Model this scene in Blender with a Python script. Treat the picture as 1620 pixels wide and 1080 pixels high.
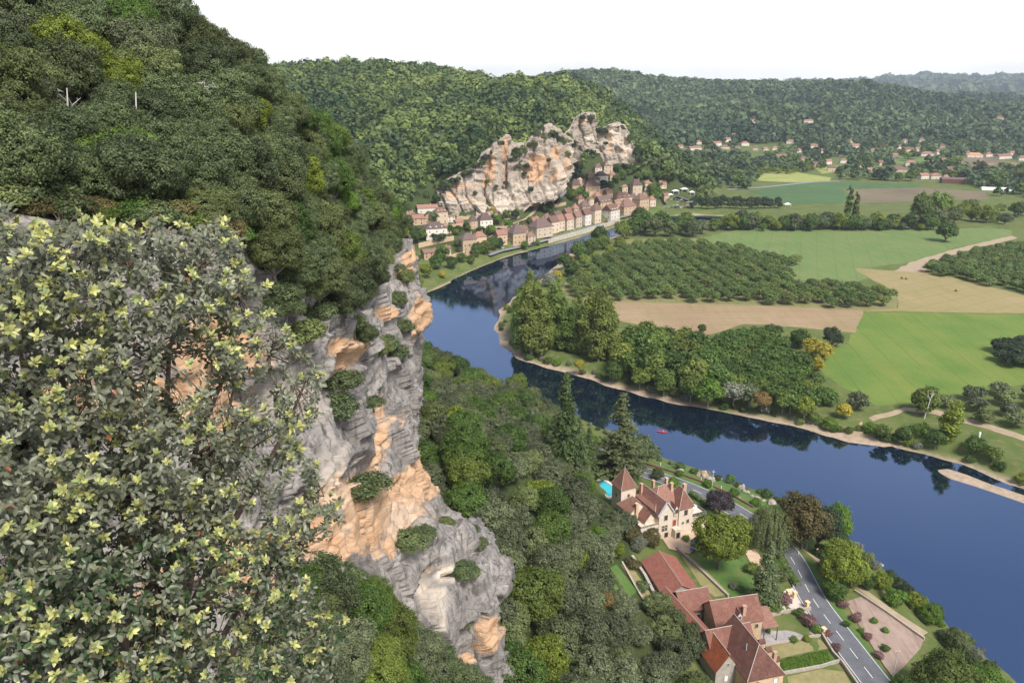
import bpy, math, random
import numpy as np
from mathutils import Vector, Matrix
from mathutils.geometry import delaunay_2d_cdt

for _o in list(bpy.data.objects):
    bpy.data.objects.remove(_o)
scene = bpy.context.scene
COL = scene.collection
R = math.radians

# ------------------------------------------------------------------ camera
FPX, CZ, PITCH = 1236.0, 150.0, R(18.3)
cP, sP = math.cos(PITCH), math.sin(PITCH)
cam_d = bpy.data.cameras.new("camera")
cam_d.sensor_width = 36.0
cam_d.lens = FPX / 1620.0 * 36.0
cam_d.clip_start, cam_d.clip_end = 0.1, 40000
cam = bpy.data.objects.new("camera", cam_d)
COL.objects.link(cam)
cam.location = (0, 0, CZ)
cam.rotation_euler = (R(90) - PITCH, 0, 0)
scene.camera = cam

# ------------------------------------------------------------------ sky, sun, exposure
SUN_EL, SUN_AZ = R(52), R(150)          # azimuth clockwise from +Y (the view direction): behind right
world = bpy.data.worlds.new("World")
scene.world = world
world.use_nodes = True
wn, wl = world.node_tree.nodes, world.node_tree.links
wn.clear()
w_out = wn.new("ShaderNodeOutputWorld")
w_bg = wn.new("ShaderNodeBackground")
w_bg.inputs["Strength"].default_value = 0.10
w_sky = wn.new("ShaderNodeTexSky")
w_sky.sky_type = 'NISHITA'
w_sky.sun_disc = False
w_sky.sun_elevation = SUN_EL
w_sky.sun_rotation = SUN_AZ
w_sky.air_density = 1.0
w_sky.dust_density = 1.2
w_sky.ozone_density = 1.6
# thin white cloud veil: dense towards the horizon all the way round, thinning to broken cloud overhead
w_geo = wn.new("ShaderNodeTexCoord")
w_sep = wn.new("ShaderNodeSeparateXYZ")
wl.new(w_geo.outputs["Generated"], w_sep.inputs[0])
w_noise = wn.new("ShaderNodeTexNoise")
w_noise.inputs["Scale"].default_value = 2.2
w_noise.inputs["Detail"].default_value = 6
wl.new(w_geo.outputs["Generated"], w_noise.inputs["Vector"])
w_mr = wn.new("ShaderNodeMapRange")
w_mr.inputs["From Min"].default_value = 0.08
w_mr.inputs["From Max"].default_value = 0.50
w_mr.inputs["To Min"].default_value = 1.0
w_mr.inputs["To Max"].default_value = 0.16
wl.new(w_sep.outputs["Z"], w_mr.inputs["Value"])
w_nr = wn.new("ShaderNodeMapRange")
w_nr.inputs["From Min"].default_value = 0.35
w_nr.inputs["From Max"].default_value = 0.70
w_nr.inputs["To Min"].default_value = 0.5
w_nr.inputs["To Max"].default_value = 1.3
wl.new(w_noise.outputs["Fac"], w_nr.inputs["Value"])
w_mul = wn.new("ShaderNodeMath")
w_mul.operation = 'MULTIPLY'
w_mul.use_clamp = True
wl.new(w_mr.outputs[0], w_mul.inputs[0])
wl.new(w_nr.outputs[0], w_mul.inputs[1])
w_mix = wn.new("ShaderNodeMix")
w_mix.data_type = 'RGBA'
w_mix.inputs["B"].default_value = (7.6, 7.45, 7.3, 1)
wl.new(w_mul.outputs[0], w_mix.inputs["Factor"])
wl.new(w_sky.outputs[0], w_mix.inputs["A"])
wl.new(w_mix.outputs["Result"], w_bg.inputs["Color"])
wl.new(w_bg.outputs[0], w_out.inputs["Surface"])

sun_d = bpy.data.lights.new("sun", 'SUN')
sun_d.energy = 3.2
sun_d.angle = R(20)
sun_d.color = (1.0, 0.96, 0.91)
sun = bpy.data.objects.new("sun", sun_d)
COL.objects.link(sun)
sd = Vector((math.sin(SUN_AZ) * math.cos(SUN_EL), math.cos(SUN_AZ) * math.cos(SUN_EL), math.sin(SUN_EL)))
sun.rotation_euler = sd.to_track_quat('Z', 'Y').to_euler()
sun.location = (60, -60, 260)

scene.view_settings.view_transform = 'Standard'
scene.view_settings.look = 'None'
scene.view_settings.exposure = 0.92
scene.view_settings.gamma = 1.0
scene.view_settings.use_curve_mapping = False
scene.render.engine = 'CYCLES'
scene.cycles.use_denoising = True
scene.cycles.max_bounces = 6
scene.cycles.diffuse_bounces = 3
scene.cycles.glossy_bounces = 2
scene.cycles.transmission_bounces = 2
scene.cycles.volume_bounces = 0
scene.cycles.use_adaptive_sampling = True

# ------------------------------------------------------------------ helpers
def ray(px, py):
    dx, dy = (px - 810) / FPX, (540 - py) / FPX
    return np.array((dx, cP + dy * sP, -sP + dy * cP))

def atY(px, py, Y):
    d = ray(px, py)
    t = Y / d[1]
    return np.array((d[0] * t, Y, CZ + d[2] * t))

def atZ(px, py, z):
    d = ray(px, py)
    t = (z - CZ) / d[2]
    return np.array((d[0] * t, d[1] * t, z))

def proj(P):
    P = np.atleast_2d(np.asarray(P, float))
    dz = P[:, 2] - CZ
    dep = P[:, 1] * cP - dz * sP
    up = P[:, 1] * sP + dz * cP
    dep_ = np.where(np.abs(dep) < 1e-3, 1e-3, dep)
    return np.stack([810 + FPX * P[:, 0] / dep_, 540 - FPX * up / dep_, dep], 1)

def pxYz(px, Y, z):
    return ((px - 810) / FPX * (Y * cP + (CZ - z) * sP), Y, z)

def hash3(ix, iy, iz, seed=0):
    with np.errstate(over='ignore'):
        n = (ix.astype(np.uint32) * np.uint32(374761393) + iy.astype(np.uint32) * np.uint32(668265263)
             + iz.astype(np.uint32) * np.uint32(2147483647 - 1013) + np.uint32((seed * 974634 + 77) & 0xffffffff))
        n = (n ^ (n >> np.uint32(13))) * np.uint32(1274126177)
        n = n ^ (n >> np.uint32(16))
        n = n * np.uint32(2246822519)
        n = n ^ (n >> np.uint32(15))
    return (n & np.uint32(0xffffff)).astype(np.float64) / 16777215.0

def vnoise(P, seed=0):
    i = np.floor(P).astype(np.int64)
    f = P - i
    u = f * f * (3 - 2 * f)
    r = 0
    for a in (0, 1):
        wa = u[:, 0] if a else 1 - u[:, 0]
        for b in (0, 1):
            wb = u[:, 1] if b else 1 - u[:, 1]
            for c in (0, 1):
                wc = u[:, 2] if c else 1 - u[:, 2]
                r = r + wa * wb * wc * hash3(i[:, 0] + a, i[:, 1] + b, i[:, 2] + c, seed)
    return r

def fbm(P, oct=4, seed=0, gain=0.5):
    r, a, s, q = 0, 1.0, 0, np.asarray(P, float)
    for k in range(oct):
        r = r + a * (vnoise(q, seed + k) * 2 - 1)
        s += a
        a *= gain
        q = q * 2.03 + 11.7
    return r / s

def inpoly(x, y, poly):
    poly = np.asarray(poly, float)
    ins = np.zeros(np.shape(x), bool)
    n = len(poly)
    for i in range(n):
        x0, y0 = poly[i]
        x1, y1 = poly[(i + 1) % n]
        if y0 == y1:
            continue
        c = ((y0 > y) != (y1 > y)) & (x < (x1 - x0) * (y - y0) / (y1 - y0) + x0)
        ins ^= c
    return ins

def polydist(x, y, poly, closed=True):
    poly = np.asarray(poly, float)
    d = np.full(np.shape(x), 1e18)
    n = len(poly)
    for i in range(n if closed else n - 1):
        x0, y0 = poly[i]
        x1, y1 = poly[(i + 1) % n]
        ex, ey = x1 - x0, y1 - y0
        t = np.clip(((x - x0) * ex + (y - y0) * ey) / max(ex * ex + ey * ey, 1e-9), 0, 1)
        d = np.minimum(d, (x - x0 - t * ex) ** 2 + (y - y0 - t * ey) ** 2)
    return np.sqrt(d)

def catmull(P, n):
    """P: (k, m) control rows -> (n, m) smooth samples"""
    P = np.asarray(P, float)
    k = len(P)
    t = np.linspace(0, k - 1, n)
    i = np.clip(np.floor(t).astype(int), 0, k - 2)
    f = (t - i)[:, None]
    sh = (slice(None),)
    p0, p1, p2, p3 = P[np.maximum(i - 1, 0)], P[i], P[i + 1], P[np.minimum(i + 2, k - 1)]
    if P.ndim == 3:
        f = f[:, :, None]
    return p1 + 0.5 * f * (p2 - p0 + f * (2 * p0 - 5 * p1 + 4 * p2 - p3 + f * (3 * (p1 - p2) + p3 - p0)))

def tag(o, label=None, cat=None, group=None, kind=None):
    if label: o["label"] = label
    if cat: o["category"] = cat
    if group: o["group"] = group
    if kind: o["kind"] = kind
    return o

def mesh_from(name, V, Fc, mats=(), smooth=False, attrs=None, mat_idx=None):
    me = bpy.data.meshes.new(name)
    V = np.asarray(V, np.float32)
    if isinstance(Fc, np.ndarray):
        nf, k = Fc.shape
        me.vertices.add(len(V))
        me.vertices.foreach_set("co", V.ravel())
        me.loops.add(nf * k)
        me.loops.foreach_set("vertex_index", Fc.astype(np.int32).ravel())
        me.polygons.add(nf)
        me.polygons.foreach_set("loop_start", np.arange(0, nf * k, k, dtype=np.int32))
        try:
            me.polygons.foreach_set("loop_total", np.full(nf, k, np.int32))
        except Exception:
            pass
        me.update(calc_edges=True)
    else:
        me.from_pydata([tuple(v) for v in V.tolist()], [], [tuple(int(i) for i in f) for f in Fc])
        me.update()
    for m in mats:
        me.materials.append(m)
    if smooth:
        me.polygons.foreach_set("use_smooth", np.ones(len(me.polygons), bool))
    if mat_idx is not None:
        me.polygons.foreach_set("material_index", np.asarray(mat_idx, np.int32))
    if attrs:
        for an, av in attrs.items():
            av = np.asarray(av, np.float32)
            if av.ndim == 1:
                a = me.attributes.new(an, 'FLOAT', 'POINT')
                a.data.foreach_set("value", av)
            else:
                a = me.attributes.new(an, 'FLOAT_COLOR', 'POINT')
                if av.shape[1] == 3:
                    av = np.concatenate([av, np.ones((len(av), 1), np.float32)], 1)
                a.data.foreach_set("color", av.ravel())
    return me

def link(name, me, parent=None, loc=None, rz=0.0):
    o = bpy.data.objects.new(name, me)
    COL.objects.link(o)
    if parent is not None:
        o.parent = parent
    if loc is not None:
        o.location = tuple(float(v) for v in loc)
    if rz:
        o.rotation_euler = (0, 0, rz)
    return o

def empty(name, loc=(0, 0, 0), rz=0.0):
    o = bpy.data.objects.new(name, None)
    COL.objects.link(o)
    o.empty_display_size = 0.5
    o.location = tuple(float(v) for v in loc)
    o.rotation_euler = (0, 0, rz)
    return o

class MB:
    """collects simple shapes into one mesh"""
    def __init__(s):
        s.v, s.f = [], []
    def add(s, vs, fs):
        b = len(s.v)
        s.v += [tuple(float(c) for c in v) for v in vs]
        s.f += [tuple(i + b for i in f) for f in fs]
        return s
    def box(s, x0, x1, y0, y1, z0, z1):
        vs = [(x0, y0, z0), (x1, y0, z0), (x1, y1, z0), (x0, y1, z0), (x0, y0, z1), (x1, y0, z1), (x1, y1, z1), (x0, y1, z1)]
        return s.add(vs, [(0, 3, 2, 1), (4, 5, 6, 7), (0, 1, 5, 4), (1, 2, 6, 5), (2, 3, 7, 6), (3, 0, 4, 7)])
    def obox(s, p, q, w, h, z0=None):
        """upright slab from p to q (plan), width w, from z0 to z0+h"""
        p, q = np.array(p, float), np.array(q, float)
        d = q[:2] - p[:2]
        d = d / max(np.linalg.norm(d), 1e-9)
        n = np.array((-d[1], d[0])) * w / 2
        za = p[2] if z0 is None else z0
        zb = q[2] if z0 is None else z0
        vs = []
        for dz in (0, h):
            vs += [(*(p[:2] - n), za + dz), (*(q[:2] - n), zb + dz), (*(q[:2] + n), zb + dz), (*(p[:2] + n), za + dz)]
        return s.add(vs, [(0, 3, 2, 1), (4, 5, 6, 7), (0, 1, 5, 4), (1, 2, 6, 5), (2, 3, 7, 6), (3, 0, 4, 7)])
    def tube(s, pts, rad, seg=6, cap=True):
        pts = [np.array(p, float) for p in pts]
        b = len(s.v)
        n = len(pts)
        ref = np.array((0.31, 0.95, 0.05))
        for i, p in enumerate(pts):
            t = pts[min(i + 1, n - 1)] - pts[max(i - 1, 0)]
            t = t / max(np.linalg.norm(t), 1e-9)
            a = np.cross(t, ref)
            if np.linalg.norm(a) < 0.1:
                a = np.cross(t, (1, 0, 0))
            a /= np.linalg.norm(a)
            c = np.cross(t, a)
            r = rad[i] if hasattr(rad, '__len__') else rad
            for k in range(seg):
                w = 2 * math.pi * k / seg
                s.v.append(tuple(p + r * (math.cos(w) * a + math.sin(w) * c)))
        for i in range(n - 1):
            for k in range(seg):
                k2 = (k + 1) % seg
                s.f.append((b + i * seg + k, b + i * seg + k2, b + (i + 1) * seg + k2, b + (i + 1) * seg + k))
        if cap:
            s.f.append(tuple(b + (n - 1) * seg + k for k in range(seg)))
            s.f.append(tuple(b + seg - 1 - k for k in range(seg)))
        return s
    def mesh(s, name, mat, smooth=False):
        return mesh_from(name, np.array(s.v), s.f, [mat] if mat else [], smooth)
    def build(s, name, mat, parent=None, loc=None, rz=0.0, smooth=False):
        return link(name, s.mesh(name, mat, smooth), parent, loc, rz)

# ------------------------------------------------------------------ materials
def new_mat(name):
    m = bpy.data.materials.new(name)
    m.use_nodes = True
    nt = m.node_tree
    b = nt.nodes["Principled BSDF"]
    return m, nt, b

def N(nt, t, **kw):
    n = nt.nodes.new(t)
    for k, v in kw.items():
        if k in n.inputs:
            n.inputs[k].default_value = v
        else:
            setattr(n, k, v)
    return n

def rgb(c):
    return (c[0], c[1], c[2], 1)

def coords(nt, space):
    if space == 'world':
        return N(nt, "ShaderNodeNewGeometry").outputs["Position"]
    return N(nt, "ShaderNodeTexCoord").outputs["Object"]

def mixrgb(nt, fac, a, b, mode='MIX'):
    n = N(nt, "ShaderNodeMix", data_type='RGBA', blend_type=mode)
    for sock, v in (("Factor", fac), ("A", a), ("B", b)):
        if hasattr(v, 'links'):
            nt.links.new(v, n.inputs[sock])
        elif isinstance(v, (int, float)):
            n.inputs[sock].default_value = v
        else:
            n.inputs[sock].default_value = rgb(v)
    return n.outputs["Result"]

def noise(nt, vec, scale, detail=4, rough=0.55, dist=0.0):
    n = N(nt, "ShaderNodeTexNoise", Scale=scale, Detail=detail, Roughness=rough, Distortion=dist)
    nt.links.new(vec, n.inputs["Vector"])
    return n.outputs["Fac"]

def ramp(nt, fac, lo, hi):
    n = N(nt, "ShaderNodeMapRange")
    n.inputs["From Min"].default_value = lo
    n.inputs["From Max"].default_value = hi
    nt.links.new(fac, n.inputs["Value"])
    return n.outputs[0]

def bump(nt, b, height, dist, strength=0.6):
    n = N(nt, "ShaderNodeBump", Strength=strength, Distance=dist)
    nt.links.new(height, n.inputs["Height"])
    nt.links.new(n.outputs[0], b.inputs["Normal"])

def surf(name, c1, c2, scale=1.0, rough=0.85, c3=None, scale3=None, bmp=0.0, space='world', spec=0.3, obj_var=0.0):
    """two or three colours mixed by noise, with fine relief"""
    m, nt, b = new_mat(name)
    v = coords(nt, space)
    col = mixrgb(nt, ramp(nt, noise(nt, v, scale), 0.32, 0.68), c1, c2)
    if c3 is not None:
        col = mixrgb(nt, ramp(nt, noise(nt, v, scale3 or scale * 3.7, 5, 0.6), 0.5, 0.72), col, c3)
    if obj_var:
        oi = N(nt, "ShaderNodeObjectInfo")
        hsv = N(nt, "ShaderNodeHueSaturation")
        nt.links.new(col, hsv.inputs["Color"])
        mr = N(nt, "ShaderNodeMapRange")
        mr.inputs["To Min"].default_value = 1 - obj_var
        mr.inputs["To Max"].default_value = 1 + obj_var
        nt.links.new(oi.outputs["Random"], mr.inputs["Value"])
        nt.links.new(mr.outputs[0], hsv.inputs["Value"])
        col = hsv.outputs[0]
    nt.links.new(col, b.inputs["Base Color"])
    b.inputs["Roughness"].default_value = rough
    b.inputs["Specular IOR Level"].default_value = spec
    if bmp:
        bump(nt, b, noise(nt, v, scale * 6, 5, 0.65), bmp)
    return m

def leaf_mat(name, dark, light, extra=None, var=0.25, trans=0.25):
    """foliage: per-leaf tint attribute, a little difference from tree to tree"""
    m, nt, b = new_mat(name)
    at = N(nt, "ShaderNodeAttribute", attribute_name="tint")
    oi = N(nt, "ShaderNodeObjectInfo")
    col = mixrgb(nt, at.outputs["Fac"], dark, light)
    if extra is not None:
        col = mixrgb(nt, ramp(nt, oi.outputs["Random"], 0.55, 1.0), col, mixrgb(nt, at.outputs["Fac"], tuple(c * 0.55 for c in extra), extra))
    hsv = N(nt, "ShaderNodeHueSaturation")
    mr = N(nt, "ShaderNodeMapRange")
    mr.inputs["To Min"].default_value = 1 - var
    mr.inputs["To Max"].default_value = 1 + var
    w = N(nt, "ShaderNodeMath", operation='MULTIPLY')
    w.inputs[1].default_value = 7.31
    fr = N(nt, "ShaderNodeMath", operation='FRACT')
    nt.links.new(oi.outputs["Random"], w.inputs[0])
    nt.links.new(w.outputs[0], fr.inputs[0])
    nt.links.new(fr.outputs[0], mr.inputs["Value"])
    nt.links.new(col, hsv.inputs["Color"])
    nt.links.new(mr.outputs[0], hsv.inputs["Value"])
    col = hsv.outputs[0]
    nt.links.new(col, b.inputs["Base Color"])
    b.inputs["Roughness"].default_value = 0.55
    b.inputs["Specular IOR Level"].default_value = 0.25
    if trans:
        tr = N(nt, "ShaderNodeBsdfTranslucent")
        nt.links.new(col, tr.inputs["Color"])
        mx = N(nt, "ShaderNodeMixShader")
        mx.inputs[0].default_value = trans
        nt.links.new(b.outputs[0], mx.inputs[1])
        nt.links.new(tr.outputs[0], mx.inputs[2])
        nt.links.new(mx.outputs[0], nt.nodes["Material Output"].inputs["Surface"])
    return m
# ================================================================== THE LIE OF THE LAND
WATER, FLOOR = 0.0, 4.0
rng = np.random.default_rng(11)

river_px = [(1720, 1170), (1600, 1072), (1555, 1040), (1480, 960), (1380, 880), (1290, 815), (1180, 768), (1040, 722), (930, 668), (820, 618),
            (730, 580), (640, 540), (590, 505), (600, 478), (668, 468), (700, 452), (742, 431), (800, 407), (880, 386), (985, 357),
            (1020, 347), (1060, 342), (1110, 341), (1150, 343), (1175, 346), (1150, 349), (1110, 351), (1040, 356),
            (985, 371), (930, 386), (890, 410), (860, 440), (815, 470), (792, 490), (783, 515), (790, 545), (830, 573), (900, 592), (960, 610), (1050, 634), (1130, 650),
            (1200, 664), (1290, 683), (1310, 690), (1360, 695), (1430, 712), (1520, 735), (1620, 775), (1760, 830), (2100, 1000), (2100, 1400)]
river = np.array([atZ(x, y, 0)[:2] for x, y in river_px])
bar_px = [(1478, 743), (1500, 741), (1530, 750), (1570, 766), (1640, 788), (1700, 806), (1700, 822), (1640, 803), (1580, 782), (1540, 769), (1500, 757)]
sandbar = np.array([atZ(x, y, 0)[:2] for x, y in bar_px])
bar2_px = [(1300, 686), (1330, 684), (1390, 694), (1432, 704), (1400, 708), (1340, 700)]
sandbar2 = np.array([atZ(x, y, 0)[:2] for x, y in bar2_px])

CT = []
def ct(px, Y, z): CT.append(pxYz(px, Y, z))
def cp(px, py, Y, dz=0.0):
    p = atY(px, py, Y)
    CT.append((p[0], p[1], p[2] + dz))
def cz(px, py, z): CT.append(tuple(atZ(px, py, z)))
# valley bottom (clamped to FLOOR)
for x, y in [(900, 520), (900, 450), (1000, 480), (1100, 430), (1100, 560), (1300, 520), (1300, 640), (1500, 560), (1620, 620), (1620, 480), (1400, 420), (1620, 400),
             (1200, 380), (1050, 340), (1150, 320), (1300, 340), (1450, 330), (1620, 320), (1100, 290), (1250, 285), (1400, 290), (1560, 285), (1200, 262), (1350, 262),
             (1480, 262), (1620, 262), (1250, 248), (1420, 248), (1560, 246), (1620, 240), (1850, 300), (1850, 500), (2200, 400), (1300, 760), (1500, 800), (1600, 900), (2000, 900),
             (700, 500), (740, 460), (760, 540), (1900, 700), (2300, 700)]:
    cz(x, y, -8)
# near slope between the cliff foot and the road
for a in [(640, 430, 5), (560, 440, 8), (700, 385, 6), (760, 370, 4), (700, 320, 18), (680, 270, 34), (690, 225, 48), (740, 200, 48), (790, 260, 28), (800, 310, 14), (860, 320, 7), (850, 210, 38),
          (870, 180, 38), (900, 250, 20), (900, 150, 36), (950, 300, 9), (945, 225, 22), (960, 180, 22), (990, 250, 13.5), (1000, 215, 14), (1000, 180, 17),
          (1030, 200, 12), (1060, 215, 12), (1060, 185, 11.5), (1010, 150, 20), (1100, 160, 12), (900, 115, 42), (1000, 110, 24), (1150, 130, 11.5), (1100, 200, 11.5),
          (1120, 240, 11), (1150, 215, 10.5), (1180, 195, 10), (1200, 175, 9.5), (1220, 160, 9.5), (1240, 140, 9), (1260, 190, 8.6), (1100, 265, 9), (820, 120, 46), (800, 95, 48),
          (1290, 150, 8.5), (1350, 130, 8), (1350, 190, 7.5), (1400, 165, 7), (1450, 150, 6), (1420, 130, 7), (1330, 215, 6.5), (1550, 120, 6), (955, 247, 13.6), (940, 258, 13.6), (975, 240, 13.4), (962, 236, 13.8)]:
    ct(*a)
for x, y in [(905, 700), (940, 712), (1000, 738), (1090, 770), (1170, 810), (1240, 865), (1290, 950), (1350, 1030), (1390, 1085), (1440, 1150)]:
    cz(x, y, 8)
# under and behind the near massif (hidden by it)
for a in [(300, 60, 40), (500, 80, 40), (100, 30, 60), (-300, 20, 70), (560, 140, 40), (600, 200, 40), (560, 260, 45), (450, 300, 55), (250, 300, 70), (0, 300, 90), (-400, 200, 90), (500, 380, 30), (350, 420, 45),
          (810, 30, 60), (1200, 40, 30), (1700, 60, 14), (500, 480, 18)]:
    ct(*a)
# hill behind the village
hillA = [(430, 119, 1250), (520, 117, 1250), (600, 122, 1250), (700, 122, 1250), (760, 126, 1240), (850, 126, 1220), (885, 134, 1210),
         (480, 210, 960), (560, 270, 860), (610, 305, 800), (640, 200, 980), (660, 270, 880), (700, 230, 920), (750, 200, 960), (720, 165, 1080), (800, 160, 1060),
         (860, 160, 1030), (920, 165, 1040), (960, 185, 1040), (550, 180, 1020), (450, 150, 1120), (620, 150, 1110),
         (1030, 262, 980), (1050, 240, 1080), (1010, 205, 1180), (965, 160, 1300), (925, 135, 1350), (1060, 265, 1000)]
for a in hillA: cp(*a)
# village ground under its cliff
CLIFF_TOP = [(692, 308, 800), (703, 289, 805), (729, 272, 808), (745, 264, 812), (760, 247, 815), (783, 228, 820), (804, 214, 822), (814, 226, 826), (830, 226, 835),
             (842, 214, 840), (866, 197, 850), (886, 208, 856), (908, 222, 862)]
CLIFF_BOT = [(690, 322, 796), (705, 333, 788), (730, 338, 784), (750, 340, 783), (770, 342, 783), (790, 342, 783), (805, 342, 784), (818, 340, 788), (832, 326, 796),
             (845, 317, 800), (862, 313, 806), (884, 305, 812), (903, 276, 838)]
CL2_TOP = [(888, 214, 866), (900, 206, 876), (911, 184, 888), (925, 178, 890), (941, 180, 893), (947, 201, 896), (966, 196, 900), (988, 197, 905), (998, 218, 905), (1004, 236, 908)]
CL2_BOT = [(888, 262, 850), (900, 256, 862), (912, 246, 872), (924, 232, 878), (938, 228, 884), (950, 240, 884), (962, 252, 882), (978, 250, 886), (994, 252, 890), (1004, 247, 900)]
for a in CLIFF_TOP[::1] + CL2_TOP: cp(a[0], a[1], a[2] + 10, -2.5)
for a in CLIFF_BOT: cp(a[0], a[1], a[2] + 2, -1.0)
for a in CL2_BOT[::2]: cp(a[0], a[1] + 2, a[2] + 2, -1.0)
for x, y in [(640, 400), (700, 404), (745, 402), (800, 396), (850, 383), (900, 367), (950, 352), (1000, 340), (1030, 328)]:
    cz(x, y, 7)
cp(660, 335, 775); cp(690, 352, 745); cp(770, 360, 730); cp(870, 325, 790); cp(930, 300, 850); cp(960, 285, 890); cp(1010, 305, 860)
# hill across the valley
for a in [(880, 126, 3300), (1000, 127, 3300), (1100, 129, 3250), (1200, 129, 3200), (1260, 132, 3100), (1350, 141, 3000), (1420, 145, 2900), (1500, 160, 2700), (1620, 176, 2500), (1800, 190, 2300),
          (1080, 180, 2300), (1200, 175, 2400), (1300, 185, 2250), (1400, 185, 2300), (1520, 190, 2150), (1000, 165, 2300), (1130, 150, 2800), (1300, 150, 2750)]:
    cp(*a)
for x, y in [(1060, 240), (1100, 235), (1180, 232), (1300, 230), (1400, 226), (1500, 218), (1620, 208)]:
    cz(x, y, 6)
for a in [(880, 4800, 90), (1200, 4800, 80), (1500, 4500, 50), (1900, 4500, 40), (430, 1900, 90), (700, 1900, 90), (200, 1500, 150), (-200, 1500, 150), (-700, 1200, 150), (100, 800, 110), (-400, 700, 110), (300, 900, 120)]:
    ct(*a)
for a in [(1250, 140, 9000), (1370, 134, 9000), (1450, 128, 9000), (1540, 129, 9000), (1620, 130, 9000), (1800, 131, 9000), (2200, 131, 9000), (900, 140, 9000), (400, 140, 9000)]:
    cp(*a)
for a in [(1400, 6500, 70), (1600, 6500, 60), (1900, 6500, 60), (1000, 6500, 80), (800, 14000, 60), (1600, 14000, 60), (2600, 14000, 60), (-300, 14000, 60), (-300, 5000, 80)]:
    ct(*a)
CT = np.array(CT)
_d = np.sqrt(((CT[:, None, :2] - CT[None, :, :2]) ** 2).sum(-1))
_n = len(CT)
_A = np.zeros((_n + 3, _n + 3))
_A[:_n, :_n] = _d + np.eye(_n) * -2.0
_A[:_n, _n] = 1; _A[:_n, _n + 1:] = CT[:, :2]
_A[_n, :_n] = 1; _A[_n + 1:, :_n] = CT[:, :2].T
_w = np.linalg.solve(_A, np.concatenate([CT[:, 2], np.zeros(3)]))

def base_h(x, y):
    x, y = np.asarray(x, float), np.asarray(y, float)
    out = np.empty(x.size)
    xf, yf = x.ravel(), y.ravel()
    for i in range(0, xf.size, 40000):
        a, b = xf[i:i + 40000, None], yf[i:i + 40000, None]
        out[i:i + 40000] = np.sqrt((a - CT[:, 0]) ** 2 + (b - CT[:, 1]) ** 2) @ _w[:_n] + _w[_n] + a[:, 0] * _w[_n + 1] + b[:, 0] * _w[_n + 2]
    out = np.maximum(out, FLOOR)
    # folds and gullies of the wooded hills
    k = np.clip((yf - np.where(xf < -85, 700, 930)) / 130, 0, 1) * np.clip((out - FLOOR - 10) / 35, 0, 1)
    if (k > 0).any():
        i = k > 0
        Q = np.column_stack([xf[i], yf[i] * 0.8, np.zeros(i.sum())])
        out[i] += k[i] * (fbm(Q * 0.0075, 3, 131) * 26 * np.clip(1.6 - yf[i] / 2200, 0.0, 1) + fbm(Q * 0.0028, 3, 141) * np.clip((yf[i] - 1500) / 800, 0, 1) * 55 - 5)
        out[i] = np.maximum(out[i], FLOOR)
    return out.reshape(x.shape)

ROADC = catmull(np.array([atZ(x, y, 8)[:2] for x, y in [(800, 655), (860, 682), (905, 700), (940, 714), (1000, 740), (1090, 772), (1170, 812), (1240, 867), (1288, 950), (1348, 1030), (1390, 1085), (1450, 1170)]]), 70)

def river_d(x, y):
    d = polydist(x, y, river)
    return np.where(inpoly(x, y, river), -d, d)

def ground_h(x, y, with_river=True):
    x, y = np.asarray(x, float), np.asarray(y, float)
    b = base_h(x, y)
    if not with_river:
        return b
    near = (y < 360) & (y > 120) & (x > -30) & (x < 140)
    if near.any():          # the road bed, cut level into the slope
        dr = polydist(x[near], y[near], ROADC, False)
        w = np.clip((9.5 - dr) / 4.5, 0, 1)
        w = w * w * (3 - 2 * w)
        b = b.copy()
        b[near] = b[near] * (1 - w) + 7.9 * w
    d = river_d(x, y)
    wob = (vnoise(np.stack([x.ravel() * 0.09, y.ravel() * 0.09, x.ravel() * 0], 1), 5).reshape(x.shape) - 0.5) * 4.0
    dd = d + wob * np.clip(1 - np.abs(d) / 30, 0, 1)
    prof = np.where(dd < 0, np.maximum(dd * 0.22, -3.0), np.where(dd < 8, dd * 0.12, 0.96 + (dd - 8) * 0.62))
    h = np.minimum(b, prof)
    for bar, hh in ((sandbar, 0.7), (sandbar2, 0.3)):
        bd = np.where(inpoly(x, y, bar), polydist(x, y, bar), -polydist(x, y, bar)) + wob * 0.25
        h = np.maximum(h, np.minimum(hh, -0.1 + bd * 0.2))
    return h

# a raster of the land near the river, so that single heights are quick to look up
_gx, _gy = np.arange(-320, 620, 2.0), np.arange(90, 1010, 2.0)
_G = ground_h(*np.meshgrid(_gx, _gy))
def hfast(x, y):
    x, y = np.asarray(x, float), np.asarray(y, float)
    fx, fy = (x - _gx[0]) / 2.0, (y - _gy[0]) / 2.0
    ins = (fx > 0) & (fy > 0) & (fx < len(_gx) - 1.01) & (fy < len(_gy) - 1.01)
    out = np.empty(x.shape)
    ix, iy = fx[ins].astype(int), fy[ins].astype(int)
    tx, ty = fx[ins] - ix, fy[ins] - iy
    out[ins] = (_G[iy, ix] * (1 - tx) + _G[iy, ix + 1] * tx) * (1 - ty) + (_G[iy + 1, ix] * (1 - tx) + _G[iy + 1, ix + 1] * tx) * ty
    if (~ins).any():
        out[~ins] = base_h(x[~ins], y[~ins])
    return out

def hz(x, y):
    return float(hfast(np.array([x]), np.array([y]))[0])

def hit(px, py, y0=100.0, y1=4000.0):
    """where the line of sight through a photo point meets the land"""
    d = ray(px, py)
    lo, hi = y0, y1
    for n in (220, 24, 12):
        Y = np.geomspace(lo, hi, n)
        t = Y / d[1]
        X, Z = d[0] * t, CZ + d[2] * t
        below = Z < hfast(X, Y)
        k = int(np.argmax(below)) if below.any() else len(Y) - 1
        k = max(k, 1)
        lo, hi = Y[k - 1], Y[k]
    Yc = 0.5 * (lo + hi)
    xc = d[0] * Yc / d[1]
    return np.array((xc, Yc, hz(xc, Yc)))

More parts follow.
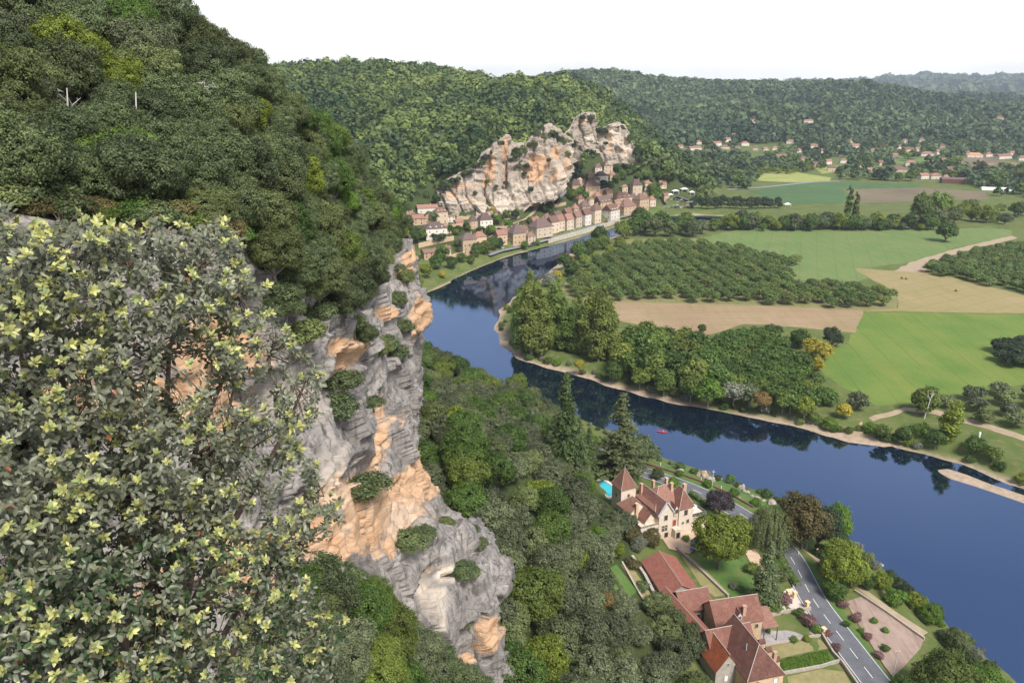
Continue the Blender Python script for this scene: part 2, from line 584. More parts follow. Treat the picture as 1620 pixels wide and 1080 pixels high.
# ---- the ground sheet
def build_ground():
    ang = np.radians(np.concatenate([np.linspace(-75, -38, 26)[:-1], np.linspace(-38, 38, 350), np.linspace(38, 75, 26)[1:]]))
    rad = np.concatenate([np.geomspace(12, 130, 60)[:-1], np.geomspace(130, 1000, 350)[:-1], np.geomspace(1000, 3600, 110)[:-1], np.geomspace(3600, 11500, 44)])
    A, Rr = np.meshgrid(ang, rad)
    X, Y = Rr * np.sin(A), Rr * np.cos(A)
    Z = ground_h(X, Y)
    d = np.where(Rr < 1200, river_d(X, Y), 200)
    for bar in (sandbar, sandbar2):
        d = np.where(inpoly(X, Y, bar), 0.5, d)
    n = fbm(np.stack([X.ravel() * 0.05, Y.ravel() * 0.05, X.ravel() * 0], 1), 3, 9).reshape(X.shape)
    far = np.clip((Rr - 40) / 100, 0, 1)
    Z = Z + n * 0.25 * np.clip((d - 12) / 20, 0, 1) * (Z > FLOOR + 2.5) * far
    nr, nc = X.shape
    idx = np.arange(nr * nc).reshape(nr, nc)
    Fc = np.stack([idx[:-1, :-1], idx[:-1, 1:], idx[1:, 1:], idx[1:, :-1]], -1).reshape(-1, 4)[:, ::-1]
    V = np.stack([X, Y, Z], -1).reshape(-1, 3)
    sand = np.clip(1.25 - (d.ravel() + n.ravel() * 6) / 6.0, 0, 1)
    dn = polydist(X.ravel(), Y.ravel(), river[:11], False)      # grassy bank on the road side, thin gravel line on the village side
    dv = polydist(X.ravel(), Y.ravel(), river[11:22], False)
    sand = np.where(dn < np.abs(d.ravel()) + 4, 0.0, sand)
    sand = np.where(dv < np.abs(d.ravel()) + 3, np.clip(1.2 - (d.ravel() + n.ravel() * 3) / 2.2, 0, 1), sand)
    wood = np.clip((Z.ravel() - FLOOR - 2) / 6, 0, 1) * (Rr.ravel() > 450)
    wood = np.maximum(wood, np.clip((Z.ravel() - 14.2) / 2, 0, 1) * (Rr.ravel() < 450))
    m, nt, b = new_mat("ground")
    v = coords(nt, 'world')
    grass = mixrgb(nt, ramp(nt, noise(nt, v, 0.06, 5), 0.3, 0.7), (0.065, 0.10, 0.024), (0.115, 0.135, 0.042))
    grass = mixrgb(nt, ramp(nt, noise(nt, v, 0.35, 5), 0.5, 0.75), grass, (0.165, 0.14, 0.065))
    wd = mixrgb(nt, ramp(nt, noise(nt, v, 0.03, 6), 0.35, 0.65), (0.035, 0.05, 0.018), (0.06, 0.075, 0.025))
    sn = mixrgb(nt, ramp(nt, noise(nt, v, 0.5, 5), 0.3, 0.7), (0.27, 0.195, 0.135), (0.39, 0.305, 0.22))
    aw = N(nt, "ShaderNodeAttribute", attribute_name="wood")
    asd = N(nt, "ShaderNodeAttribute", attribute_name="sand")
    col = mixrgb(nt, aw.outputs["Fac"], grass, wd)
    col = mixrgb(nt, asd.outputs["Fac"], col, sn)
    nt.links.new(col, b.inputs["Base Color"])
    b.inputs["Roughness"].default_value = 0.95
    b.inputs["Specular IOR Level"].default_value = 0.1
    bump(nt, b, noise(nt, v, 1.2, 5, 0.65), 0.25)
    o = link("ground", mesh_from("ground", V, Fc, [m], True, {"sand": sand, "wood": wood}))
    tag(o, kind="structure")
build_ground()

# ---- the river
def build_river():
    m = bpy.data.materials.new("river_water")
    m.use_nodes = True
    nt = m.node_tree
    nt.nodes.clear()
    out = N(nt, "ShaderNodeOutputMaterial")
    dif = N(nt, "ShaderNodeBsdfDiffuse", Color=(0.004, 0.009, 0.018, 1))
    gl = N(nt, "ShaderNodeBsdfGlossy", Color=(0.50, 0.66, 1.0, 1), Roughness=0.035)
    fr = N(nt, "ShaderNodeFresnel", IOR=3.6)
    mx = N(nt, "ShaderNodeMixShader")
    v = coords(nt, 'world')
    mp = N(nt, "ShaderNodeMapping")
    mp.inputs["Scale"].default_value = (1.0, 0.55, 1.0)
    mp.inputs["Rotation"].default_value = (0, 0, R(35))
    nt.links.new(v, mp.inputs["Vector"])
    big = ramp(nt, noise(nt, v, 0.018, 3), 0.40, 0.62)
    nz = noise(nt, mp.outputs[0], 1.1, 3, 0.5)
    bm = N(nt, "ShaderNodeBump", Distance=0.05)
    mu = N(nt, "ShaderNodeMath", operation='MULTIPLY_ADD')
    mu.inputs[1].default_value = 0.22
    mu.inputs[2].default_value = 0.08
    nt.links.new(big, mu.inputs[0])
    nt.links.new(mu.outputs[0], bm.inputs["Strength"])
    nt.links.new(nz, bm.inputs["Height"])
    for n in (gl, fr):
        nt.links.new(bm.outputs[0], n.inputs["Normal"])
    nt.links.new(fr.outputs[0], mx.inputs[0])
    nt.links.new(dif.outputs[0], mx.inputs[1])
    nt.links.new(gl.outputs[0], mx.inputs[2])
    nt.links.new(mx.outputs[0], out.inputs["Surface"])
    x0, x1, y0, y1 = -260, 1400, 60, 1050
    o = link("river", mesh_from("river", [(x0, y0, 0), (x1, y0, 0), (x1, y1, 0), (x0, y1, 0)], [(0, 1, 2, 3)], [m]))
    tag(o, kind="structure")
build_river()

# ---- draped sheets: fields, courts, plots
def sheet(name, pts_px, mat, off=0.03, z=None, grid=None, kind="structure", world_pts=None, parent=None):
    if world_pts is not None:
        P = [np.array(p[:2]) for p in world_pts]
    elif z is not None:
        P = [atZ(x, y, z)[:2] for x, y in pts_px]
    else:
        P = [hit(x, y)[:2] for x, y in pts_px]
    P = np.array(P)
    # round the outline off a little
    dens = []
    for i in range(len(P)):
        a, b = P[i], P[(i + 1) % len(P)]
        n = max(1, int(np.linalg.norm(b - a) / (grid or 5)))
        for k in range(n):
            q = a + (b - a) * k / n
            if not grid:      # ragged margins
                q = q + np.array([vnoise(np.array([[q[0] * .13, q[1] * .13, sd]]), 7)[0] - .5 for sd in (0.3, 5.3)]) * 3.2
            dens.append(q)
    vs = [Vector((float(p[0]), float(p[1]))) for p in dens]
    ne = len(vs)
    edges = [(i, (i + 1) % ne) for i in range(ne)]
    if grid:
        mn, mx = P.min(0), P.max(0)
        gx, gy = np.meshgrid(np.arange(mn[0], mx[0], grid), np.arange(mn[1], mx[1], grid))
        ok = inpoly(gx.ravel(), gy.ravel(), P) & (polydist(gx.ravel(), gy.ravel(), P) > grid * 0.4)
        vs += [Vector((float(a), float(b))) for a, b in zip(gx.ravel()[ok], gy.ravel()[ok])]
    r = delaunay_2d_cdt(vs, edges, [], 1, 1e-5)
    xy = np.array([(v.x, v.y) for v in r[0]])
    zz = ground_h(xy[:, 0], xy[:, 1]) + off
    fs = []
    for f in r[2]:
        a, b_, c_ = xy[f[0]], xy[f[1]], xy[f[2]]
        cr = (b_[0] - a[0]) * (c_[1] - a[1]) - (b_[1] - a[1]) * (c_[0] - a[0])
        fs.append(tuple(f) if cr > 0 else tuple(reversed(f)))
    o = link(name, mesh_from(name, np.column_stack([xy, zz]), fs, [mat], True), parent)
    if parent is None:
        tag(o, kind=kind)
    return o

def field_mat(name, c1, c2, c3, s1=0.02, stripe=None, ang=0.0, sw=0.3, s3=0.25):
    m, nt, b = new_mat(name)
    v = coords(nt, 'world')
    col = mixrgb(nt, ramp(nt, noise(nt, v, s1, 5), 0.3, 0.7), c1, c2)
    mp = N(nt, "ShaderNodeMapping")
    mp.inputs["Rotation"].default_value = (0, 0, ang)
    mp.inputs["Scale"].default_value = (1.0, 0.12, 1.0)
    nt.links.new(v, mp.inputs["Vector"])
    col = mixrgb(nt, ramp(nt, noise(nt, mp.outputs[0], s3, 5, 0.6), 0.48, 0.78), col, c3)
    if stripe:
        wv = N(nt, "ShaderNodeTexWave", Scale=stripe, Distortion=1.0, Detail=2)
        mp2 = N(nt, "ShaderNodeMapping")
        mp2.inputs["Rotation"].default_value = (0, 0, ang)
        nt.links.new(v, mp2.inputs["Vector"])
        nt.links.new(mp2.outputs[0], wv.inputs["Vector"])
        f = N(nt, "ShaderNodeMath", operation='MULTIPLY')
        f.inputs[1].default_value = sw
        nt.links.new(wv.outputs["Fac"], f.inputs[0])
        col = mixrgb(nt, f.outputs[0], col, c3)
    # wheel tracks, tufts and thin places
    mp3 = N(nt, "ShaderNodeMapping")
    mp3.inputs["Rotation"].default_value = (0, 0, ang)
    nt.links.new(v, mp3.inputs["Vector"])
    tl = N(nt, "ShaderNodeTexWave", Scale=0.022, Distortion=0.6, Detail=1)
    nt.links.new(mp3.outputs[0], tl.inputs["Vector"])
    tf = N(nt, "ShaderNodeMath", operation='MULTIPLY')
    tf.inputs[1].default_value = 0.4
    nt.links.new(ramp(nt, tl.outputs["Fac"], 0.975, 1.0), tf.inputs[0])
    col = mixrgb(nt, tf.outputs[0], col, tuple(0.55 * (p + q) * 0.62 for p, q in zip(c1, c3)))
    fine = N(nt, "ShaderNodeMath", operation='MULTIPLY')
    fine.inputs[1].default_value = 0.55
    nt.links.new(ramp(nt, noise(nt, v, 0.5, 6, 0.75), 0.5, 0.8), fine.inputs[0])
    col = mixrgb(nt, fine.outputs[0], col, tuple(p * 0.6 for p in c1))
    pat = N(nt, "ShaderNodeMath", operation='MULTIPLY')
    pat.inputs[1].default_value = 0.5
    nt.links.new(ramp(nt, noise(nt, v, 0.035, 5, 0.65), 0.52, 0.7), pat.inputs[0])
    col = mixrgb(nt, pat.outputs[0], col, c3)
    nt.links.new(col, b.inputs["Base Color"])
    b.inputs["Roughness"].default_value = 0.95
    b.inputs["Specular IOR Level"].default_value = 0.1
    bump(nt, b, noise(nt, v, 1.5, 5, 0.7), 0.15)
    return m

M_meadow = field_mat("meadow_grass", (0.10, 0.160, 0.048), (0.13, 0.180, 0.058), (0.18, 0.180, 0.075), 0.012, None, R(20))
M_green = field_mat("crop_green", (0.070, 0.140, 0.028), (0.120, 0.180, 0.038), (0.175, 0.190, 0.045), 0.03, 0.35, R(8), 0.3, 0.06)
M_hay = field_mat("cut_hay", (0.235, 0.195, 0.085), (0.30, 0.225, 0.12), (0.20, 0.185, 0.07), 0.018, 0.12, R(60), 0.3)
M_brown = field_mat("bare_soil", (0.265, 0.175, 0.11), (0.32, 0.225, 0.14), (0.21, 0.175, 0.08), 0.03, 0.25, R(86), 0.4)
M_blue = field_mat("blue_green_crop", (0.050, 0.100, 0.045), (0.065, 0.125, 0.05), (0.10, 0.14, 0.05), 0.012, 0.12, R(80), 0.3)
M_plow = field_mat("ploughed_earth", (0.13, 0.095, 0.07), (0.19, 0.145, 0.095), (0.12, 0.15, 0.05), 0.015, None, R(85))
M_pale = field_mat("pale_stubble", (0.24, 0.26, 0.075), (0.30, 0.30, 0.11), (0.18, 0.22, 0.05), 0.02)
M_track = surf("dirt_track", (0.27, 0.20, 0.125), (0.34, 0.265, 0.175), 0.4, 0.95)
M_under = field_mat("orchard_floor", (0.17, 0.165, 0.065), (0.22, 0.19, 0.09), (0.12, 0.15, 0.05), 0.05, None, R(10))

sheet("orchard_ground", [(880, 470), (905, 430), (985, 378), (1100, 378), (1180, 398), (1262, 412), (1250, 432), (1270, 446), (1340, 448), (1420, 470), (1420, 492), (1365, 491), (1200, 484), (960, 477)], M_under, 0.03, FLOOR)
sheet("meadow", [(1105, 378), (1150, 366), (1230, 362), (1330, 366), (1480, 363), (1560, 360), (1602, 364), (1600, 374), (1510, 392), (1462, 412), (1360, 425), (1372, 440), (1340, 450), (1268, 444), (1248, 430), (1265, 412), (1180, 398), (1120, 385)], M_meadow, 0.06, FLOOR)
sheet("hay_field", [(1352, 424), (1420, 429), (1470, 431), (1540, 446), (1640, 473), (1640, 496), (1360, 492), (1422, 488), (1420, 462), (1385, 446), (1372, 438)], M_hay, 0.07, FLOOR)
sheet("farm_track", [(1415, 429), (1440, 415), (1510, 394), (1600, 373), (1610, 377), (1530, 397), (1470, 416), (1462, 432)], M_track, 0.09, FLOOR)
sheet("crop_field", [(1366, 493), (1640, 497), (1640, 606), (1520, 622), (1430, 640), (1385, 642), (1330, 612), (1295, 585), (1300, 565), (1340, 545), (1352, 520)], M_green, 0.05, FLOOR)
sheet("stubble_strip", [(905, 474), (1000, 478), (1200, 483), (1366, 491), (1352, 526), (1240, 516), (1180, 512), (1110, 532), (1000, 512), (940, 498)], M_brown, 0.06, FLOOR)
sheet("beet_field", [(1185, 303), (1225, 296), (1262, 290), (1330, 288), (1455, 291), (1458, 296), (1330, 299), (1340, 312), (1330, 322), (1240, 322)], M_blue, 0.10, FLOOR)
sheet("ploughed_field", [(1338, 300), (1458, 297), (1560, 304), (1565, 316), (1350, 322), (1345, 312)], M_plow, 0.10, FLOOR)
sheet("vineyard_ground", [(1195, 286), (1205, 275), (1240, 270), (1315, 281), (1312, 287), (1260, 289)], M_pale, 0.10, FLOOR)
sheet("upper_stubble_field", [(1290, 266), (1330, 262), (1325, 272), (1300, 275)], M_pale, 0.10, FLOOR)
sheet("upper_ploughed_field", [(1500, 250), (1560, 247), (1625, 262), (1625, 271), (1540, 268)], M_plow, 0.10, FLOOR)
sheet("far_pasture", [(1400, 246), (1470, 252), (1500, 262), (1440, 262), (1405, 255)], M_meadow, 0.10, FLOOR)
sheet("river_path", [(1335, 676), (1375, 660), (1430, 645), (1480, 648), (1560, 669), (1640, 696), (1640, 704), (1560, 678), (1480, 656), (1432, 651), (1385, 666), (1345, 682)], M_track, 0.05, FLOOR)
# ================================================================== ROCK
def surface(grid, nr, nc, own=False):
    """grid[row][col] of (px, py, Y) -> smooth world surface with its photo coordinates"""
    G = np.array([[np.concatenate([atY(*c), c[:2]]) for c in row] for row in grid])
    G = catmull(G, nr)
    G = catmull(G.transpose(1, 0, 2), nc).transpose(1, 0, 2)
    return G[..., :3], G[..., 3:]

def grid_faces(nr, nc, flip=False):
    idx = np.arange(nr * nc).reshape(nr, nc)
    F_ = np.stack([idx[:-1, :-1], idx[1:, :-1], idx[1:, 1:], idx[:-1, 1:]], -1).reshape(-1, 4)
    return F_[:, ::-1] if flip else F_

def grid_normals(P):
    du = np.gradient(P, axis=1)
    dv = np.gradient(P, axis=0)
    n = np.cross(dv, du)
    return n / np.maximum(np.linalg.norm(n, axis=-1, keepdims=True), 1e-9)

def rock_mat(name, sc=1.0, pale=0.0, warm=0.0):
    m, nt, b = new_mat(name)
    v = coords(nt, 'world')
    st = N(nt, "ShaderNodeMapping")
    st.inputs["Scale"].default_value = (0.35 * sc, 0.35 * sc, 1.6 * sc)
    nt.links.new(v, st.inputs["Vector"])
    vs = N(nt, "ShaderNodeMapping")
    vs.inputs["Scale"].default_value = (1.3 * sc, 1.3 * sc, 0.14 * sc)
    nt.links.new(v, vs.inputs["Vector"])
    g = mixrgb(nt, ramp(nt, noise(nt, v, 0.45 * sc, 6, 0.6), 0.3, 0.7), (0.195 + pale, 0.178 + pale, 0.162 + pale * .8), (0.335 + pale, 0.303 + pale, 0.273 + pale * .8))
    g = mixrgb(nt, ramp(nt, noise(nt, v, 0.11 * sc, 4, 0.55), 0.46, 0.66), g, (0.155 + pale, 0.142 + pale * .8, 0.130 + pale * .6))
    g = mixrgb(nt, ramp(nt, noise(nt, vs.outputs[0], 1.0, 5, 0.6), 0.50, 0.68), g, (0.085, 0.076, 0.068))          # lichen-dark run-off streaks
    g = mixrgb(nt, ramp(nt, noise(nt, st.outputs[0], 1.6, 6, 0.65), 0.58, 0.76), g, (0.42, 0.365, 0.31))             # pale bedding
    if warm:
        g = mixrgb(nt, warm, g, (0.43, 0.335, 0.24))
    o_ = mixrgb(nt, ramp(nt, noise(nt, st.outputs[0], 1.2, 6, 0.65), 0.3, 0.7), (0.40, 0.215, 0.10), (0.52, 0.375, 0.255))
    o_ = mixrgb(nt, ramp(nt, noise(nt, vs.outputs[0], 0.9, 5, 0.6), 0.55, 0.75), o_, (0.25, 0.185, 0.14))
    at = N(nt, "ShaderNodeAttribute", attribute_name="stain")
    ad = N(nt, "ShaderNodeMath", operation='ADD')
    nt.links.new(at.outputs["Fac"], ad.inputs[0])
    ns = N(nt, "ShaderNodeMath", operation='MULTIPLY_ADD')
    ns.inputs[1].default_value = 1.7
    ns.inputs[2].default_value = -0.85
    nt.links.new(noise(nt, v, 0.5 * sc, 6, 0.65), ns.inputs[0])
    nt.links.new(ns.outputs[0], ad.inputs[1])
    col = mixrgb(nt, ramp(nt, ad.outputs[0], 0.36, 0.62), g, o_)
    ac = N(nt, "ShaderNodeAttribute", attribute_name="cream")
    col = mixrgb(nt, ac.outputs["Fac"], col, mixrgb(nt, ramp(nt, noise(nt, st.outputs[0], 1.5, 6, 0.65), 0.35, 0.65), (0.52, 0.42, 0.31), (0.64, 0.56, 0.47)))
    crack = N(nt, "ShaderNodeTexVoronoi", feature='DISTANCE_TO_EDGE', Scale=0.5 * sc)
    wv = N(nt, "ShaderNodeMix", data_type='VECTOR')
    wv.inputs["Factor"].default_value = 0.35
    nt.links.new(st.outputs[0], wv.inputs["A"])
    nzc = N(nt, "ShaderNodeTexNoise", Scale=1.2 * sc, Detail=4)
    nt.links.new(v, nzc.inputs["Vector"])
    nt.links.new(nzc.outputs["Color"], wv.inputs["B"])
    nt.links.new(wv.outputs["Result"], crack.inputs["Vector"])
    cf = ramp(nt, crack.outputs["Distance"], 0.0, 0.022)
    h1 = noise(nt, v, 1.6 * sc, 8, 0.7)
    h2 = noise(nt, st.outputs[0], 3.0, 6, 0.7)
    mul = N(nt, "ShaderNodeMath", operation='ADD')
    nt.links.new(h1, mul.inputs[0]); nt.links.new(h2, mul.inputs[1])
    m3 = N(nt, "ShaderNodeMath", operation='MULTIPLY_ADD')
    m3.inputs[1].default_value = 0.3
    nt.links.new(cf, m3.inputs[0]); nt.links.new(mul.outputs[0], m3.inputs[2])
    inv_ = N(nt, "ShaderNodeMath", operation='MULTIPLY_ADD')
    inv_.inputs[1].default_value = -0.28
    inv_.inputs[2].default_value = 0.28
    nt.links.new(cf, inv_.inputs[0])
    col = mixrgb(nt, inv_.outputs[0], col, (0.075, 0.062, 0.05))       # crevice shade painted into the rock colour, along with dirt in the joints
    nt.links.new(col, b.inputs["Base Color"])
    b.inputs["Roughness"].default_value = 0.92
    b.inputs["Specular IOR Level"].default_value = 0.15
    bump(nt, b, m3.outputs[0], 0.32 / sc, 0.75)
    return m

def blocks(P, size, seed, warp=0.18):
    """fractured blocks: one offset for each joint-bounded block"""
    size = np.asarray(size, float)
    Q = P / size + np.stack([fbm(P / size * 0.6, 2, seed + 1), fbm(P / size * 0.6, 2, seed + 2), fbm(P / size * 0.45, 2, seed + 3)], 1) * warp * 2
    i = np.floor(Q)
    i0 = i.astype(np.int64)
    sh = hash3(i0[:, 2], i0[:, 2] * 0 + 3, i0[:, 2] * 0 + 9, seed) * 0.7
    i1 = np.floor(Q[:, :2] + sh[:, None]).astype(np.int64)
    return hash3(i1[:, 0], i1[:, 1], i0[:, 2], seed + 5) - 0.5

def blobs(pp, lst, seed=3, wob=0.6):
    x, y = pp[:, 0], pp[:, 1]
    n = fbm(np.stack([x * 0.03, y * 0.03, x * 0], 1), 4, seed)
    r = np.zeros(len(x))
    for cx, cy, rx, ry, *s in lst:
        d = np.sqrt(((x - cx) / rx) ** 2 + ((y - cy) / ry) ** 2) + n * wob
        r = np.maximum(r, np.clip(1.5 - d, 0, 1) * (s[0] if s else 1.0))
    return r

# ---- the near cliff
T = [(-250, 262, 50), (0, 332, 60), (180, 362, 70), (350, 374, 80), (430, 440, 94), (520, 470, 115), (590, 412, 155), (628, 382, 188), (636, 376, 240)]
CLIFF = [T,
 [(-250, 450, 46), (0, 480, 57), (180, 500, 66), (350, 520, 76), (445, 540, 92), (530, 560, 112), (605, 500, 147), (668, 470, 178), (650, 465, 240)],
 [(-250, 620, 44), (0, 640, 55), (180, 650, 64), (360, 660, 73), (460, 660, 89), (540, 650, 107), (612, 600, 138), (663, 605, 168), (645, 600, 235)],
 [(-250, 800, 43), (0, 800, 53), (190, 800, 62), (380, 790, 71), (480, 790, 84), (560, 745, 101), (622, 690, 124), (650, 672, 150), (640, 670, 230)],
 [(-250, 900, 42), (0, 900, 52), (200, 900, 61), (400, 890, 69), (490, 865, 81), (575, 830, 96), (645, 805, 115), (684, 790, 136), (670, 780, 205)],
 [(-250, 980, 41), (0, 980, 51), (220, 980, 60), (430, 965, 68), (520, 940, 79), (605, 900, 93), (690, 835, 112), (762, 848, 130), (750, 838, 190)],
 [(-250, 1060, 40), (0, 1060, 50), (240, 1060, 59), (460, 1050, 67), (545, 1020, 77), (625, 985, 90), (722, 935, 108), (800, 915, 124), (778, 900, 190)],
 [(-250, 1150, 39), (0, 1150, 49), (250, 1150, 58), (480, 1140, 66), (560, 1110, 75), (640, 1085, 87), (730, 1025, 105), (776, 975, 120), (760, 960, 190)],
 [(-250, 1280, 38), (0, 1280, 48), (260, 1280, 57), (500, 1260, 64), (580, 1230, 72), (660, 1190, 84), (745, 1120, 102), (800, 1075, 116), (790, 1040, 190)],
 [(-250, 1500, 36), (0, 1500, 46), (270, 1500, 55), (520, 1450, 62), (600, 1420, 70), (690, 1380, 82), (770, 1300, 100), (840, 1230, 114), (830, 1200, 190)]]
NR, NC = 460, 370
cl_P, cl_px = surface(CLIFF, NR, NC)
def build_near_cliff():
    global cl_P
    n = grid_normals(cl_P)
    if n[NR // 2, NC // 2, 0] < 0:
        n = -n
    Pf, pf = cl_P.reshape(-1, 3), cl_px.reshape(-1, 2)
    d = fbm(Pf * 0.05, 3, 21) * 2.6
    d += np.abs(fbm(Pf * np.array((0.11, 0.11, 0.05)), 4, 31)) * 2.6 - 0.6
    rough = np.clip(0.5 + fbm(Pf * 0.07, 3, 25) * 2.2, 0.12, 1.3)          # sheer walls here, broken ledges there
    d += blocks(Pf, (10, 10, 6.5), 301) * 3.2 + rough * (blocks(Pf, (4.2, 4.2, 2.8), 311) * 1.3 + blocks(Pf, (1.7, 1.7, 0.9), 321) * 0.42 + blocks(Pf, (0.7, 0.7, 0.35), 331) * 0.12)
    # bedding: ledges that step in and out with height
    s = Pf[:, 2] / 3.4 + fbm(Pf * 0.04, 3, 41) * 2.2
    fr = s - np.floor(s)
    amp = 0.15 + 1.0 * vnoise(np.stack([Pf[:, 0] * 0.06, Pf[:, 1] * 0.06, np.floor(s) * 3.1], 1), 51)
    d += (np.where(fr < 0.82, fr / 0.82, (1 - fr) / 0.18) - 0.5) * 1.3 * amp * np.clip(rough + .3, 0, 1)
    # upright joints
    q = Pf @ np.array((0.55, 0.83, 0.0)) / 9.0 + fbm(Pf * 0.06, 3, 71) * 1.3
    fq = np.abs(q - np.round(q))
    d -= np.clip(0.10 - fq, 0, 1) * 10 * 1.5
    d += fbm(Pf * 0.7, 4, 81, 0.55) * 0.22
    hol = blobs(pf, [(583, 748, 34, 22, 1.0), (612, 690, 10, 55, 0.9), (540, 575, 24, 14, 0.5), (600, 660, 14, 18, 0.6), (640, 770, 16, 14, 0.4)], 7, 0.35)
    d -= hol * 4.2
    edge = np.ones((NR, NC))
    edge[:6] *= np.linspace(0.15, 1, 6)[:, None]
    P = cl_P + n * (d.reshape(NR, NC) * edge)[..., None]
    stain = blobs(pf, [(537, 560, 26, 22), (612, 690, 16, 62), (520, 855, 54, 36, .95), (585, 838, 54, 48, .9), (640, 790, 40, 44, .9), (668, 745, 20, 45), (560, 780, 60, 30, 0.9), (656, 510, 9, 45), (610, 497, 14, 12),
                       (768, 1000, 11, 24), (745, 1040, 14, 10, .7), (335, 570, 70, 70), (350, 660, 60, 60, .9), (640, 420, 10, 25, 0.8), (600, 655, 14, 20), (690, 900, 12, 12, .6), (250, 640, 50, 40), (100, 620, 60, 40, .9), (400, 900, 70, 50, 0.9), (250, 950, 60, 60, .8)], 3, 0.55)
    cream = blobs(pf, [(692, 955, 9, 40, 0.8), (712, 905, 6, 14, 0.8), (470, 640, 40, 40, 0.45), (520, 760, 30, 40, 0.4), (640, 820, 26, 26, 0.45)], 13, 0.7)
    cl_P = P
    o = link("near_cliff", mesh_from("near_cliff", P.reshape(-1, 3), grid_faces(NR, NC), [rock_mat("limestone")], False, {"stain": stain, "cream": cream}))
    tag(o, "tall grey limestone cliff stained orange below the wooded slope in the foreground", "cliff", kind="thing")
build_near_cliff()
_cpr = proj(cl_P.reshape(-1, 3))

def on_cliff(px, py):
    d = (_cpr[:, 0] - px) ** 2 + (_cpr[:, 1] - py) ** 2 + (_cpr[:, 2] - _cpr[:, 2].min()) * 0.05
    k = int(np.argmin(d))
    return cl_P.reshape(-1, 3)[k]

# ---- the wooded slope above it
HILL = [[(a[0] + 3, a[1] + 14, a[2] + 2.0) for a in T],
 [(a[0], a[1] - 2, a[2] + 1.5) for a in T],
 [(-250, 200, 62), (0, 290, 70), (180, 312, 80), (350, 318, 92), (436, 375, 106), (520, 408, 128), (585, 385, 163), (625, 372, 192), (632, 370, 240)],
 [(-250, 110, 78), (0, 200, 84), (180, 225, 94), (350, 235, 106), (442, 290, 120), (516, 340, 142), (578, 352, 172), (620, 362, 196), (628, 365, 240)],
 [(-250, 10, 96), (0, 105, 100), (180, 132, 108), (346, 166, 116), (440, 226, 128), (510, 290, 148), (572, 325, 176), (616, 354, 199), (625, 362, 240)],
 [(-250, -110, 112), (0, -20, 116), (180, 42, 120), (340, 112, 124), (434, 186, 134), (504, 250, 152), (566, 310, 179), (612, 350, 201), (622, 360, 240)]]
def build_hillside():
    g = np.array([[atY(*c) for c in r] for r in HILL])
    back1 = g[-1] + np.array((0, 45, -14.0)); back2 = g[-1] + np.array((-10, 130, -60.0))
    g = np.concatenate([g, back1[None], back2[None]])
    G = catmull(g, 120)
    G = catmull(G.transpose(1, 0, 2), 150).transpose(1, 0, 2)
    Pf = G.reshape(-1, 3)
    G = G + (np.array((0, 0, 1.0)) * (fbm(Pf * 0.12, 4, 15) * 0.9).reshape(120, 150)[..., None])
    m, nt, b = new_mat("leaf_litter_soil")
    v = coords(nt, 'world')
    col = mixrgb(nt, ramp(nt, noise(nt, v, 0.5, 6, 0.65), 0.3, 0.7), (0.055, 0.036, 0.024), (0.12, 0.078, 0.052))
    col = mixrgb(nt, ramp(nt, noise(nt, v, 1.7, 6, 0.7), 0.58, 0.7), col, (0.30, 0.26, 0.22))
    col = mixrgb(nt, ramp(nt, noise(nt, v, 0.22, 4), 0.55, 0.68), col, (0.06, 0.085, 0.025))
    nt.links.new(col, b.inputs["Base Color"])
    b.inputs["Roughness"].default_value = 0.95
    bump(nt, b, noise(nt, v, 2.0, 7, 0.7), 0.3)
    o = link("hillside", mesh_from("hillside", G.reshape(-1, 3), grid_faces(120, 150), [m], True))
    tag(o, kind="structure")
    return G
hs_P = build_hillside()

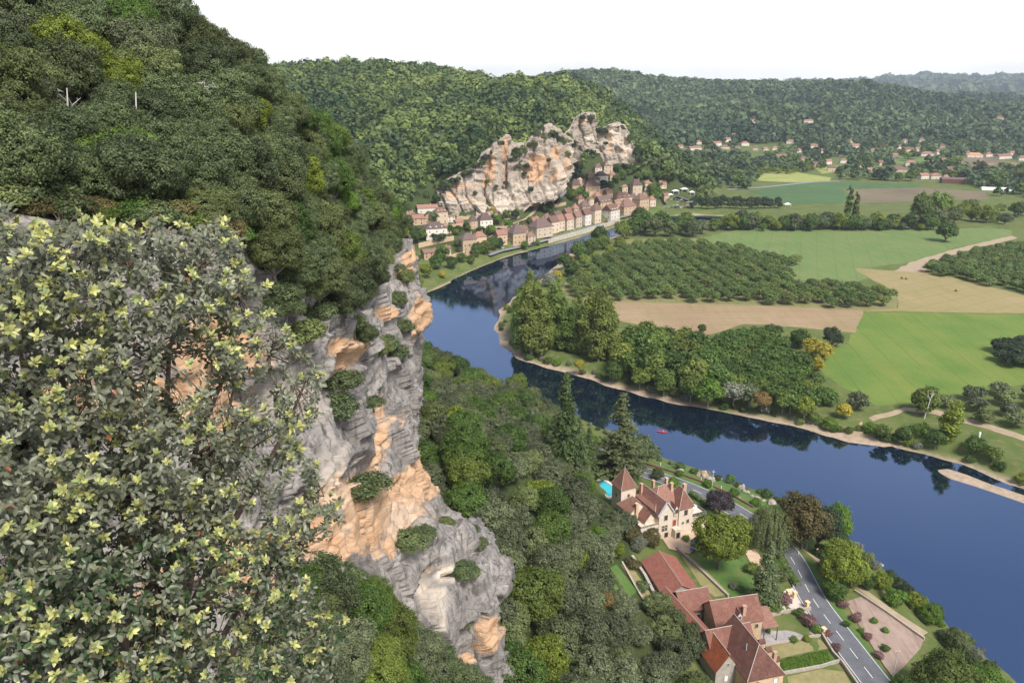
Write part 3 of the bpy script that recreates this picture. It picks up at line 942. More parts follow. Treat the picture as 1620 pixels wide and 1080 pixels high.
# ---- the village cliffs
def build_village_cliff(name, top, bot, stain_l, cream_l, label, seed):
    nr, nc = 110, 40 * len(top) // 2
    top = np.array(top, float); bot = np.array(bot, float)
    rows = []
    for k, f in enumerate(np.linspace(0, 1, 9)):
        r = top + (bot - top) * f
        ytop, ybot = top[:, 2], bot[:, 2]
        r[:, 2] = ytop + (ybot - ytop) * float(np.interp(f, [0, .42, .58, 1], [0, .30, .62, 1]))
        rows.append([tuple(c) for c in r])
    back = [(a[0], a[1] + 3, a[2] + 14) for a in top]
    low = [(a[0], a[1] + 7, a[2] - 3) for a in bot]
    P, px = surface([back] + rows + [low], nr, nc)
    Pf, pf = P.reshape(-1, 3), px.reshape(-1, 2)
    n = grid_normals(P)
    if n[nr // 2, nc // 2, 1] > 0:
        n = -n
    d = fbm(Pf * 0.03, 3, seed) * 4 + (np.abs(fbm(Pf * np.array((0.05, 0.05, 0.018)), 4, seed + 3)) * 2 - 0.5) * 3.2
    s = Pf[:, 2] / 9 + fbm(Pf * 0.02, 3, seed + 6) * 1.8
    fr = s - np.floor(s)
    d += (np.where(fr < 0.75, fr / 0.75, (1 - fr) / 0.25) - 0.5) * 2.0
    d += fbm(Pf * 0.25, 4, seed + 9) * 1.2
    d += blocks(Pf, (16, 16, 11), seed + 20) * 5.5 + blocks(Pf, (7, 7, 5), seed + 30) * 3 + blocks(Pf, (3, 3, 2), seed + 40) * 1.3
    qv = Pf @ np.array((0.9, 0.4, 0.0)) / 17.0 + fbm(Pf * 0.02, 3, seed + 50) * 1.1
    d -= np.clip(0.13 - np.abs(qv - np.round(qv)), 0, 1) * 34
    d -= blobs(pf, [(858, 262, 14, 10, 1.0), (845, 252, 10, 6, .8), (797, 262, 6, 26, .6), (830, 268, 20, 4, .8), (868, 285, 5, 14, .6), (770, 325, 6, 8, .5)], seed + 5, 0.3) * 7
    P = P + n * (d.reshape(nr, nc) * np.clip(np.linspace(-.12, 6, nr), 0.1, 1)[:, None])[..., None]
    o = link(name, mesh_from(name, P.reshape(-1, 3), grid_faces(nr, nc), [M_vrock], False,
             {"stain": blobs(pf, stain_l, seed + 1, 0.5), "cream": blobs(pf, cream_l, seed + 2, 0.5)}))
    tag(o, label, "cliff", kind="thing")
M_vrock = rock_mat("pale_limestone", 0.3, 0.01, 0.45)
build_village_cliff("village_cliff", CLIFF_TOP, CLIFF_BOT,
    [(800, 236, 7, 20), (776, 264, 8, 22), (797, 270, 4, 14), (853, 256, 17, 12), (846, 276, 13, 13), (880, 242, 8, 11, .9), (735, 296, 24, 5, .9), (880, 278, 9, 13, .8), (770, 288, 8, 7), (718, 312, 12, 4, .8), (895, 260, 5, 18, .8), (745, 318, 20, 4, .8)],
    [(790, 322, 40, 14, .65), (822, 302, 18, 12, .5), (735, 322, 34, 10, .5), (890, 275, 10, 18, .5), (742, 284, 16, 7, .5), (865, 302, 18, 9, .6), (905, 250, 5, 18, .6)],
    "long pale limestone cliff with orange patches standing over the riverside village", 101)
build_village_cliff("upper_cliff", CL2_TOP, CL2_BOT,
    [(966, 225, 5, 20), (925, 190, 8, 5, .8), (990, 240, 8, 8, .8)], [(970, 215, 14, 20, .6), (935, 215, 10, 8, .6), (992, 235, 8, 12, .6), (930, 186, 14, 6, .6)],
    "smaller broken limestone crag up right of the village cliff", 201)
# ================================================================== TREES
def leaf_cloud(rg, centers, cnorm, nleaf, leaf, crad, flat=0.75, up=0.35, rand=0.9, aspect=0.62, tint_c=0.68):
    """diamond leaves scattered round clump centres -> verts, faces, tint"""
    k = len(centers)
    n = k * nleaf
    ci = np.repeat(np.arange(k), nleaf)
    off = rg.normal(size=(n, 3)) * crad
    off[:, 2] *= flat
    C = centers[ci] + off
    nn = cnorm[ci] * 0.75 + np.array((0, 0, up)) + off / max(crad, 1e-6) * 0.35 + rg.normal(size=(n, 3)) * rand * 0.55
    nn /= np.maximum(np.linalg.norm(nn, axis=1, keepdims=True), 1e-6)
    a = np.cross(nn, rg.normal(size=(n, 3)))
    a /= np.maximum(np.linalg.norm(a, axis=1, keepdims=True), 1e-6)
    b = np.cross(nn, a)
    s = leaf * rg.uniform(0.65, 1.35, (n, 1))
    V = np.stack([C - a * s, C - b * s * aspect + nn * s * 0.12, C + a * s, C + b * s * aspect + nn * s * 0.12], 1).reshape(-1, 3)
    Fc = np.arange(n * 4).reshape(n, 4)
    ct_ = rg.uniform(0, 1, k)[ci]
    tint = np.clip(tint_c * ct_ + (1 - tint_c) * rg.uniform(0, 1, n), 0, 1)
    return V, Fc, np.repeat(tint, 4)

def lobe_points(rg, lobes, n, low=-0.35, inner=0.72):
    lobes = np.asarray(lobes, float)
    area = lobes[:, 3] * lobes[:, 4] + lobes[:, 3] * lobes[:, 5]
    w = rg.choice(len(lobes), size=n * 2, p=area / area.sum())
    d = rg.normal(size=(n * 2, 3))
    d /= np.linalg.norm(d, axis=1, keepdims=True)
    ok = d[:, 2] > low
    w, d = w[ok], d[ok]
    r = rg.uniform(inner, 1.0, (len(w), 1))
    P = lobes[w, :3] + d * lobes[w, 3:] * r
    # drop points buried inside other lobes
    keep = np.ones(len(P), bool)
    for i, L in enumerate(lobes):
        q = (((P - L[:3]) / (L[3:] * 0.80)) ** 2).sum(1)
        keep &= (q > 1) | (w == i)
    P, d = P[keep][:n], d[keep][:n]
    return P, d

def limbs(mb, rg, h0, base_r, lobes, lean=(0, 0)):
    top = np.array((lean[0], lean[1], h0))
    mb.tube([(0, 0, -1.0), (lean[0] * 0.4, lean[1] * 0.4, h0 * 0.5), top], [base_r * 1.25, base_r, base_r * 0.8], 6)
    for L in lobes:
        e = np.array(L[:3]) + np.array((0, 0, L[5] * 0.25))
        m = (top + e) / 2 + rg.normal(size=3) * 0.25 - np.array((0, 0, 0.2))
        mb.tube([top - np.array((0, 0, 0.3)), m, e], [base_r * 0.6, base_r * 0.38, base_r * 0.12], 5, False)

PROTO = {}
M_bark = surf("bark", (0.10, 0.085, 0.07), (0.18, 0.155, 0.13), 3.0, 0.95, bmp=0.05, space='object')
M_deadwood = surf("dead_wood", (0.42, 0.39, 0.35), (0.55, 0.51, 0.47), 4.0, 0.9, space='object')

def proto(key, V, Fc, tint, mb, mat):
    cm = mesh_from(key + "_crown", V, Fc, [mat], False, {"tint": tint})
    tm = mb.mesh(key + "_trunk", M_bark)
    PROTO.setdefault(key.rsplit('.', 1)[0], []).append((tm, cm))

def make_round(key, seeds, h, r, trunk, nl, nclump, nleaf, leaf, crad, mat, squash=0.85, low=-0.45, spread=0.55):
    for s in seeds:
        rg = np.random.default_rng(s)
        lobes = [(0, 0, trunk + (h - trunk) * 0.52, r * 0.72, r * 0.72, (h - trunk) * 0.46)]
        for k in range(nl):
            a = 2 * math.pi * (k + rg.uniform(-.3, .3)) / nl
            rr = r * spread * rg.uniform(0.75, 1.15)
            lr = r * (rg.uniform(0.24, 0.48) if nl > 12 else rg.uniform(0.36, 0.52))
            zz = trunk + (h - trunk) * rg.uniform(0.28, 0.72)
            lobes.append((rr * math.cos(a), rr * math.sin(a), zz, lr, lr, lr * squash))
        P, d = lobe_points(rg, lobes, nclump, low)
        V, Fc, t = leaf_cloud(rg, P, d, nleaf, leaf, crad)
        mb = MB()
        limbs(mb, rg, trunk * 1.15 + 0.2, 0.055 * r + 0.04, lobes[1:], tuple(rg.uniform(-.3, .3, 2)))
        proto(f"{key}.{s}", V, Fc, t, mb, mat)

def make_tall(key, seeds, h, r, trunk, nclump, nleaf, leaf, crad, mat, top=0.25):
    for s in seeds:
        rg = np.random.default_rng(s)
        lobes = []
        nk = 11
        for k in range(nk):
            f = k / (nk - 1)
            prof = math.sin(math.pi * (0.16 + 0.80 * f)) ** 0.8 * (1 - f * (1 - top) * 0.6)
            a = rg.uniform(0, 6.28)
            rr = r * 0.35 * rg.uniform(0.3, 1.1)
            lobes.append((rr * math.cos(a), rr * math.sin(a), trunk + (h - trunk) * (0.06 + 0.88 * f), r * prof * .82, r * prof * .82, (h - trunk) / nk * 1.15))
        P, d = lobe_points(rg, lobes, nclump, -0.7)
        V, Fc, t = leaf_cloud(rg, P, d, nleaf, leaf, crad, 1.1)
        mb = MB()
        mb.tube([(0, 0, -1), (0.1, 0, h * 0.4), (0, 0.1, h * 0.9)], [r * .11 + .05, r * .07 + .03, 0.03], 6)
        for L in lobes[::2]:
            mb.tube([(0.05, 0, L[2] - 1.2), (L[0] * 1.4, L[1] * 1.4, L[2])], [0.08, 0.03], 4, False)
        proto(f"{key}.{s}", V, Fc, t, mb, mat)

def make_conifer(key, seeds, h, r, trunk, whorls, perw, nleaf, leaf, mat, droop=0.25, irregular=0.15):
    for s in seeds:
        rg = np.random.default_rng(s)
        C, D = [], []
        mb = MB()
        mb.tube([(0, 0, -1), (0, 0, h * .5), (0, 0, h * .98)], [r * .09 + .05, r * .05 + .03, .02], 6)
        for w in range(whorls):
            f = w / (whorls - 1)
            z = trunk + (h - trunk) * f
            rr = r * (1 - f) ** 0.85 + 0.18
            for k in range(max(4, int(perw * (1 - f * 0.5)))):
                a = 2 * math.pi * (k + rg.uniform(-.4, .4)) / perw + w * 0.7
                L = rr * rg.uniform(1 - irregular * 2, 1 + irregular * 0.5)
                nb = max(2, int(L / (leaf * 1.5)))
                for q in range(nb):
                    g = (q + 0.6) / nb
                    C.append((L * g * math.cos(a), L * g * math.sin(a), z - droop * L * g + 0.10 * L * g * g))
                    D.append((0.4 * math.cos(a), 0.4 * math.sin(a), 0.75))
                if k % 2 == 0:
                    mb.tube([(0, 0, z), (L * .8 * math.cos(a), L * .8 * math.sin(a), z - droop * L * .8)], [0.06, 0.02], 4, False)
        C, D = np.array(C), np.array(D)
        V, Fc, t = leaf_cloud(rg, C, D, nleaf, leaf, leaf * 1.1, 0.55, 0.3, 0.7, 0.4)
        proto(f"{key}.{s}", V, Fc, t, mb, mat)

def make_willow(key, seeds, h, r, mat):
    for s in seeds:
        rg = np.random.default_rng(s)
        C, D = [], []
        for k in range(430):
            a = rg.uniform(0, 6.28)
            rr = r * math.sqrt(rg.uniform(0.03, 1))
            zt = h * (1 - 0.42 * (rr / r) ** 2) * rg.uniform(0.88, 1.04)
            ln = rg.uniform(0.35, 0.85) * zt
            for q in range(11):
                g = q / 10
                C.append(((rr + 0.35 * g) * math.cos(a), (rr + .35 * g) * math.sin(a), zt - ln * g))
                D.append((math.cos(a), math.sin(a), 0.1 + 0.6 * (1 - g)))
        V, Fc, t = leaf_cloud(rg, np.array(C), np.array(D), 4, 0.22, 0.14, 2.0, 0.1, 0.6, 0.3)
        mb = MB()
        limbs(mb, rg, h * 0.4, 0.35, [(r * .5, 0, h * .75, 1, 1, 1), (-r * .4, r * .3, h * .75, 1, 1, 1), (0, -r * .5, h * .8, 1, 1, 1)])
        proto(f"{key}.{s}", V, Fc, t, mb, mat)

L_holm = leaf_mat("holm_oak_leaves", (0.022, 0.036, 0.014), (0.138, 0.175, 0.068), (0.150, 0.178, 0.055), 0.38, 0.2)
L_holmg = leaf_mat("grey_holm_leaves", (0.034, 0.044, 0.020), (0.165, 0.188, 0.092), (0.150, 0.185, 0.058), 0.32, 0.2)
L_dec = leaf_mat("oak_leaves", (0.024, 0.052, 0.009), (0.120, 0.195, 0.036), (0.165, 0.205, 0.036), 0.28, 0.28)
L_wal = leaf_mat("walnut_leaves", (0.050, 0.084, 0.022), (0.170, 0.235, 0.064), (0.190, 0.232, 0.056), 0.2, 0.3)
L_pop = leaf_mat("poplar_leaves", (0.080, 0.130, 0.022), (0.240, 0.320, 0.075), (0.285, 0.325, 0.070), 0.2, 0.45)
L_yel = leaf_mat("yellow_leaves", (0.22, 0.19, 0.02), (0.46, 0.38, 0.05), None, 0.15)
L_ygr = leaf_mat("yellow_green_leaves", (0.075, 0.110, 0.010), (0.225, 0.265, 0.034), None, 0.15)
L_bright = leaf_mat("bright_green_leaves", (0.045, 0.105, 0.010), (0.165, 0.260, 0.032), None, 0.15)
L_rust = leaf_mat("rusty_leaves", (0.14, 0.085, 0.025), (0.27, 0.18, 0.06), None, 0.15)
L_brown = leaf_mat("browning_leaves", (0.06, 0.055, 0.018), (0.17, 0.135, 0.05), None, 0.15)
L_dark = leaf_mat("dark_needles", (0.018, 0.032, 0.015), (0.06, 0.085, 0.035), None, 0.15)
L_spr = leaf_mat("spruce_needles", (0.030, 0.055, 0.015), (0.105, 0.150, 0.045), None, 0.15)
L_ced = leaf_mat("cedar_needles", (0.06, 0.082, 0.028), (0.19, 0.215, 0.085), None, 0.15, 0.3)
L_purp = leaf_mat("purple_leaves", (0.022, 0.016, 0.018), (0.065, 0.045, 0.050), None, 0.15)
L_pink = leaf_mat("pink_blossom", (0.12, 0.06, 0.055), (0.34, 0.19, 0.18), None, 0.2)
L_silv = leaf_mat("silver_leaves", (0.12, 0.13, 0.08), (0.26, 0.27, 0.19), None, 0.15)
L_wil = leaf_mat("willow_leaves", (0.075, 0.100, 0.030), (0.190, 0.225, 0.085), None, 0.12)

make_round("holm_n", (1, 2, 3, 41), 7.0, 3.7, 0.4, 17, 760, 52, 0.098, 0.235, L_holm, 0.95, -0.8, 0.66)
make_round("holm_m", (5, 6, 7, 8), 7.6, 4.0, 0.4, 14, 430, 22, 0.19, 0.30, L_holmg, 0.95, -0.75, 0.62)
make_round("round_f", (9, 10, 11, 12), 7.0, 3.9, 1.4, 7, 190, 11, 0.40, 0.42, L_wal, 0.85, -0.45, 0.48)
make_round("broad_m", (13, 14, 15), 11.0, 5.0, 1.9, 15, 620, 24, 0.20, 0.36, L_dec, 0.95, -0.6, 0.6)
make_round("broad_f", (16, 17, 18, 36), 11.0, 4.9, 1.2, 10, 300, 12, 0.46, 0.5, L_dec, 0.95, -0.6)
make_round("shrub_n", (19, 20, 21), 2.0, 1.5, 0.1, 6, 230, 26, 0.10, 0.17, L_holm, 0.8, -0.5)
make_round("shrub_m", (22, 23), 2.4, 1.6, 0.1, 8, 150, 16, 0.13, 0.18, L_dec, 0.8, -0.6)
make_round("mini_f", (24, 25, 26), 9.0, 4.6, 1.0, 6, 80, 8, 0.8, 0.6, L_dec, 0.95, -0.5)
make_tall("poplar_f", (27, 28, 29), 21.0, 4.0, 1.0, 520, 10, 0.38, 0.42, L_pop)
make_tall("cypress_f", (30,), 16.0, 2.2, 0.5, 130, 8, 0.6, 0.4, L_pop, 0.1)
make_conifer("spruce_m", (31, 32), 22.0, 5.4, 1.0, 30, 15, 9, 0.34, L_spr, 0.28)
make_conifer("cedar_m", (33,), 22.0, 7.5, 2.0, 21, 16, 11, 0.36, L_ced, 0.06, 0.35)
make_willow("willow_m", (34,), 12.0, 6.0, L_wil)
make_round("maple_m", (35,), 12.0, 6.2, 2.0, 16, 760, 24, 0.21, 0.36, L_ygr, 0.75, -0.5, 0.64)

prng = random.Random(5)
SIZE = {'poplar_f': 2.25, 'broad_f': 1.75, 'round_f': 1.34, 'mini_f': 1.35, 'holm_m': 1.22, 'broad_m': 1.5, 'cypress_f': 1.3, 'holm_n': 1.38, 'maple_m': 1.5, 'willow_m': 1.2, 'spruce_m': 1.6, 'cedar_m': 1.5, 'shrub_m': 1.25, 'shrub_n': 1.2}
def plant(kind, P, scale, name, label, group=None, cat="tree", mat=None, rz=None, sz=None, var=None, parts=True):
    tm, cm = PROTO[kind][prng.randrange(len(PROTO[kind])) if var is None else var]
    rz = prng.uniform(0, 6.28) if rz is None else rz
    scale = scale * SIZE[kind]
    if parts:
        e = empty(name, P, rz)
        tk = link("trunk", tm, e)
        o = link("crown", cm, e)
    else:
        e = o = link(name, cm, None, P, rz)
    e.scale = (scale, scale, scale * (sz or prng.uniform(0.9, 1.12)))
    if mat is not None:
        o.material_slots[0].link = 'OBJECT'
        o.material_slots[0].material = mat
    tag(e, label, cat, group)
    return e

def scatter(xy0, xy1, test, spacing, seed, tries=60000):
    """points at least `spacing` apart (callable or number) where test(x, y) holds"""
    rg = np.random.default_rng(seed)
    X = rg.uniform(xy0[0], xy1[0], tries); Y = rg.uniform(xy0[1], xy1[1], tries)
    ok = test(X, Y)
    X, Y = X[ok], Y[ok]
    cell, out = {}, []
    for x, y in zip(X.tolist(), Y.tolist()):
        s = spacing(x, y) if callable(spacing) else spacing
        cx, cy = int(x // s), int(y // s)
        bad = False
        for i in (-1, 0, 1):
            for j in (-1, 0, 1):
                for (a, b) in cell.get((cx + i, cy + j), ()):
                    if (a - x) ** 2 + (b - y) ** 2 < s * s:
                        bad = True
        if not bad:
            cell.setdefault((cx, cy), []).append((x, y))
            out.append((x, y))
    return out

# ---- the far woods: one mass each
def wood(name, pts, rad, nleaf, mat, seed, hgt=1.0, leaf=0.5):
    rg = np.random.default_rng(seed)
    pts = np.asarray(pts)
    n = len(pts)
    Z = ground_h(pts[:, 0], pts[:, 1])
    r = rad * np.clip(rg.lognormal(0, 0.32, n), 0.5, 1.9)
    ti = np.repeat(np.arange(n), nleaf)
    d = rg.normal(size=(n * nleaf, 3))
    d[:, 2] = np.abs(d[:, 2]) * 1.1 - 0.25
    d /= np.linalg.norm(d, axis=1, keepdims=True)
    ctr = np.column_stack([pts, Z + r * 0.75 * hgt])
    P = ctr[ti] + d * r[ti, None] * rg.uniform(0.72, 1.12, (n * nleaf, 1)) * np.array((1, 1, hgt))
    nn = d + rg.normal(size=P.shape) * 0.3 + np.array((0, 0, 0.10))
    nn /= np.linalg.norm(nn, axis=1, keepdims=True)
    a = np.cross(nn, rg.normal(size=P.shape)); a /= np.linalg.norm(a, axis=1, keepdims=True)
    b = np.cross(nn, a)
    s = (r[ti] * leaf * rg.uniform(0.7, 1.2, n * nleaf))[:, None]
    V = np.stack([P - a * s, P - b * s * 0.8, P + a * s, P + b * s * 0.8], 1).reshape(-1, 3)
    patch = fbm(np.column_stack([pts * (0.009 if rad < 8 else 0.0035), np.zeros(n)]), 4, seed) * 1.3
    tt = np.clip(0.34 + 0.50 * patch + rg.normal(size=n) * 0.20 + (rg.random(n) < .06) * .35, 0, 1)
    tint = np.clip(tt[ti] * 0.9 + rg.uniform(-.04, 0.10, n * nleaf), 0, 1)
    o = link(name, mesh_from(name, V, np.arange(len(V)).reshape(-1, 4), [mat], False, {"tint": np.repeat(tint, 4)}))
    return o

L_wood = leaf_mat("hill_wood_leaves", (0.026, 0.058, 0.018), (0.200, 0.250, 0.060), None, 0.0, 0.25)
L_woodB = leaf_mat("far_wood_leaves", (0.028, 0.056, 0.024), (0.130, 0.180, 0.066), None, 0.0, 0.25)
VILLAGE = [(628, 332), (668, 316), (694, 318), (705, 332), (815, 340), (842, 314), (905, 292), (930, 252), (975, 250), (1005, 280), (1060, 280), (1100, 300), (1090, 345), (985, 362), (880, 390), (800, 410), (740, 432), (668, 472), (600, 480), (600, 430), (640, 380)]
CB = np.array([atY(a[0], a[1], a[2] - 8)[:2] for a in CLIFF_BOT] + [atY(a[0], a[1], a[2] + 7)[:2] for a in reversed(CLIFF_TOP)])
CB2 = np.array([atY(a[0], a[1], a[2] - 8)[:2] for a in CL2_BOT] + [atY(a[0], a[1], a[2] + 5)[:2] for a in reversed(CL2_TOP)])
def hillA_test(x, y):
    h = ground_h(x, y)
    q = proj(np.column_stack([x, y, h]))
    return (h > FLOOR + 5) & (q[:, 0] > 360) & (q[:, 0] < 1120) & ~inpoly(q[:, 0], q[:, 1], VILLAGE) & ~inpoly(x, y, CB) & ~inpoly(x, y, CB2)
ptsA = scatter((-480, 560), (330, 1420), hillA_test, 7.8, 7, 60000)
oA = wood("hill_wood", ptsA, 6.2, 64, L_wood, 77, 1.05, 0.29)
tag(oA, "dense green wood covering the hill behind the cliffside village", "wood", kind="stuff")

FAR_H = [(1076, 236, 8), (1098, 238, 22), (1133, 230, 14), (1150, 224, 10), (1160, 217, 8), (1178, 230, 12), (1146, 236, 14), (1190, 194, 8), (1250, 227, 12), (1287, 234, 16), (1277, 195, 16),
         (1235, 251, 18), (1270, 255, 12), (1290, 264, 14), (1316, 270, 14), (1345, 274, 11), (1352, 234, 18), (1416, 272, 34), (1432, 226, 12), (1436, 240, 16), (1457, 224, 9), (1440, 262, 16),
         (1470, 262, 14), (1466, 247, 18), (1484, 244, 9), (1541, 249, 22), (1563, 248, 10), (1586, 251, 32), (1617, 254, 12), (1460, 283, 14), (1478, 283, 16), (1513, 290, 46), (1503, 272, 16), (1538, 268, 12), (1566, 267, 12), (1581, 189, 10), (1333, 258, 10), (1392, 262, 9), (1210, 240, 9), (1118, 243, 8),
         (1105, 228, 8), (1165, 238, 9), (1195, 238, 8), (1225, 238, 8), (1262, 242, 9), (1300, 242, 8), (1325, 248, 9), (1310, 260, 9), (1360, 266, 9), (1375, 274, 9), (1380, 242, 8), (1400, 238, 8), (1415, 250, 9), (1450, 240, 9), (1490, 258, 10), (1522, 264, 9), (1550, 260, 9), (1600, 266, 9), (1530, 246, 8), (1490, 234, 8), (1420, 236, 8), (1345, 226, 8), (1600, 246, 10), (1495, 286, 10), (1085, 242, 9), (1132, 246, 8)]
FAR_H.sort()
FAR_P = [hit(a, b) for a, b, _ in FAR_H]
FP = np.array(FAR_P)[:, :2]
def hillB_test(x, y):
    h = base_h(x, y)
    q = proj(np.column_stack([x, y, h]))
    ok = (h > FLOOR + 6) & (q[:, 0] > 840) & (q[:, 0] < 1720) & (q[:, 1] < 236) & (y > 1450)
    for p in FP:
        ok &= ~((np.abs(x - p[0]) < 16) & (y < p[1] + 10) & (y > p[1] - 45))
    return ok
ptsB = scatter((60, 1400), (2300, 3700), hillB_test, 12.0, 8, 60000)
oB = wood("valley_hill_wood", ptsB, 9.5, 22, L_woodB, 78, 0.85, 0.42)
tag(oB, "dark green wood over the long hill across the valley", "wood", kind="stuff")
def hillC_test(x, y):
    h = base_h(x, y)
    q = proj(np.column_stack([x, y, h]))
    return (h > 60) & (q[:, 0] > 1200) & (q[:, 0] < 1720)
ptsC = scatter((1800, 6600), (7200, 9800), hillC_test, 55, 9, 8000)
oC = wood("distant_wood", ptsC, 42, 14, L_woodB, 79, 0.6, 0.6)
tag(oC, "pale distant wooded ridge on the right horizon", "wood", kind="stuff")

# hedges, orchards and gardens of the far valley floor, too many and too small to tell apart
NOT_WOOD = [[(1180, 308), (1200, 268), (1315, 276), (1330, 284), (1460, 288), (1570, 300), (1565, 322), (1240, 326)], [(1500, 248), (1560, 245), (1640, 262), (1640, 274), (1540, 270)], [(1030, 335), (1040, 295), (1180, 300), (1250, 335)],
            [(1395, 244), (1470, 250), (1505, 262), (1440, 264), (1400, 256)], [(1285, 268), (1330, 260), (1328, 273), (1298, 277)]]
def valley_test(x, y):
    q = proj(np.column_stack([x, y, np.full(len(x), FLOOR)]))
    ok = (q[:, 0] > 1040) & (q[:, 0] < 1720) & (q[:, 1] > 222) & (q[:, 1] < 322) & (base_h(x, y) < FLOOR + 8)
    for pl in NOT_WOOD:
        ok &= ~inpoly(q[:, 0], q[:, 1], pl)
    for a, b, w in FAR_H:
        ok &= ~((np.abs(q[:, 0] - a) < w * .5 + 2) & (q[:, 1] > b - 5) & (q[:, 1] < b + 6))
    n = fbm(np.column_stack([x * 0.008, y * 0.004, x * 0]), 3, 61)
    return ok & (n > -0.12 + 0.25 * np.sin(q[:, 1] * 0.9) * 0.4)
ptsV = scatter((120, 900), (1500, 2400), valley_test, 13, 17, 9000)
oV = wood("valley_greenery", ptsV, 7.0, 40, L_woodB, 83, 0.9, 0.36)
tag(oV, "hedges and small trees filling the far valley floor between the houses", "greenery", kind="stuff")
# ================================================================== PLANTING
def ordinal(k):
    return f"{k}{'th' if 10 < k % 100 < 20 else {1: 'st', 2: 'nd', 3: 'rd'}.get(k % 10, 'th')}"
# ================================================================== PLANTING
# ---- trees on the slope above the cliff
def plant_hillside():
    nr, nc = hs_P.shape[:2]
    rg = np.random.default_rng(3)
    chosen = []
    cand = [(rg.uniform(16, 96), rg.uniform(4, nc - 12)) for _ in range(6000)]
    for u, v in cand:
        p = hs_P[int(u), int(v)]
        q = proj(p)[0]
        if not (-160 < q[0] < 660):
            continue
        if q[0] < 420 and u < 17 + 14 * float(vnoise(np.array([[q[0] * 0.012, 0.5, 0.2]]), 4)[0]):
            continue
        sp = 4.9 if q[2] < 135 else 5.0
        if all(((p - c[0]) ** 2).sum() > sp * sp for c in chosen):
            chosen.append((p, q, u))
    for p, q, u in chosen:
        kind = "holm_n"
        r_ = prng.random()
        mat = None
        nm, lb = "holm_oak", "rounded dark holm oak in the thick wood on the slope above the cliff"
        gp = "holm oaks on the slope above the cliff"
        if r_ < 0.10 or (q[0] > 470 and q[1] < 330 and r_ < 0.45 and u > 60):
            mat, nm, lb, gp = L_dec, "downy_oak", "fresher green oak among the holm oaks above the cliff", "green oaks above the cliff"
        elif r_ < 0.125:
            mat, nm, lb, gp = L_bright, "ash_tree", "bright green leafy tree among the dark oaks above the cliff", "bright green trees above the cliff"
        elif r_ < 0.27:
            mat, nm, lb, gp = L_ygr if r_ < 0.19 else L_holmg, "young_oak", "greyish or yellowish young oak on the slope above the cliff", "paler young oaks above the cliff"
        zone = ("along the skyline" if u > 78 else "on the upper slope" if u > 55 else "on the middle slope" if u > 34 else "just above the brink")
        part = ("at the left edge" if q[0] < 110 else "above the foreground bush" if q[0] < 300 else "right of the dead trees" if q[0] < 440 else "on the far spur")
        lb = {"holm_oak": "dark holm oak", "downy_oak": "fresher green oak", "ash_tree": "bright green leafy tree", "young_oak": "pale young oak"}[nm] + f" {zone}, {part}"
        s = prng.uniform(0.62, 1.0) * (0.95 if q[2] < 130 else 0.82)
        if u < 26: s *= 0.75
        plant(kind, p - np.array((0, 0, 0.5)), s, nm, lb, gp, mat=mat)
    # dead snags and bleached boughs
    for i, (px, py, Y, lb) in enumerate([(213, 168, 92, "short bleached snag standing among the oaks of the upper slope"), (322, 152, 104, "bleached forked dead tree rising between dark oaks near the skyline"),
                                         (105, 165, 90, "bare grey dead boughs tangled in the oaks at the far left"), (285, 285, 86, "pale dead branches below the oaks, mid slope")]):
        p = atY(px, py, Y)
        e = empty("dead_tree", p - np.array((0, 0, 2.5)))
        tag(e, lb, "dead tree")
        rg2 = np.random.default_rng(40 + i)
        mb = MB()
        hgt = 4.2 if i else 4.0
        mb.tube([(0, 0, 0), (0.1, 0, hgt * .5), (0.3, 0.1, hgt)], [0.13, 0.10, 0.06], 6)
        mb.build("trunk", M_deadwood, e)
        if i:
            for k in range(5):
                a = rg2.uniform(0, 6.28); z = rg2.uniform(1.8, hgt)
                mb2 = MB()
                e1 = np.array((math.cos(a), math.sin(a), rg2.uniform(-0.2, 0.9)))
                L = rg2.uniform(1.2, 2.4)
                p1 = np.array((0.1, 0, z)); p2 = p1 + e1 * L * .5 + rg2.normal(size=3) * .15; p3 = p1 + e1 * L
                mb2.tube([p1, p2, p3], [0.06, 0.045, 0.015], 5)
                for j in range(3):
                    d = rg2.normal(size=3) * 0.45
                    mb2.tube([p2 + (p3 - p2) * j / 3, p2 + (p3 - p2) * j / 3 + d], [0.03, 0.008], 4)
                mb2.build("branch", M_deadwood, e)
plant_hillside()
ur = random.Random(21)
for k in range(46):
    x = -20 + k * 9.6 + ur.uniform(-5, 5)
    v_ = min(range(hs_P.shape[1]), key=lambda j: abs(proj(hs_P[22, j])[0][0] - x))
    p = hs_P[ur.randrange(17, 27), v_]
    plant("shrub_n", p - np.array((0, 0, .3)), ur.uniform(.7, 1.3), "brink_shrub", f"{ordinal(k + 1)} low shrub from the left under the oaks along the brink", "undergrowth along the brink", "shrub", mat=ur.choice([L_holm, L_dec, L_brown, L_holm]), sz=.8)

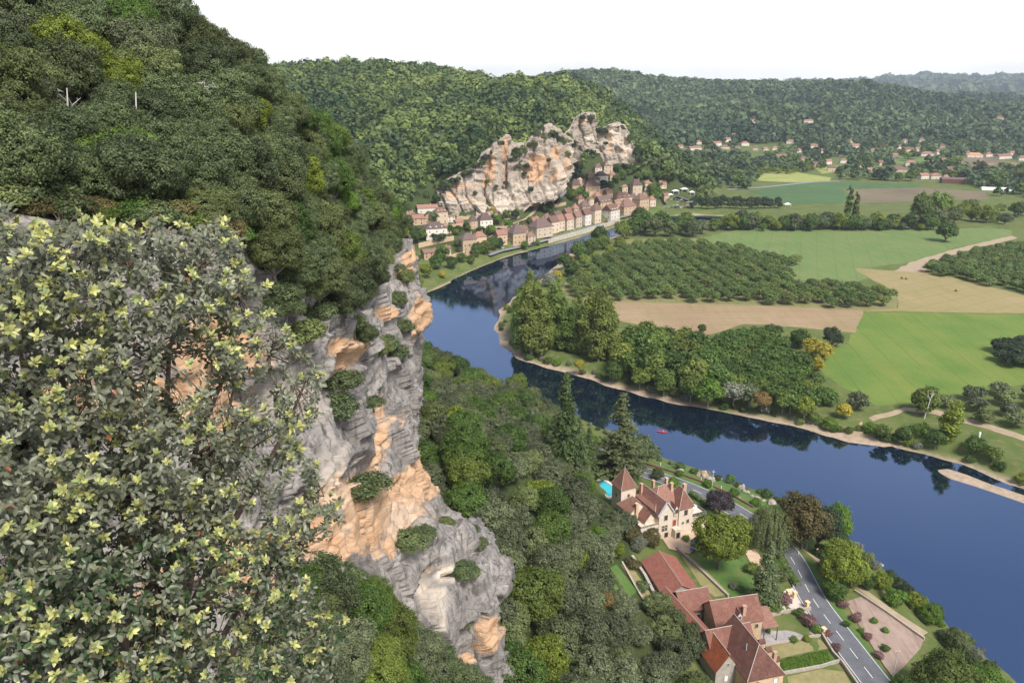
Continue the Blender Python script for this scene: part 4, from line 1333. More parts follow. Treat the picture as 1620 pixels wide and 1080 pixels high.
# ---- bushes rooted on the cliff
CLIFF_BUSH = [(582, 778, 1.6, "dark bush growing in the orange hollow of the cliff"), (532, 655, 1.5, "bush on a ledge under the orange notch of the cliff"), (545, 612, 1.2, "small bush right of the ledge bush mid cliff"),
    (478, 540, 1.5, "leafy shrub on the upper left ledge of the cliff"), (470, 505, 1.3, "shrub just above the upper left ledge"), (637, 522, 1.2, "shrub on a shelf of the tall end pillar"),
    (640, 600, 1.5, "green shrub at the back of the cliff pillar"), (622, 570, 1.5, "shrub low on the ledge left of the pillar"), (612, 548, 1.2, "small shrub beside the pillar's ledge shrub"), (652, 858, 1.4, "grey scrub where upper and lower rocks meet"),
    (668, 845, 1.0, "small scrub right of the grey scrub on the rock shoulder"), (733, 905, 1.0, "dark tuft on the lower grey rock"), (757, 862, 0.8, "tuft on the top edge of the lower rock"), (742, 842, 0.9, "low tuft at the back of the lower rock"),
    (628, 425, 0.9, "scrub at the top of the tall end pillar"), (705, 830, 0.9, "scrub on the shoulder above the lower rock"), (735, 985, 0.5, "tiny tuft in the face of the lower rock"), (505, 500, 1.3, "shrub on the broken ledge below the oak slope"),
    (440, 470, 1.2, "shrub leaning over the upper cliff edge"), (560, 520, 1.2, "shrub on the rubble ledge mid cliff"), (590, 640, 0.8, "small tuft beside the orange slot of the cliff"), (500, 905, 1.5, "dark bush below the orange overhang"), (540, 925, 1.5, "bush right of the dark bush below the overhang")]
for x, y, s, lb in CLIFF_BUSH:
    plant("shrub_n", on_cliff(x, y) + np.array((0.1, -0.2, -0.4)), s * prng.uniform(0.85, 1.1) * 1.2, "cliff_shrub", lb, "shrubs on the near cliff", "shrub", mat=prng.choice([None, L_holm, L_holmg, L_holm]), sz=prng.uniform(.6, .85))
LEDGE = sorted([(548, 478, .8), (500, 455, .75), (575, 440, .7), (455, 450, .7), (600, 425, .55), (525, 440, .8), (480, 425, .7), (430, 425, .7), (560, 415, .75), (610, 405, .6), (590, 455, .6), (540, 500, .6), (470, 470, .7), (512, 480, .6), (570, 480, .55), (445, 500, .5), (600, 560, .4), (625, 480, .4), (640, 445, .35), (575, 540, .4)])
for x, y, s in LEDGE:
    plant("holm_n", on_cliff(x, y) + np.array((0.3, 0.5, -0.8)), s, "ledge_oak", f"small holm oak leaning out from the cliff-top ledges, {ordinal(LEDGE.index((x, y, s)) + 1)} from the left", "small oaks on the cliff-top ledge")

# ---- oaks below the overhang, in front of the lower rock
for i_, (x, y, Y, s) in enumerate(sorted([(515, 975, 76, .8), (560, 1010, 78, .8), (612, 1035, 84, .8), (655, 1060, 88, .75), (700, 1098, 92, .75), (745, 1125, 96, .75), (585, 1090, 74, .85), (640, 1140, 80, .85), (535, 1070, 70, .8), (495, 1020, 72, .8),
                   (690, 1160, 84, .8), (470, 975, 74, .7), (560, 1180, 70, .9), (620, 1230, 72, .9), (700, 1230, 80, .9), (770, 1190, 94, .7), (500, 1130, 66, .8), (450, 1050, 66, .8), (590, 975, 86, .6)])):
    plant("holm_n", atY(x, y, Y) - np.array((0, 0, 0.5)), s, "lower_oak", f"{ordinal(i_ + 1)} holm oak from the left on the ledge before the lower grey rock", "oaks on the ledge at the bottom of the picture", mat=prng.choice([None, None, L_dec, L_holmg]))

# ---- wood between the cliff foot and the road
WOOD_PX = [(640, 520), (690, 545), (760, 590), (838, 625), (900, 690), (935, 715), (925, 745), (932, 790), (960, 815), (985, 860), (955, 895), (930, 905), (955, 960), (1010, 985), (1065, 985), (1092, 1035), (1110, 1090), (1130, 1200), (780, 1200), (770, 900), (680, 800), (640, 660)]
def wood_test(x, y):
    h = ground_h(x, y)
    q = proj(np.column_stack([x, y, h]))
    return inpoly(q[:, 0], q[:, 1], WOOD_PX) & ~((q[:, 0] > 925) & (q[:, 0] < 990) & (q[:, 1] > 760) & (q[:, 1] < 832)) & (q[:, 2] > 100) & (river_d(x, y) > 7)
WOODP = scatter((-90, 95), (75, 440), wood_test, lambda x, y: 6.4, 12, 16000)
for (x, y) in WOODP:
    h = hz(x, y)
    q = proj((x, y, h))[0]
    r_ = prng.random()
    k, mat, nm, lb, gp = "holm_m", None, "grey_holm_oak", "grey-green holm oak in the wood between the cliff and the road", "holm oaks below the cliff"
    s = prng.uniform(0.72, 1.05)
    if r_ < 0.12 or (q[0] < 760 and q[1] > 700 and r_ < 0.3):
        k, mat, nm, lb, gp, s = "broad_m", L_dec, "leafy_oak", "greener broadleaf tree in the wood below the cliff", "green trees in the wood below the cliff", prng.uniform(0.6, 0.85)
    elif r_ < 0.15:
        mat, nm, lb, gp = L_ygr, "field_maple", "yellowish tree among the grey-green oaks below the cliff", "yellowish trees below the cliff"
    elif r_ < 0.17:
        mat, nm, lb, gp = L_bright, "hazel_tree", "bright green tree among the grey-green oaks below the cliff", "bright green trees below the cliff"
    zone = ("at the river end of the wood" if y > 330 else "behind the tall spruces" if y > 262 else "in the middle of the wood" if y > 215 else "level with the manor" if y > 180 else "beside the barns" if y > 150 else "at the bottom of the picture")
    side = "hard under the cliff" if q[0] < 745 else "mid-wood" if q[0] < 850 else "towards the road"
    lb = {"grey_holm_oak": "grey-green oak", "leafy_oak": "greener broadleaf", "field_maple": "yellowish tree", "hazel_tree": "bright green tree"}[nm] + f", {zone}, {side}"
    plant(k, (x, y, h - 0.4), s, nm, lb, gp, mat=mat)

# ---- conifers and single trees by the road
def P_(px, py): return hit(px, py)
plant("spruce_m", P_(893, 748), 0.98, "spruce_tree", "tall dark green spruce above the grey oaks, left of the cedar", sz=1.05, var=0)
plant("spruce_m", P_(916, 757), 0.62, "spruce_tree", "shorter pointed conifer just right of the tallest spruce", mat=L_ced, var=1, sz=0.95)
plant("spruce_m", P_(930, 752), 0.55, "spruce_tree", "smallest dark conifer leaning towards the road bend", var=0, sz=0.95)
plant("spruce_m", P_(838, 700), 0.38, "spruce_tree", "small young conifer standing out of the grey oaks", mat=L_spr, var=1)
plant("cedar_m", P_(980, 756), 1.05, "cedar_tree", "spreading pale green cedar by the road in front of the river", sz=0.95, var=0)
plant("broad_m", P_(1010, 748), 0.92, "alder_tree", "rounded olive tree touching the right side of the cedar", mat=L_holm)
plant("holm_m", P_(955, 740), 0.7, "garden_oak", "low dark tree at the foot of the cedar", mat=L_dark)
plant("shrub_m", P_(865, 722), 2.0, "lime_shrub", "bright yellow-green bush in the grey oak wood", "", "shrub", mat=L_bright)
plant("maple_m", P_(1136, 900), 0.92, "maple_tree", "broad yellow-green tree on the lawn beside the manor court", var=0, sz=1.1)
plant("willow_m", P_(1216, 868), 0.98, "weeping_willow", "weeping willow hanging beside the road", var=0)
plant("spruce_m", P_(1208, 958), 0.60, "ivy_conifer", "dark conifer on the lawn below the willow", mat=L_holm, var=1, sz=1.0)
plant("broad_m", P_(1137, 815), 0.62, "copper_beech", "dark purple tree between the manor and the road", mat=L_purp)
plant("broad_m", P_(1268, 868), 1.02, "chestnut_tree", "tall brownish chestnut by the river, left of the dark pine", mat=L_brown, sz=1.15)
plant("broad_m", P_(1293, 872), 0.88, "pine_tree", "dark pine between the brownish chestnut and a bright green tree", mat=L_dark, sz=1.15)
plant("broad_m", P_(1255, 852), 0.8, "pine_tree", "dark pine behind the brownish chestnut by the river", mat=L_dark, sz=1.15)
plant("broad_m", P_(1322, 862), 0.66, "poplar_tree", "slim bright green tree at the right of the dark pine", mat=L_bright, sz=1.4)
plant("broad_m", P_(1332, 932), 0.86, "lime_tree", "yellowing green tree at the river side of the road", mat=L_ygr, sz=1.1)
plant("holm_m", P_(1320, 945), 0.7, "lime_tree", "dark green undergrowth tree leaning on the yellowing tree", mat=L_dec)
plant("holm_m", P_(1392, 930), 0.62, "bank_willow", "bright round bush tree on the river bank right of the yellowing tree", mat=L_ygr)
plant("holm_m", P_(1368, 930), 0.5, "bank_willow", "dark low bush on the bank right of the yellowing tree", mat=L_dec)
plant("holm_m", P_(1432, 945), 0.55, "bank_shrub", "dark shrub on the river bank, first of three", mat=L_dark)
plant("holm_m", P_(1447, 965), 0.62, "bank_shrub", "yellow-green shrub on the river bank between two darker ones", mat=L_ygr)
plant("holm_m", P_(1470, 985), 0.66, "bank_shrub", "green shrub on the bank above the path's lower end", mat=L_bright)
plant("holm_m", P_(1512, 1030), 0.72, "bank_shrub", "olive round tree on the bank above the big walnut", mat=L_holm)
plant("broad_m", P_(1490, 1125), 1.0, "walnut_tree", "big green walnut at the bottom right corner of the picture", mat=L_dec)
plant("broad_m", P_(1555, 1120), 0.72, "walnut_tree", "lighter green tree at the river edge of the bottom right corner", mat=L_bright)
plant("broad_m", P_(1430, 1130), 0.6, "walnut_tree", "smaller tree at the roadside edge of the bottom right corner", mat=L_dec)
for x, y, s, m_, lb in [(1010, 870, .55, L_silv, "reddish grey bare-looking shrub on the rock above the barn"), (1030, 862, .6, L_brown, "brown leafless shrub on the rock behind the barn"), (985, 845, .8, L_holmg, "grey oak leaning against the manor's garden wall"),
                        (948, 812, .5, L_holmg, "grey oak in front of the swimming pool"), (945, 870, .7, L_bright, "bright green tree left of the brown shrubs above the barn"), (985, 800, .6, L_holm, "dark oak under the manor's left wing"),
                        (910, 905, .7, L_ygr, "yellowing tree left of the terraced gardens"), (955, 960, .55, L_rust, "rust-yellow tree below the terraced gardens"), (905, 850, .7, L_holmg, "grey oak uphill of the yellowing garden tree")]:
    plant("holm_m", P_(x, y), s, "garden_tree", lb, mat=m_)

# flowering and clipped shrubs along the farm and the road
for x, y, s, m_, lb in [(1180, 990, .45, L_dec, "small round shrub at the lean-to roof"), (1243, 955, .8, L_pink, "pink flowering shrub at the entrance court"), (1280, 990, 1.0, L_pink, "pink-brown bush at the parking court corner"), (1290, 1000, .7, L_bright, "green shrub under the pink-brown bush"),
                        (1310, 1005, .55, L_pink, "pink bush by the gate post at the road"), (1333, 960, .7, L_pink, "pink oleander at the upper end of the soil plot"), (1353, 982, .75, L_pink, "rose-pink bush between the road and the soil plot"), (1372, 1010, .6, L_pink, "faded pink bush half way down the soil plot"),
                        (1390, 1040, .6, L_pink, "mauve bush near the foot of the soil plot"), (1322, 1028, .6, L_pink, "mauve bush at the bend of the garden wall"), (1215, 1000, .35, L_bright, "small shrub at the court side of the lean-to"), (1256, 1015, .5, L_bright, "low clipped shrub on the strip below the parking court"),
                        (1276, 1014, .5, L_ygr, "second low shrub on the strip below the parking court"), (1160, 930, .6, L_silv, "white-flowered bush on the lawn below the maple"), (1172, 935, .5, L_bright, "green bush beside the white-flowered bush"), (1210, 965, .5, L_bright, "bright shrub at the corner of the big barn"),
                        (1085, 855, .6, L_bright, "climbing shrub against the manor front"), (1045, 838, .8, L_ygr, "yellow-green shrub at the manor's lower left corner"), (1105, 838, .6, L_dec, "dark shrub at the manor's right corner"), (1362, 1000, .4, L_bright, "narrow green row plant in the soil plot"), (1400, 1030, .55, L_dec, "dark green shrub at the plot's lower road side"),
                        (1338, 990, .5, L_dec, "dark green shrub at the roadside of the plot"), (1120, 770, .8, L_bright, "bank bush beside the roadside boulders"), (1160, 785, .9, L_dec, "dark bank bush above the river boulders"), (1195, 800, .9, L_bright, "bright bank bush at the end of the parapet"), (1075, 752, .7, L_bright, "bank bush left of the big boulder"),
                        (1205, 815, .9, L_ygr, "yellow-green bank bush behind the willow"), (1230, 825, .9, L_dec, "dark bank bush right of the willow top")]:
    plant("shrub_m", P_(x, y), s * 1.1, "garden_shrub", lb, None, "shrub", mat=m_)

# ---- the walnut orchard: ranks of round trees
def orchard(poly, z, ang, sx, sy, kind, s0, s1, name, label, group, mat=None, jit=0.3):
    P = np.array([atZ(x, y, z)[:2] for x, y in poly])
    c = P.mean(0)
    u = np.array((math.cos(ang), math.sin(ang))); v = np.array((-u[1], u[0]))
    n, rows = 0, {}
    IJ = np.array([(i, j) for i in range(-40, 41) for j in range(-40, 41)], float)
    Q = c + IJ[:, :1] * sx * u + IJ[:, 1:] * sy * v + np.random.default_rng(int(sx * 100)).uniform(-jit, jit, (len(IJ), 2))
    okp = inpoly(Q[:, 0], Q[:, 1], P)
    for (i, j), q in zip(IJ[okp].astype(int).tolist(), Q[okp]):
        if True:
            pr = proj((q[0], q[1], z))[0]
            if pr[0] > 1660:
                continue
            rows.setdefault(j, []).append((q[0], q[1], pr[0]))
            n += 1
    for jr, j in enumerate(sorted(rows)):
        for kr, (x_, y_, _) in enumerate(sorted(rows[j], key=lambda t_: t_[2])):
            plant(kind, (x_, y_, z - 0.2), prng.uniform(s0, s1), name, f"{label}, {ordinal(kr + 1)} from the left in the {ordinal(jr + 1)} rank from the front", group, mat=mat, sz=prng.uniform(.76, .9))
    return n
n1 = orchard([(890, 462), (915, 432), (990, 392), (1060, 388), (1110, 388), (1180, 402), (1258, 418), (1245, 440), (1262, 452), (1330, 456), (1415, 470), (1418, 490), (1330, 489), (1200, 482), (960, 475), (905, 475)],
             FLOOR, R(8), 12.6, 13.0, "round_f", 0.92, 1.18, "walnut_tree", "walnut of the large orchard", "walnut trees of the large orchard", None)
n2 = orchard([(1100, 562), (1150, 536), (1225, 530), (1250, 562), (1285, 602), (1328, 640), (1310, 652), (1250, 650), (1180, 635), (1130, 612)],
             FLOOR, R(20), 10.5, 10.5, "round_f", 0.95, 1.2, "orchard_tree", "plantation tree", "plantation beside the green field", L_dec)
n3 = orchard([(1462, 432), (1490, 418), (1560, 400), (1640, 388), (1660, 440), (1640, 466), (1560, 452)], FLOOR, R(12), 12, 12, "round_f", 0.9, 1.15, "grove_tree", "right-edge orchard tree", "orchard at the right edge", None)
n4 = orchard([(1440, 640), (1500, 632), (1640, 618), (1640, 690), (1560, 680), (1500, 655)], FLOOR, R(-22), 13, 13.5, "round_f", 0.8, 1.0, "young_walnut", "riverside walnut", "young walnuts by the river path", L_holmg)
n5 = orchard([(1570, 560), (1600, 548), (1660, 545), (1660, 590), (1600, 585)], FLOOR, R(0), 8, 8, "round_f", 0.95, 1.15, "copse_tree", "right copse tree", "copse at the right edge", L_dark)
print("orchards", n1, n2, n3, n4, n5, "wood", len(WOODP))

# ---- trees along the far bank
for i_, (x, y, s) in enumerate(sorted([(826, 556, .78), (840, 560, .86), (858, 560, .80), (852, 536, .84), (872, 552, .80), (890, 556, .74), (834, 530, .80), (905, 560, .72), (880, 528, .72), (928, 566, .78), (946, 574, .86), (962, 568, .80), (940, 548, .70), (915, 540, .66), (822, 536, .66)], key=lambda t_: t_[0])):
    plant("poplar_f", atZ(x, y, FLOOR - 1), s, "poplar_tree", f"{ordinal(i_ + 1)} tall poplar from the left in the clump at the river bend", "poplars at the river bend")
for i_, (x, y, s, m_) in enumerate(sorted([(985, 590, .86, L_pop), (1003, 596, .9, L_dec), (1022, 600, .95, L_dec), (1040, 606, 1.0, L_pop), (1060, 606, 1.0, L_dec), (1080, 612, 1.0, L_dec), (1100, 618, .95, L_pop), (1012, 575, .95, L_dec), (1035, 580, 1., L_pop), (1058, 585, 1., L_dec), (1085, 590, 1., L_dec), (1112, 600, .95, L_dec),
                    (1000, 560, .9, L_dec), (1025, 560, .9, L_pop), (1120, 640, .72, L_bright), (1130, 622, .9, L_dec), (975, 575, .7, L_pop), (1075, 570, .95, L_dec), (1050, 560, .9, L_dec), (1100, 575, .9, L_dec), (970, 600, .5, L_dec), (1050, 622, .6, L_dec), (1092, 632, .6, L_dec), (1012, 612, .55, L_dec)], key=lambda t_: t_[0])):
    plant("broad_f", atZ(x, y, FLOOR - 1), s, "river_tree", f"{ordinal(i_ + 1)} leafy tree from the left in the belt right of the poplars", "leafy trees along the far bank", mat=m_)
for x, y, s, k, m_, nm, lb in [(916, 585, .32, "broad_f", L_yel, "yellow_shrub", "small yellow tree at the water's edge under the poplars"), (1160, 638, .62, "broad_f", L_silv, "silver_willow", "silvery willow at the end of the far bank trees"), (1185, 640, .6, "broad_f", L_holmg, "silver_willow", "grey-green willow right of the silvery willow"),
                               (1205, 648, .48, "broad_f", L_rust, "rusty_tree", "rusty orange tree on the far bank"), (1238, 650, .5, "broad_f", L_dec, "bank_tree", "dark tree between the rusty and the yellow-green one"), (1272, 658, .5, "broad_f", L_ygr, "lime_green_tree", "yellow-green tree on the far bank left of the stones"),
                               (1333, 662, .42, "broad_f", L_yel, "golden_shrub", "golden round tree beside the riverside clearing"), (1355, 650, .56, "broad_f", L_holmg, "grey_bank_tree", "greyish tree right of the golden tree"), (1264, 552, .66, "broad_f", L_dec, "field_tree", "dark green tree in the autumn clump, at its left"),
                               (1284, 566, .60, "broad_f", L_yel, "autumn_tree", "golden tree in the clump at the corner of the green field"), (1302, 572, .58, "broad_f", L_yel, "autumn_tree", "bright yellow tree at the right of the golden one"), (1316, 550, .62, "broad_f", L_dark, "field_tree", "dark tree at the right of the autumn clump"), (1292, 588, .42, "broad_f", L_yel, "autumn_tree", "smallest yellow tree in front of the autumn clump"),
                               (1268, 545, .5, "broad_f", L_ygr, "field_tree", "greenish yellow tree behind the autumn clump"), (1460, 655, .74, "broad_f", L_dec, "solitary_tree", "broad green tree with a dead white limb by the river path"), (1500, 695, .62, "poplar_f", L_ygr, "young_poplar", "bright yellow-green young tree standing by the river path"),
                               (1495, 383, 1.12, "broad_f", L_dec, "lone_oak", "large lone tree standing in the meadow"), (1110, 528, .3, "broad_f", L_dec, "thorn_bush", "small bush in the stubble strip")]:
    plant(k, atZ(x, y, FLOOR - 0.3), s, nm, lb, mat=m_, sz=(0.62 if k == "poplar_f" else None))
for x, y, s, lb in [(1395, 690, .9, "green bush clump left on the bank below the river path"), (1430, 695, 1.0, "green bush clump mid bank below the river path"), (1455, 690, 1.0, "bush clump under the broad tree's bank"), (1480, 705, 1.0, "bush clump left of the bright young tree"), (1540, 715, 1.1, "bush clump right of the bright young tree"), (1570, 728, .9, "bush clump at the right end of the bank")]:
    plant("shrub_m", atZ(x, y, 2.6), s * 2, "bank_bush", lb, None, "shrub", mat=L_dec)
# inner bank upstream and the hedge line behind the meadow
for i_, (x, y, s, m_) in enumerate(sorted([(870, 455, .62, L_silv), (880, 447, .5, L_yel), (905, 440, .7, L_dec), (893, 425, .75, L_dec), (915, 412, .85, L_dec), (935, 405, .85, L_dec), (955, 396, .8, L_dec), (925, 425, .6, L_pop), (940, 418, .5, L_ygr), (965, 405, .5, L_ygr), (980, 392, .6, L_ygr), (985, 380, .95, L_dec), (1003, 374, 1.1, L_dec), (1020, 370, 1.2, L_dec), (1035, 376, 1.0, L_holm), (1060, 376, .9, L_holm), (1075, 372, 1.0, L_dec), (1095, 376, .95, L_holm),
                    (1110, 372, .8, L_holmg), (1130, 366, .8, L_dec), (1012, 362, 1.2, L_dec), (1045, 362, 1.1, L_dec), (1085, 360, 1.0, L_dec), (948, 388, .9, L_dec), (903, 420, .45, L_rust)], key=lambda t_: t_[0])):
    plant("broad_f", atZ(x, y, FLOOR - 1), s, "upstream_tree", f"{ordinal(i_ + 1)} tree from the left on the inner bank opposite the village", "trees on the inner bank upstream", mat=m_)
hr = random.Random(9)
for i in range(92):
    x = 1140 + i * 5.2 + hr.uniform(-2, 2)
    y = 366 - hr.random() * 7 - (6 if x > 1480 else 0)
    if 1500 < x < 1640: y = hr.uniform(338, 356)
    plant("broad_f", atZ(x, y, FLOOR - .3), hr.uniform(0.42, 0.98), "hedgerow_tree", f"{ordinal(i + 1)} tree from the left in the belt beyond the meadow", "tree belt beyond the meadow", mat=hr.choice([L_dec, L_dec, L_holm, L_holmg, L_pop, L_ygr, L_dec]))
for x, y, s, m_ in [(1340, 346, 1.15, L_dec), (1352, 346, 1.0, L_dec)]:
    plant("cypress_f", atZ(x, y, FLOOR), s * 1.35, "lombardy_poplar", "slim dark poplar of the pair rising over the tree belt", "pair of slim poplars", mat=m_)
for x, y, s in [(1455, 356, 1.3), (1475, 354, 1.3), (1490, 350, 1.2)]:
    plant("broad_f", atZ(x, y, FLOOR), s, "tall_belt_tree", "tall pale tree behind the lone meadow tree", "tall trees behind the lone tree", mat=L_pop, sz=1.4)
# clipped plane trees of the camping ground, valley trees further off
for i in range(26):
    x = 1098 + (i % 13) * 11.0 + hr.uniform(-2, 2); y = 330 - (i // 13) * 6 + hr.uniform(-1, 1)
    plant("round_f", atZ(x, y, FLOOR), hr.uniform(0.85, 1.15), "plane_tree", f"{ordinal(i % 13 + 1)} clipped plane from the left in the {'back' if i > 12 else 'front'} row of the car park", "plane trees of the car park", mat=L_dark)
fr = random.Random(10)
cnt = 0
while cnt < 290:
    x = fr.uniform(1010, 1640); y = fr.uniform(226, 312)
    inb = lambda poly: inpoly(np.array([x]), np.array([y]), poly)[0]
    if inb([(1180, 308), (1200, 268), (1315, 276), (1330, 284), (1460, 288), (1570, 300), (1565, 322), (1240, 326)]) or inb([(1500, 248), (1560, 245), (1640, 262), (1640, 274), (1540, 270)]) or inb([(1030, 330), (1040, 295), (1180, 300), (1250, 330)]):
        continue
    if any(abs(x - a) < w * 0.5 + 3 and -3 < y - b < 9 for a, b, w in FAR_H):
        continue
    if x < 1075 and y > 290: continue
    P = hit(x, y)
    plant("mini_f", P - np.array((0, 0, .5)), fr.uniform(0.7, 1.5), "valley_tree", f"{ordinal(cnt + 1)} of the valley-floor trees" if False else f"tree among the valley houses, {'left' if x < 1160 else 'middle' if x < 1400 else 'right'} part, {'near' if y > 275 else 'further' if y > 248 else 'farthest'} band", "trees among the valley houses", mat=fr.choice([L_dec, L_holm, L_dec, L_dark, L_pop]), parts=False)
    cnt += 1
for i in range(60):
    f = fr.random()
    x = 1170 + f * 130 + fr.uniform(-8, 8); y = 278 - f * 14 + fr.uniform(-6, 6)
    plant("mini_f", hit(x, y), fr.uniform(0.5, 0.75), "yellow_poplar", "yellow-green sapling of the planted strip beside the vineyard", "yellow-green planted strip", mat=L_ygr, parts=False)
# village greenery
vr = random.Random(12)
for i_, (x, y, s, m_) in enumerate(sorted([(655, 385, .8, L_dec), (645, 372, .7, L_dec), (670, 380, .6, L_pop), (700, 372, .5, L_bright), (712, 368, .5, L_dec), (722, 372, .4, L_ygr), (735, 400, .8, L_dec), (752, 404, .8, L_dec), (768, 402, .9, L_dec), (780, 396, .8, L_dec), (790, 392, .6, L_dark), (700, 412, .9, L_dec), (690, 425, .8, L_dec), (675, 440, .7, L_ygr), (662, 455, .6, L_ygr), (715, 425, .7, L_dec), (730, 415, .6, L_dec), (655, 420, .7, L_dec), (640, 440, .8, L_dec), (700, 440, .4, L_yel), (745, 418, .5, L_dec),
                    (800, 345, .6, L_dec), (815, 346, .6, L_dark), (880, 325, .8, L_dark), (870, 335, .7, L_dec), (862, 320, .5, L_dark), (905, 318, .8, L_dec), (915, 312, .8, L_dec), (925, 318, .7, L_dec), (860, 302, .6, L_dark), (885, 290, .6, L_dec), (893, 282, .7, L_dec), (905, 268, .9, L_dec), (920, 258, .9, L_dec), (930, 246, 1.0, L_dec), (915, 244, .9, L_dec), (898, 290, .6, L_dec), (945, 300, .5, L_dec), (955, 296, .6, L_dark), (965, 300, .6, L_dec), (975, 290, .7, L_dec), (985, 285, .7, L_dec), (975, 272, .8, L_dec), (990, 268, .8, L_dec), (1000, 276, .7, L_dec),
                    (1015, 300, .6, L_dec), (1030, 304, .7, L_dec), (1040, 310, .7, L_dec), (1035, 318, .8, L_bright), (1010, 285, .6, L_pop), (1040, 282, .7, L_pop), (1025, 275, .8, L_pop), (1055, 288, .7, L_dec), (926, 290, .5, L_dec), (917, 352, .35, L_bright), (830, 395, .5, L_bright), (850, 388, .4, L_bright), (945, 342, .4, L_bright), (780, 340, .5, L_yel), (788, 350, .5, L_ygr), (760, 368, .4, L_bright), (740, 365, .4, L_dec), (718, 350, .4, L_dec), (645, 335, .5, L_dec), (665, 330, .4, L_dec), (690, 362, .4, L_bright), (775, 372, .4, L_dec), (640, 355, .5, L_dec)], key=lambda t_: t_[0])):
    plant("broad_f", hit(x, y, 300) - np.array((0, 0, .4)), s * 0.85, "village_tree", f"{ordinal(i_ + 1)} garden tree from the left among the village houses", "trees in the village", mat=m_)

# oaks crowding the top and the gullies of the village cliffs
for x, y, Y, s_ in [(816, 236, 832, .62), (826, 236, 838, .7), (836, 230, 846, .62), (850, 212, 852, .7), (857, 204, 858, .6), (877, 212, 860, .62), (890, 222, 866, .7), (898, 218, 876, .8), (752, 258, 820, .55), (768, 246, 824, .6), (778, 238, 828, .6), (736, 272, 816, .6), (716, 284, 812, .6), (701, 294, 812, .6), (792, 224, 830, .6), (690, 312, 806, .6),
                    (822, 262, 826, .5), (832, 258, 832, .45), (808, 250, 815, .4), (905, 226, 880, .7), (922, 182, 898, .5), (935, 184, 900, .5), (949, 206, 900, .6), (957, 203, 905, .5), (975, 200, 910, .5), (996, 216, 912, .6), (1008, 238, 905, .7), (1012, 252, 900, .7), (958, 222, 893, .4), (800, 286, 806, .4), (785, 290, 804, .35), (752, 300, 800, .35), (840, 296, 812, .4), (815, 244, 828, .6), (822, 240, 832, .6), (845, 224, 842, .5), (860, 215, 850, .45), (872, 206, 856, .5), (884, 216, 860, .5), (762, 256, 818, .45), (745, 268, 812, .45), (725, 280, 808, .45), (710, 290, 806, .45), (770, 282, 806, .35), (830, 270, 822, .4), (868, 250, 836, .35), (898, 240, 856, .5)]:
    plant("broad_f", atY(x, y + 9, Y - 9), s_ * .85, "cliff_top_oak", f"dark oak on the broken village cliffs, {'left end' if x < 745 else 'left of the middle' if x < 805 else 'middle gullies' if x < 870 else 'right end' if x < 915 else 'upper crag'}", "oaks on the village cliffs", mat=prng.choice([L_dec, L_holm, L_dark]), sz=prng.uniform(.7, 1.0))

vr2 = random.Random(31)
for k in range(46):
    x, y = vr2.uniform(640, 1050), 0
    lo = np.interp(x, [640, 700, 800, 860, 900, 960, 1050], [330, 345, 350, 322, 296, 270, 285]); hi_ = np.interp(x, [640, 740, 800, 900, 1000, 1050], [400, 395, 372, 345, 318, 310])
    y = vr2.uniform(lo, hi_)
    plant("round_f", hit(x, y, 300) - np.array((0, 0, .3)), vr2.uniform(.55, 1.0), "garden_bush", f"small green tree between the village roofs, {'left' if x < 760 else 'middle' if x < 900 else 'right'} part", "small trees between the village roofs", mat=vr2.choice([L_dec, L_dec, L_dark, L_bright, L_holm]))

# scrub along the road-side bank
br_ = random.Random(44)
NB = catmull(river[:11], 160)
for k in range(20, 132, 2):
    p = NB[k]
    t_ = NB[min(k + 1, 159)] - NB[k - 1]; t_ = t_ / np.linalg.norm(t_)
    off = br_.uniform(1.5, 7.0)
    for sg in (1,):
        nrm = np.array((-t_[1], t_[0])) * sg
        q2 = p + nrm * off
        if river_d(np.array([q2[0]]), np.array([q2[1]]))[0] < 0.5: q2 = p - nrm * off
        plant("shrub_m", (q2[0], q2[1], hz(q2[0], q2[1]) - .2), br_.uniform(.5, 1.1), "bank_scrub", f"{ordinal(k // 2)} tuft of scrub along the near river bank, counted from the right", "scrub along the near bank", "shrub", mat=br_.choice([L_dec, L_bright, L_holm, L_dec, L_silv]), parts=False)

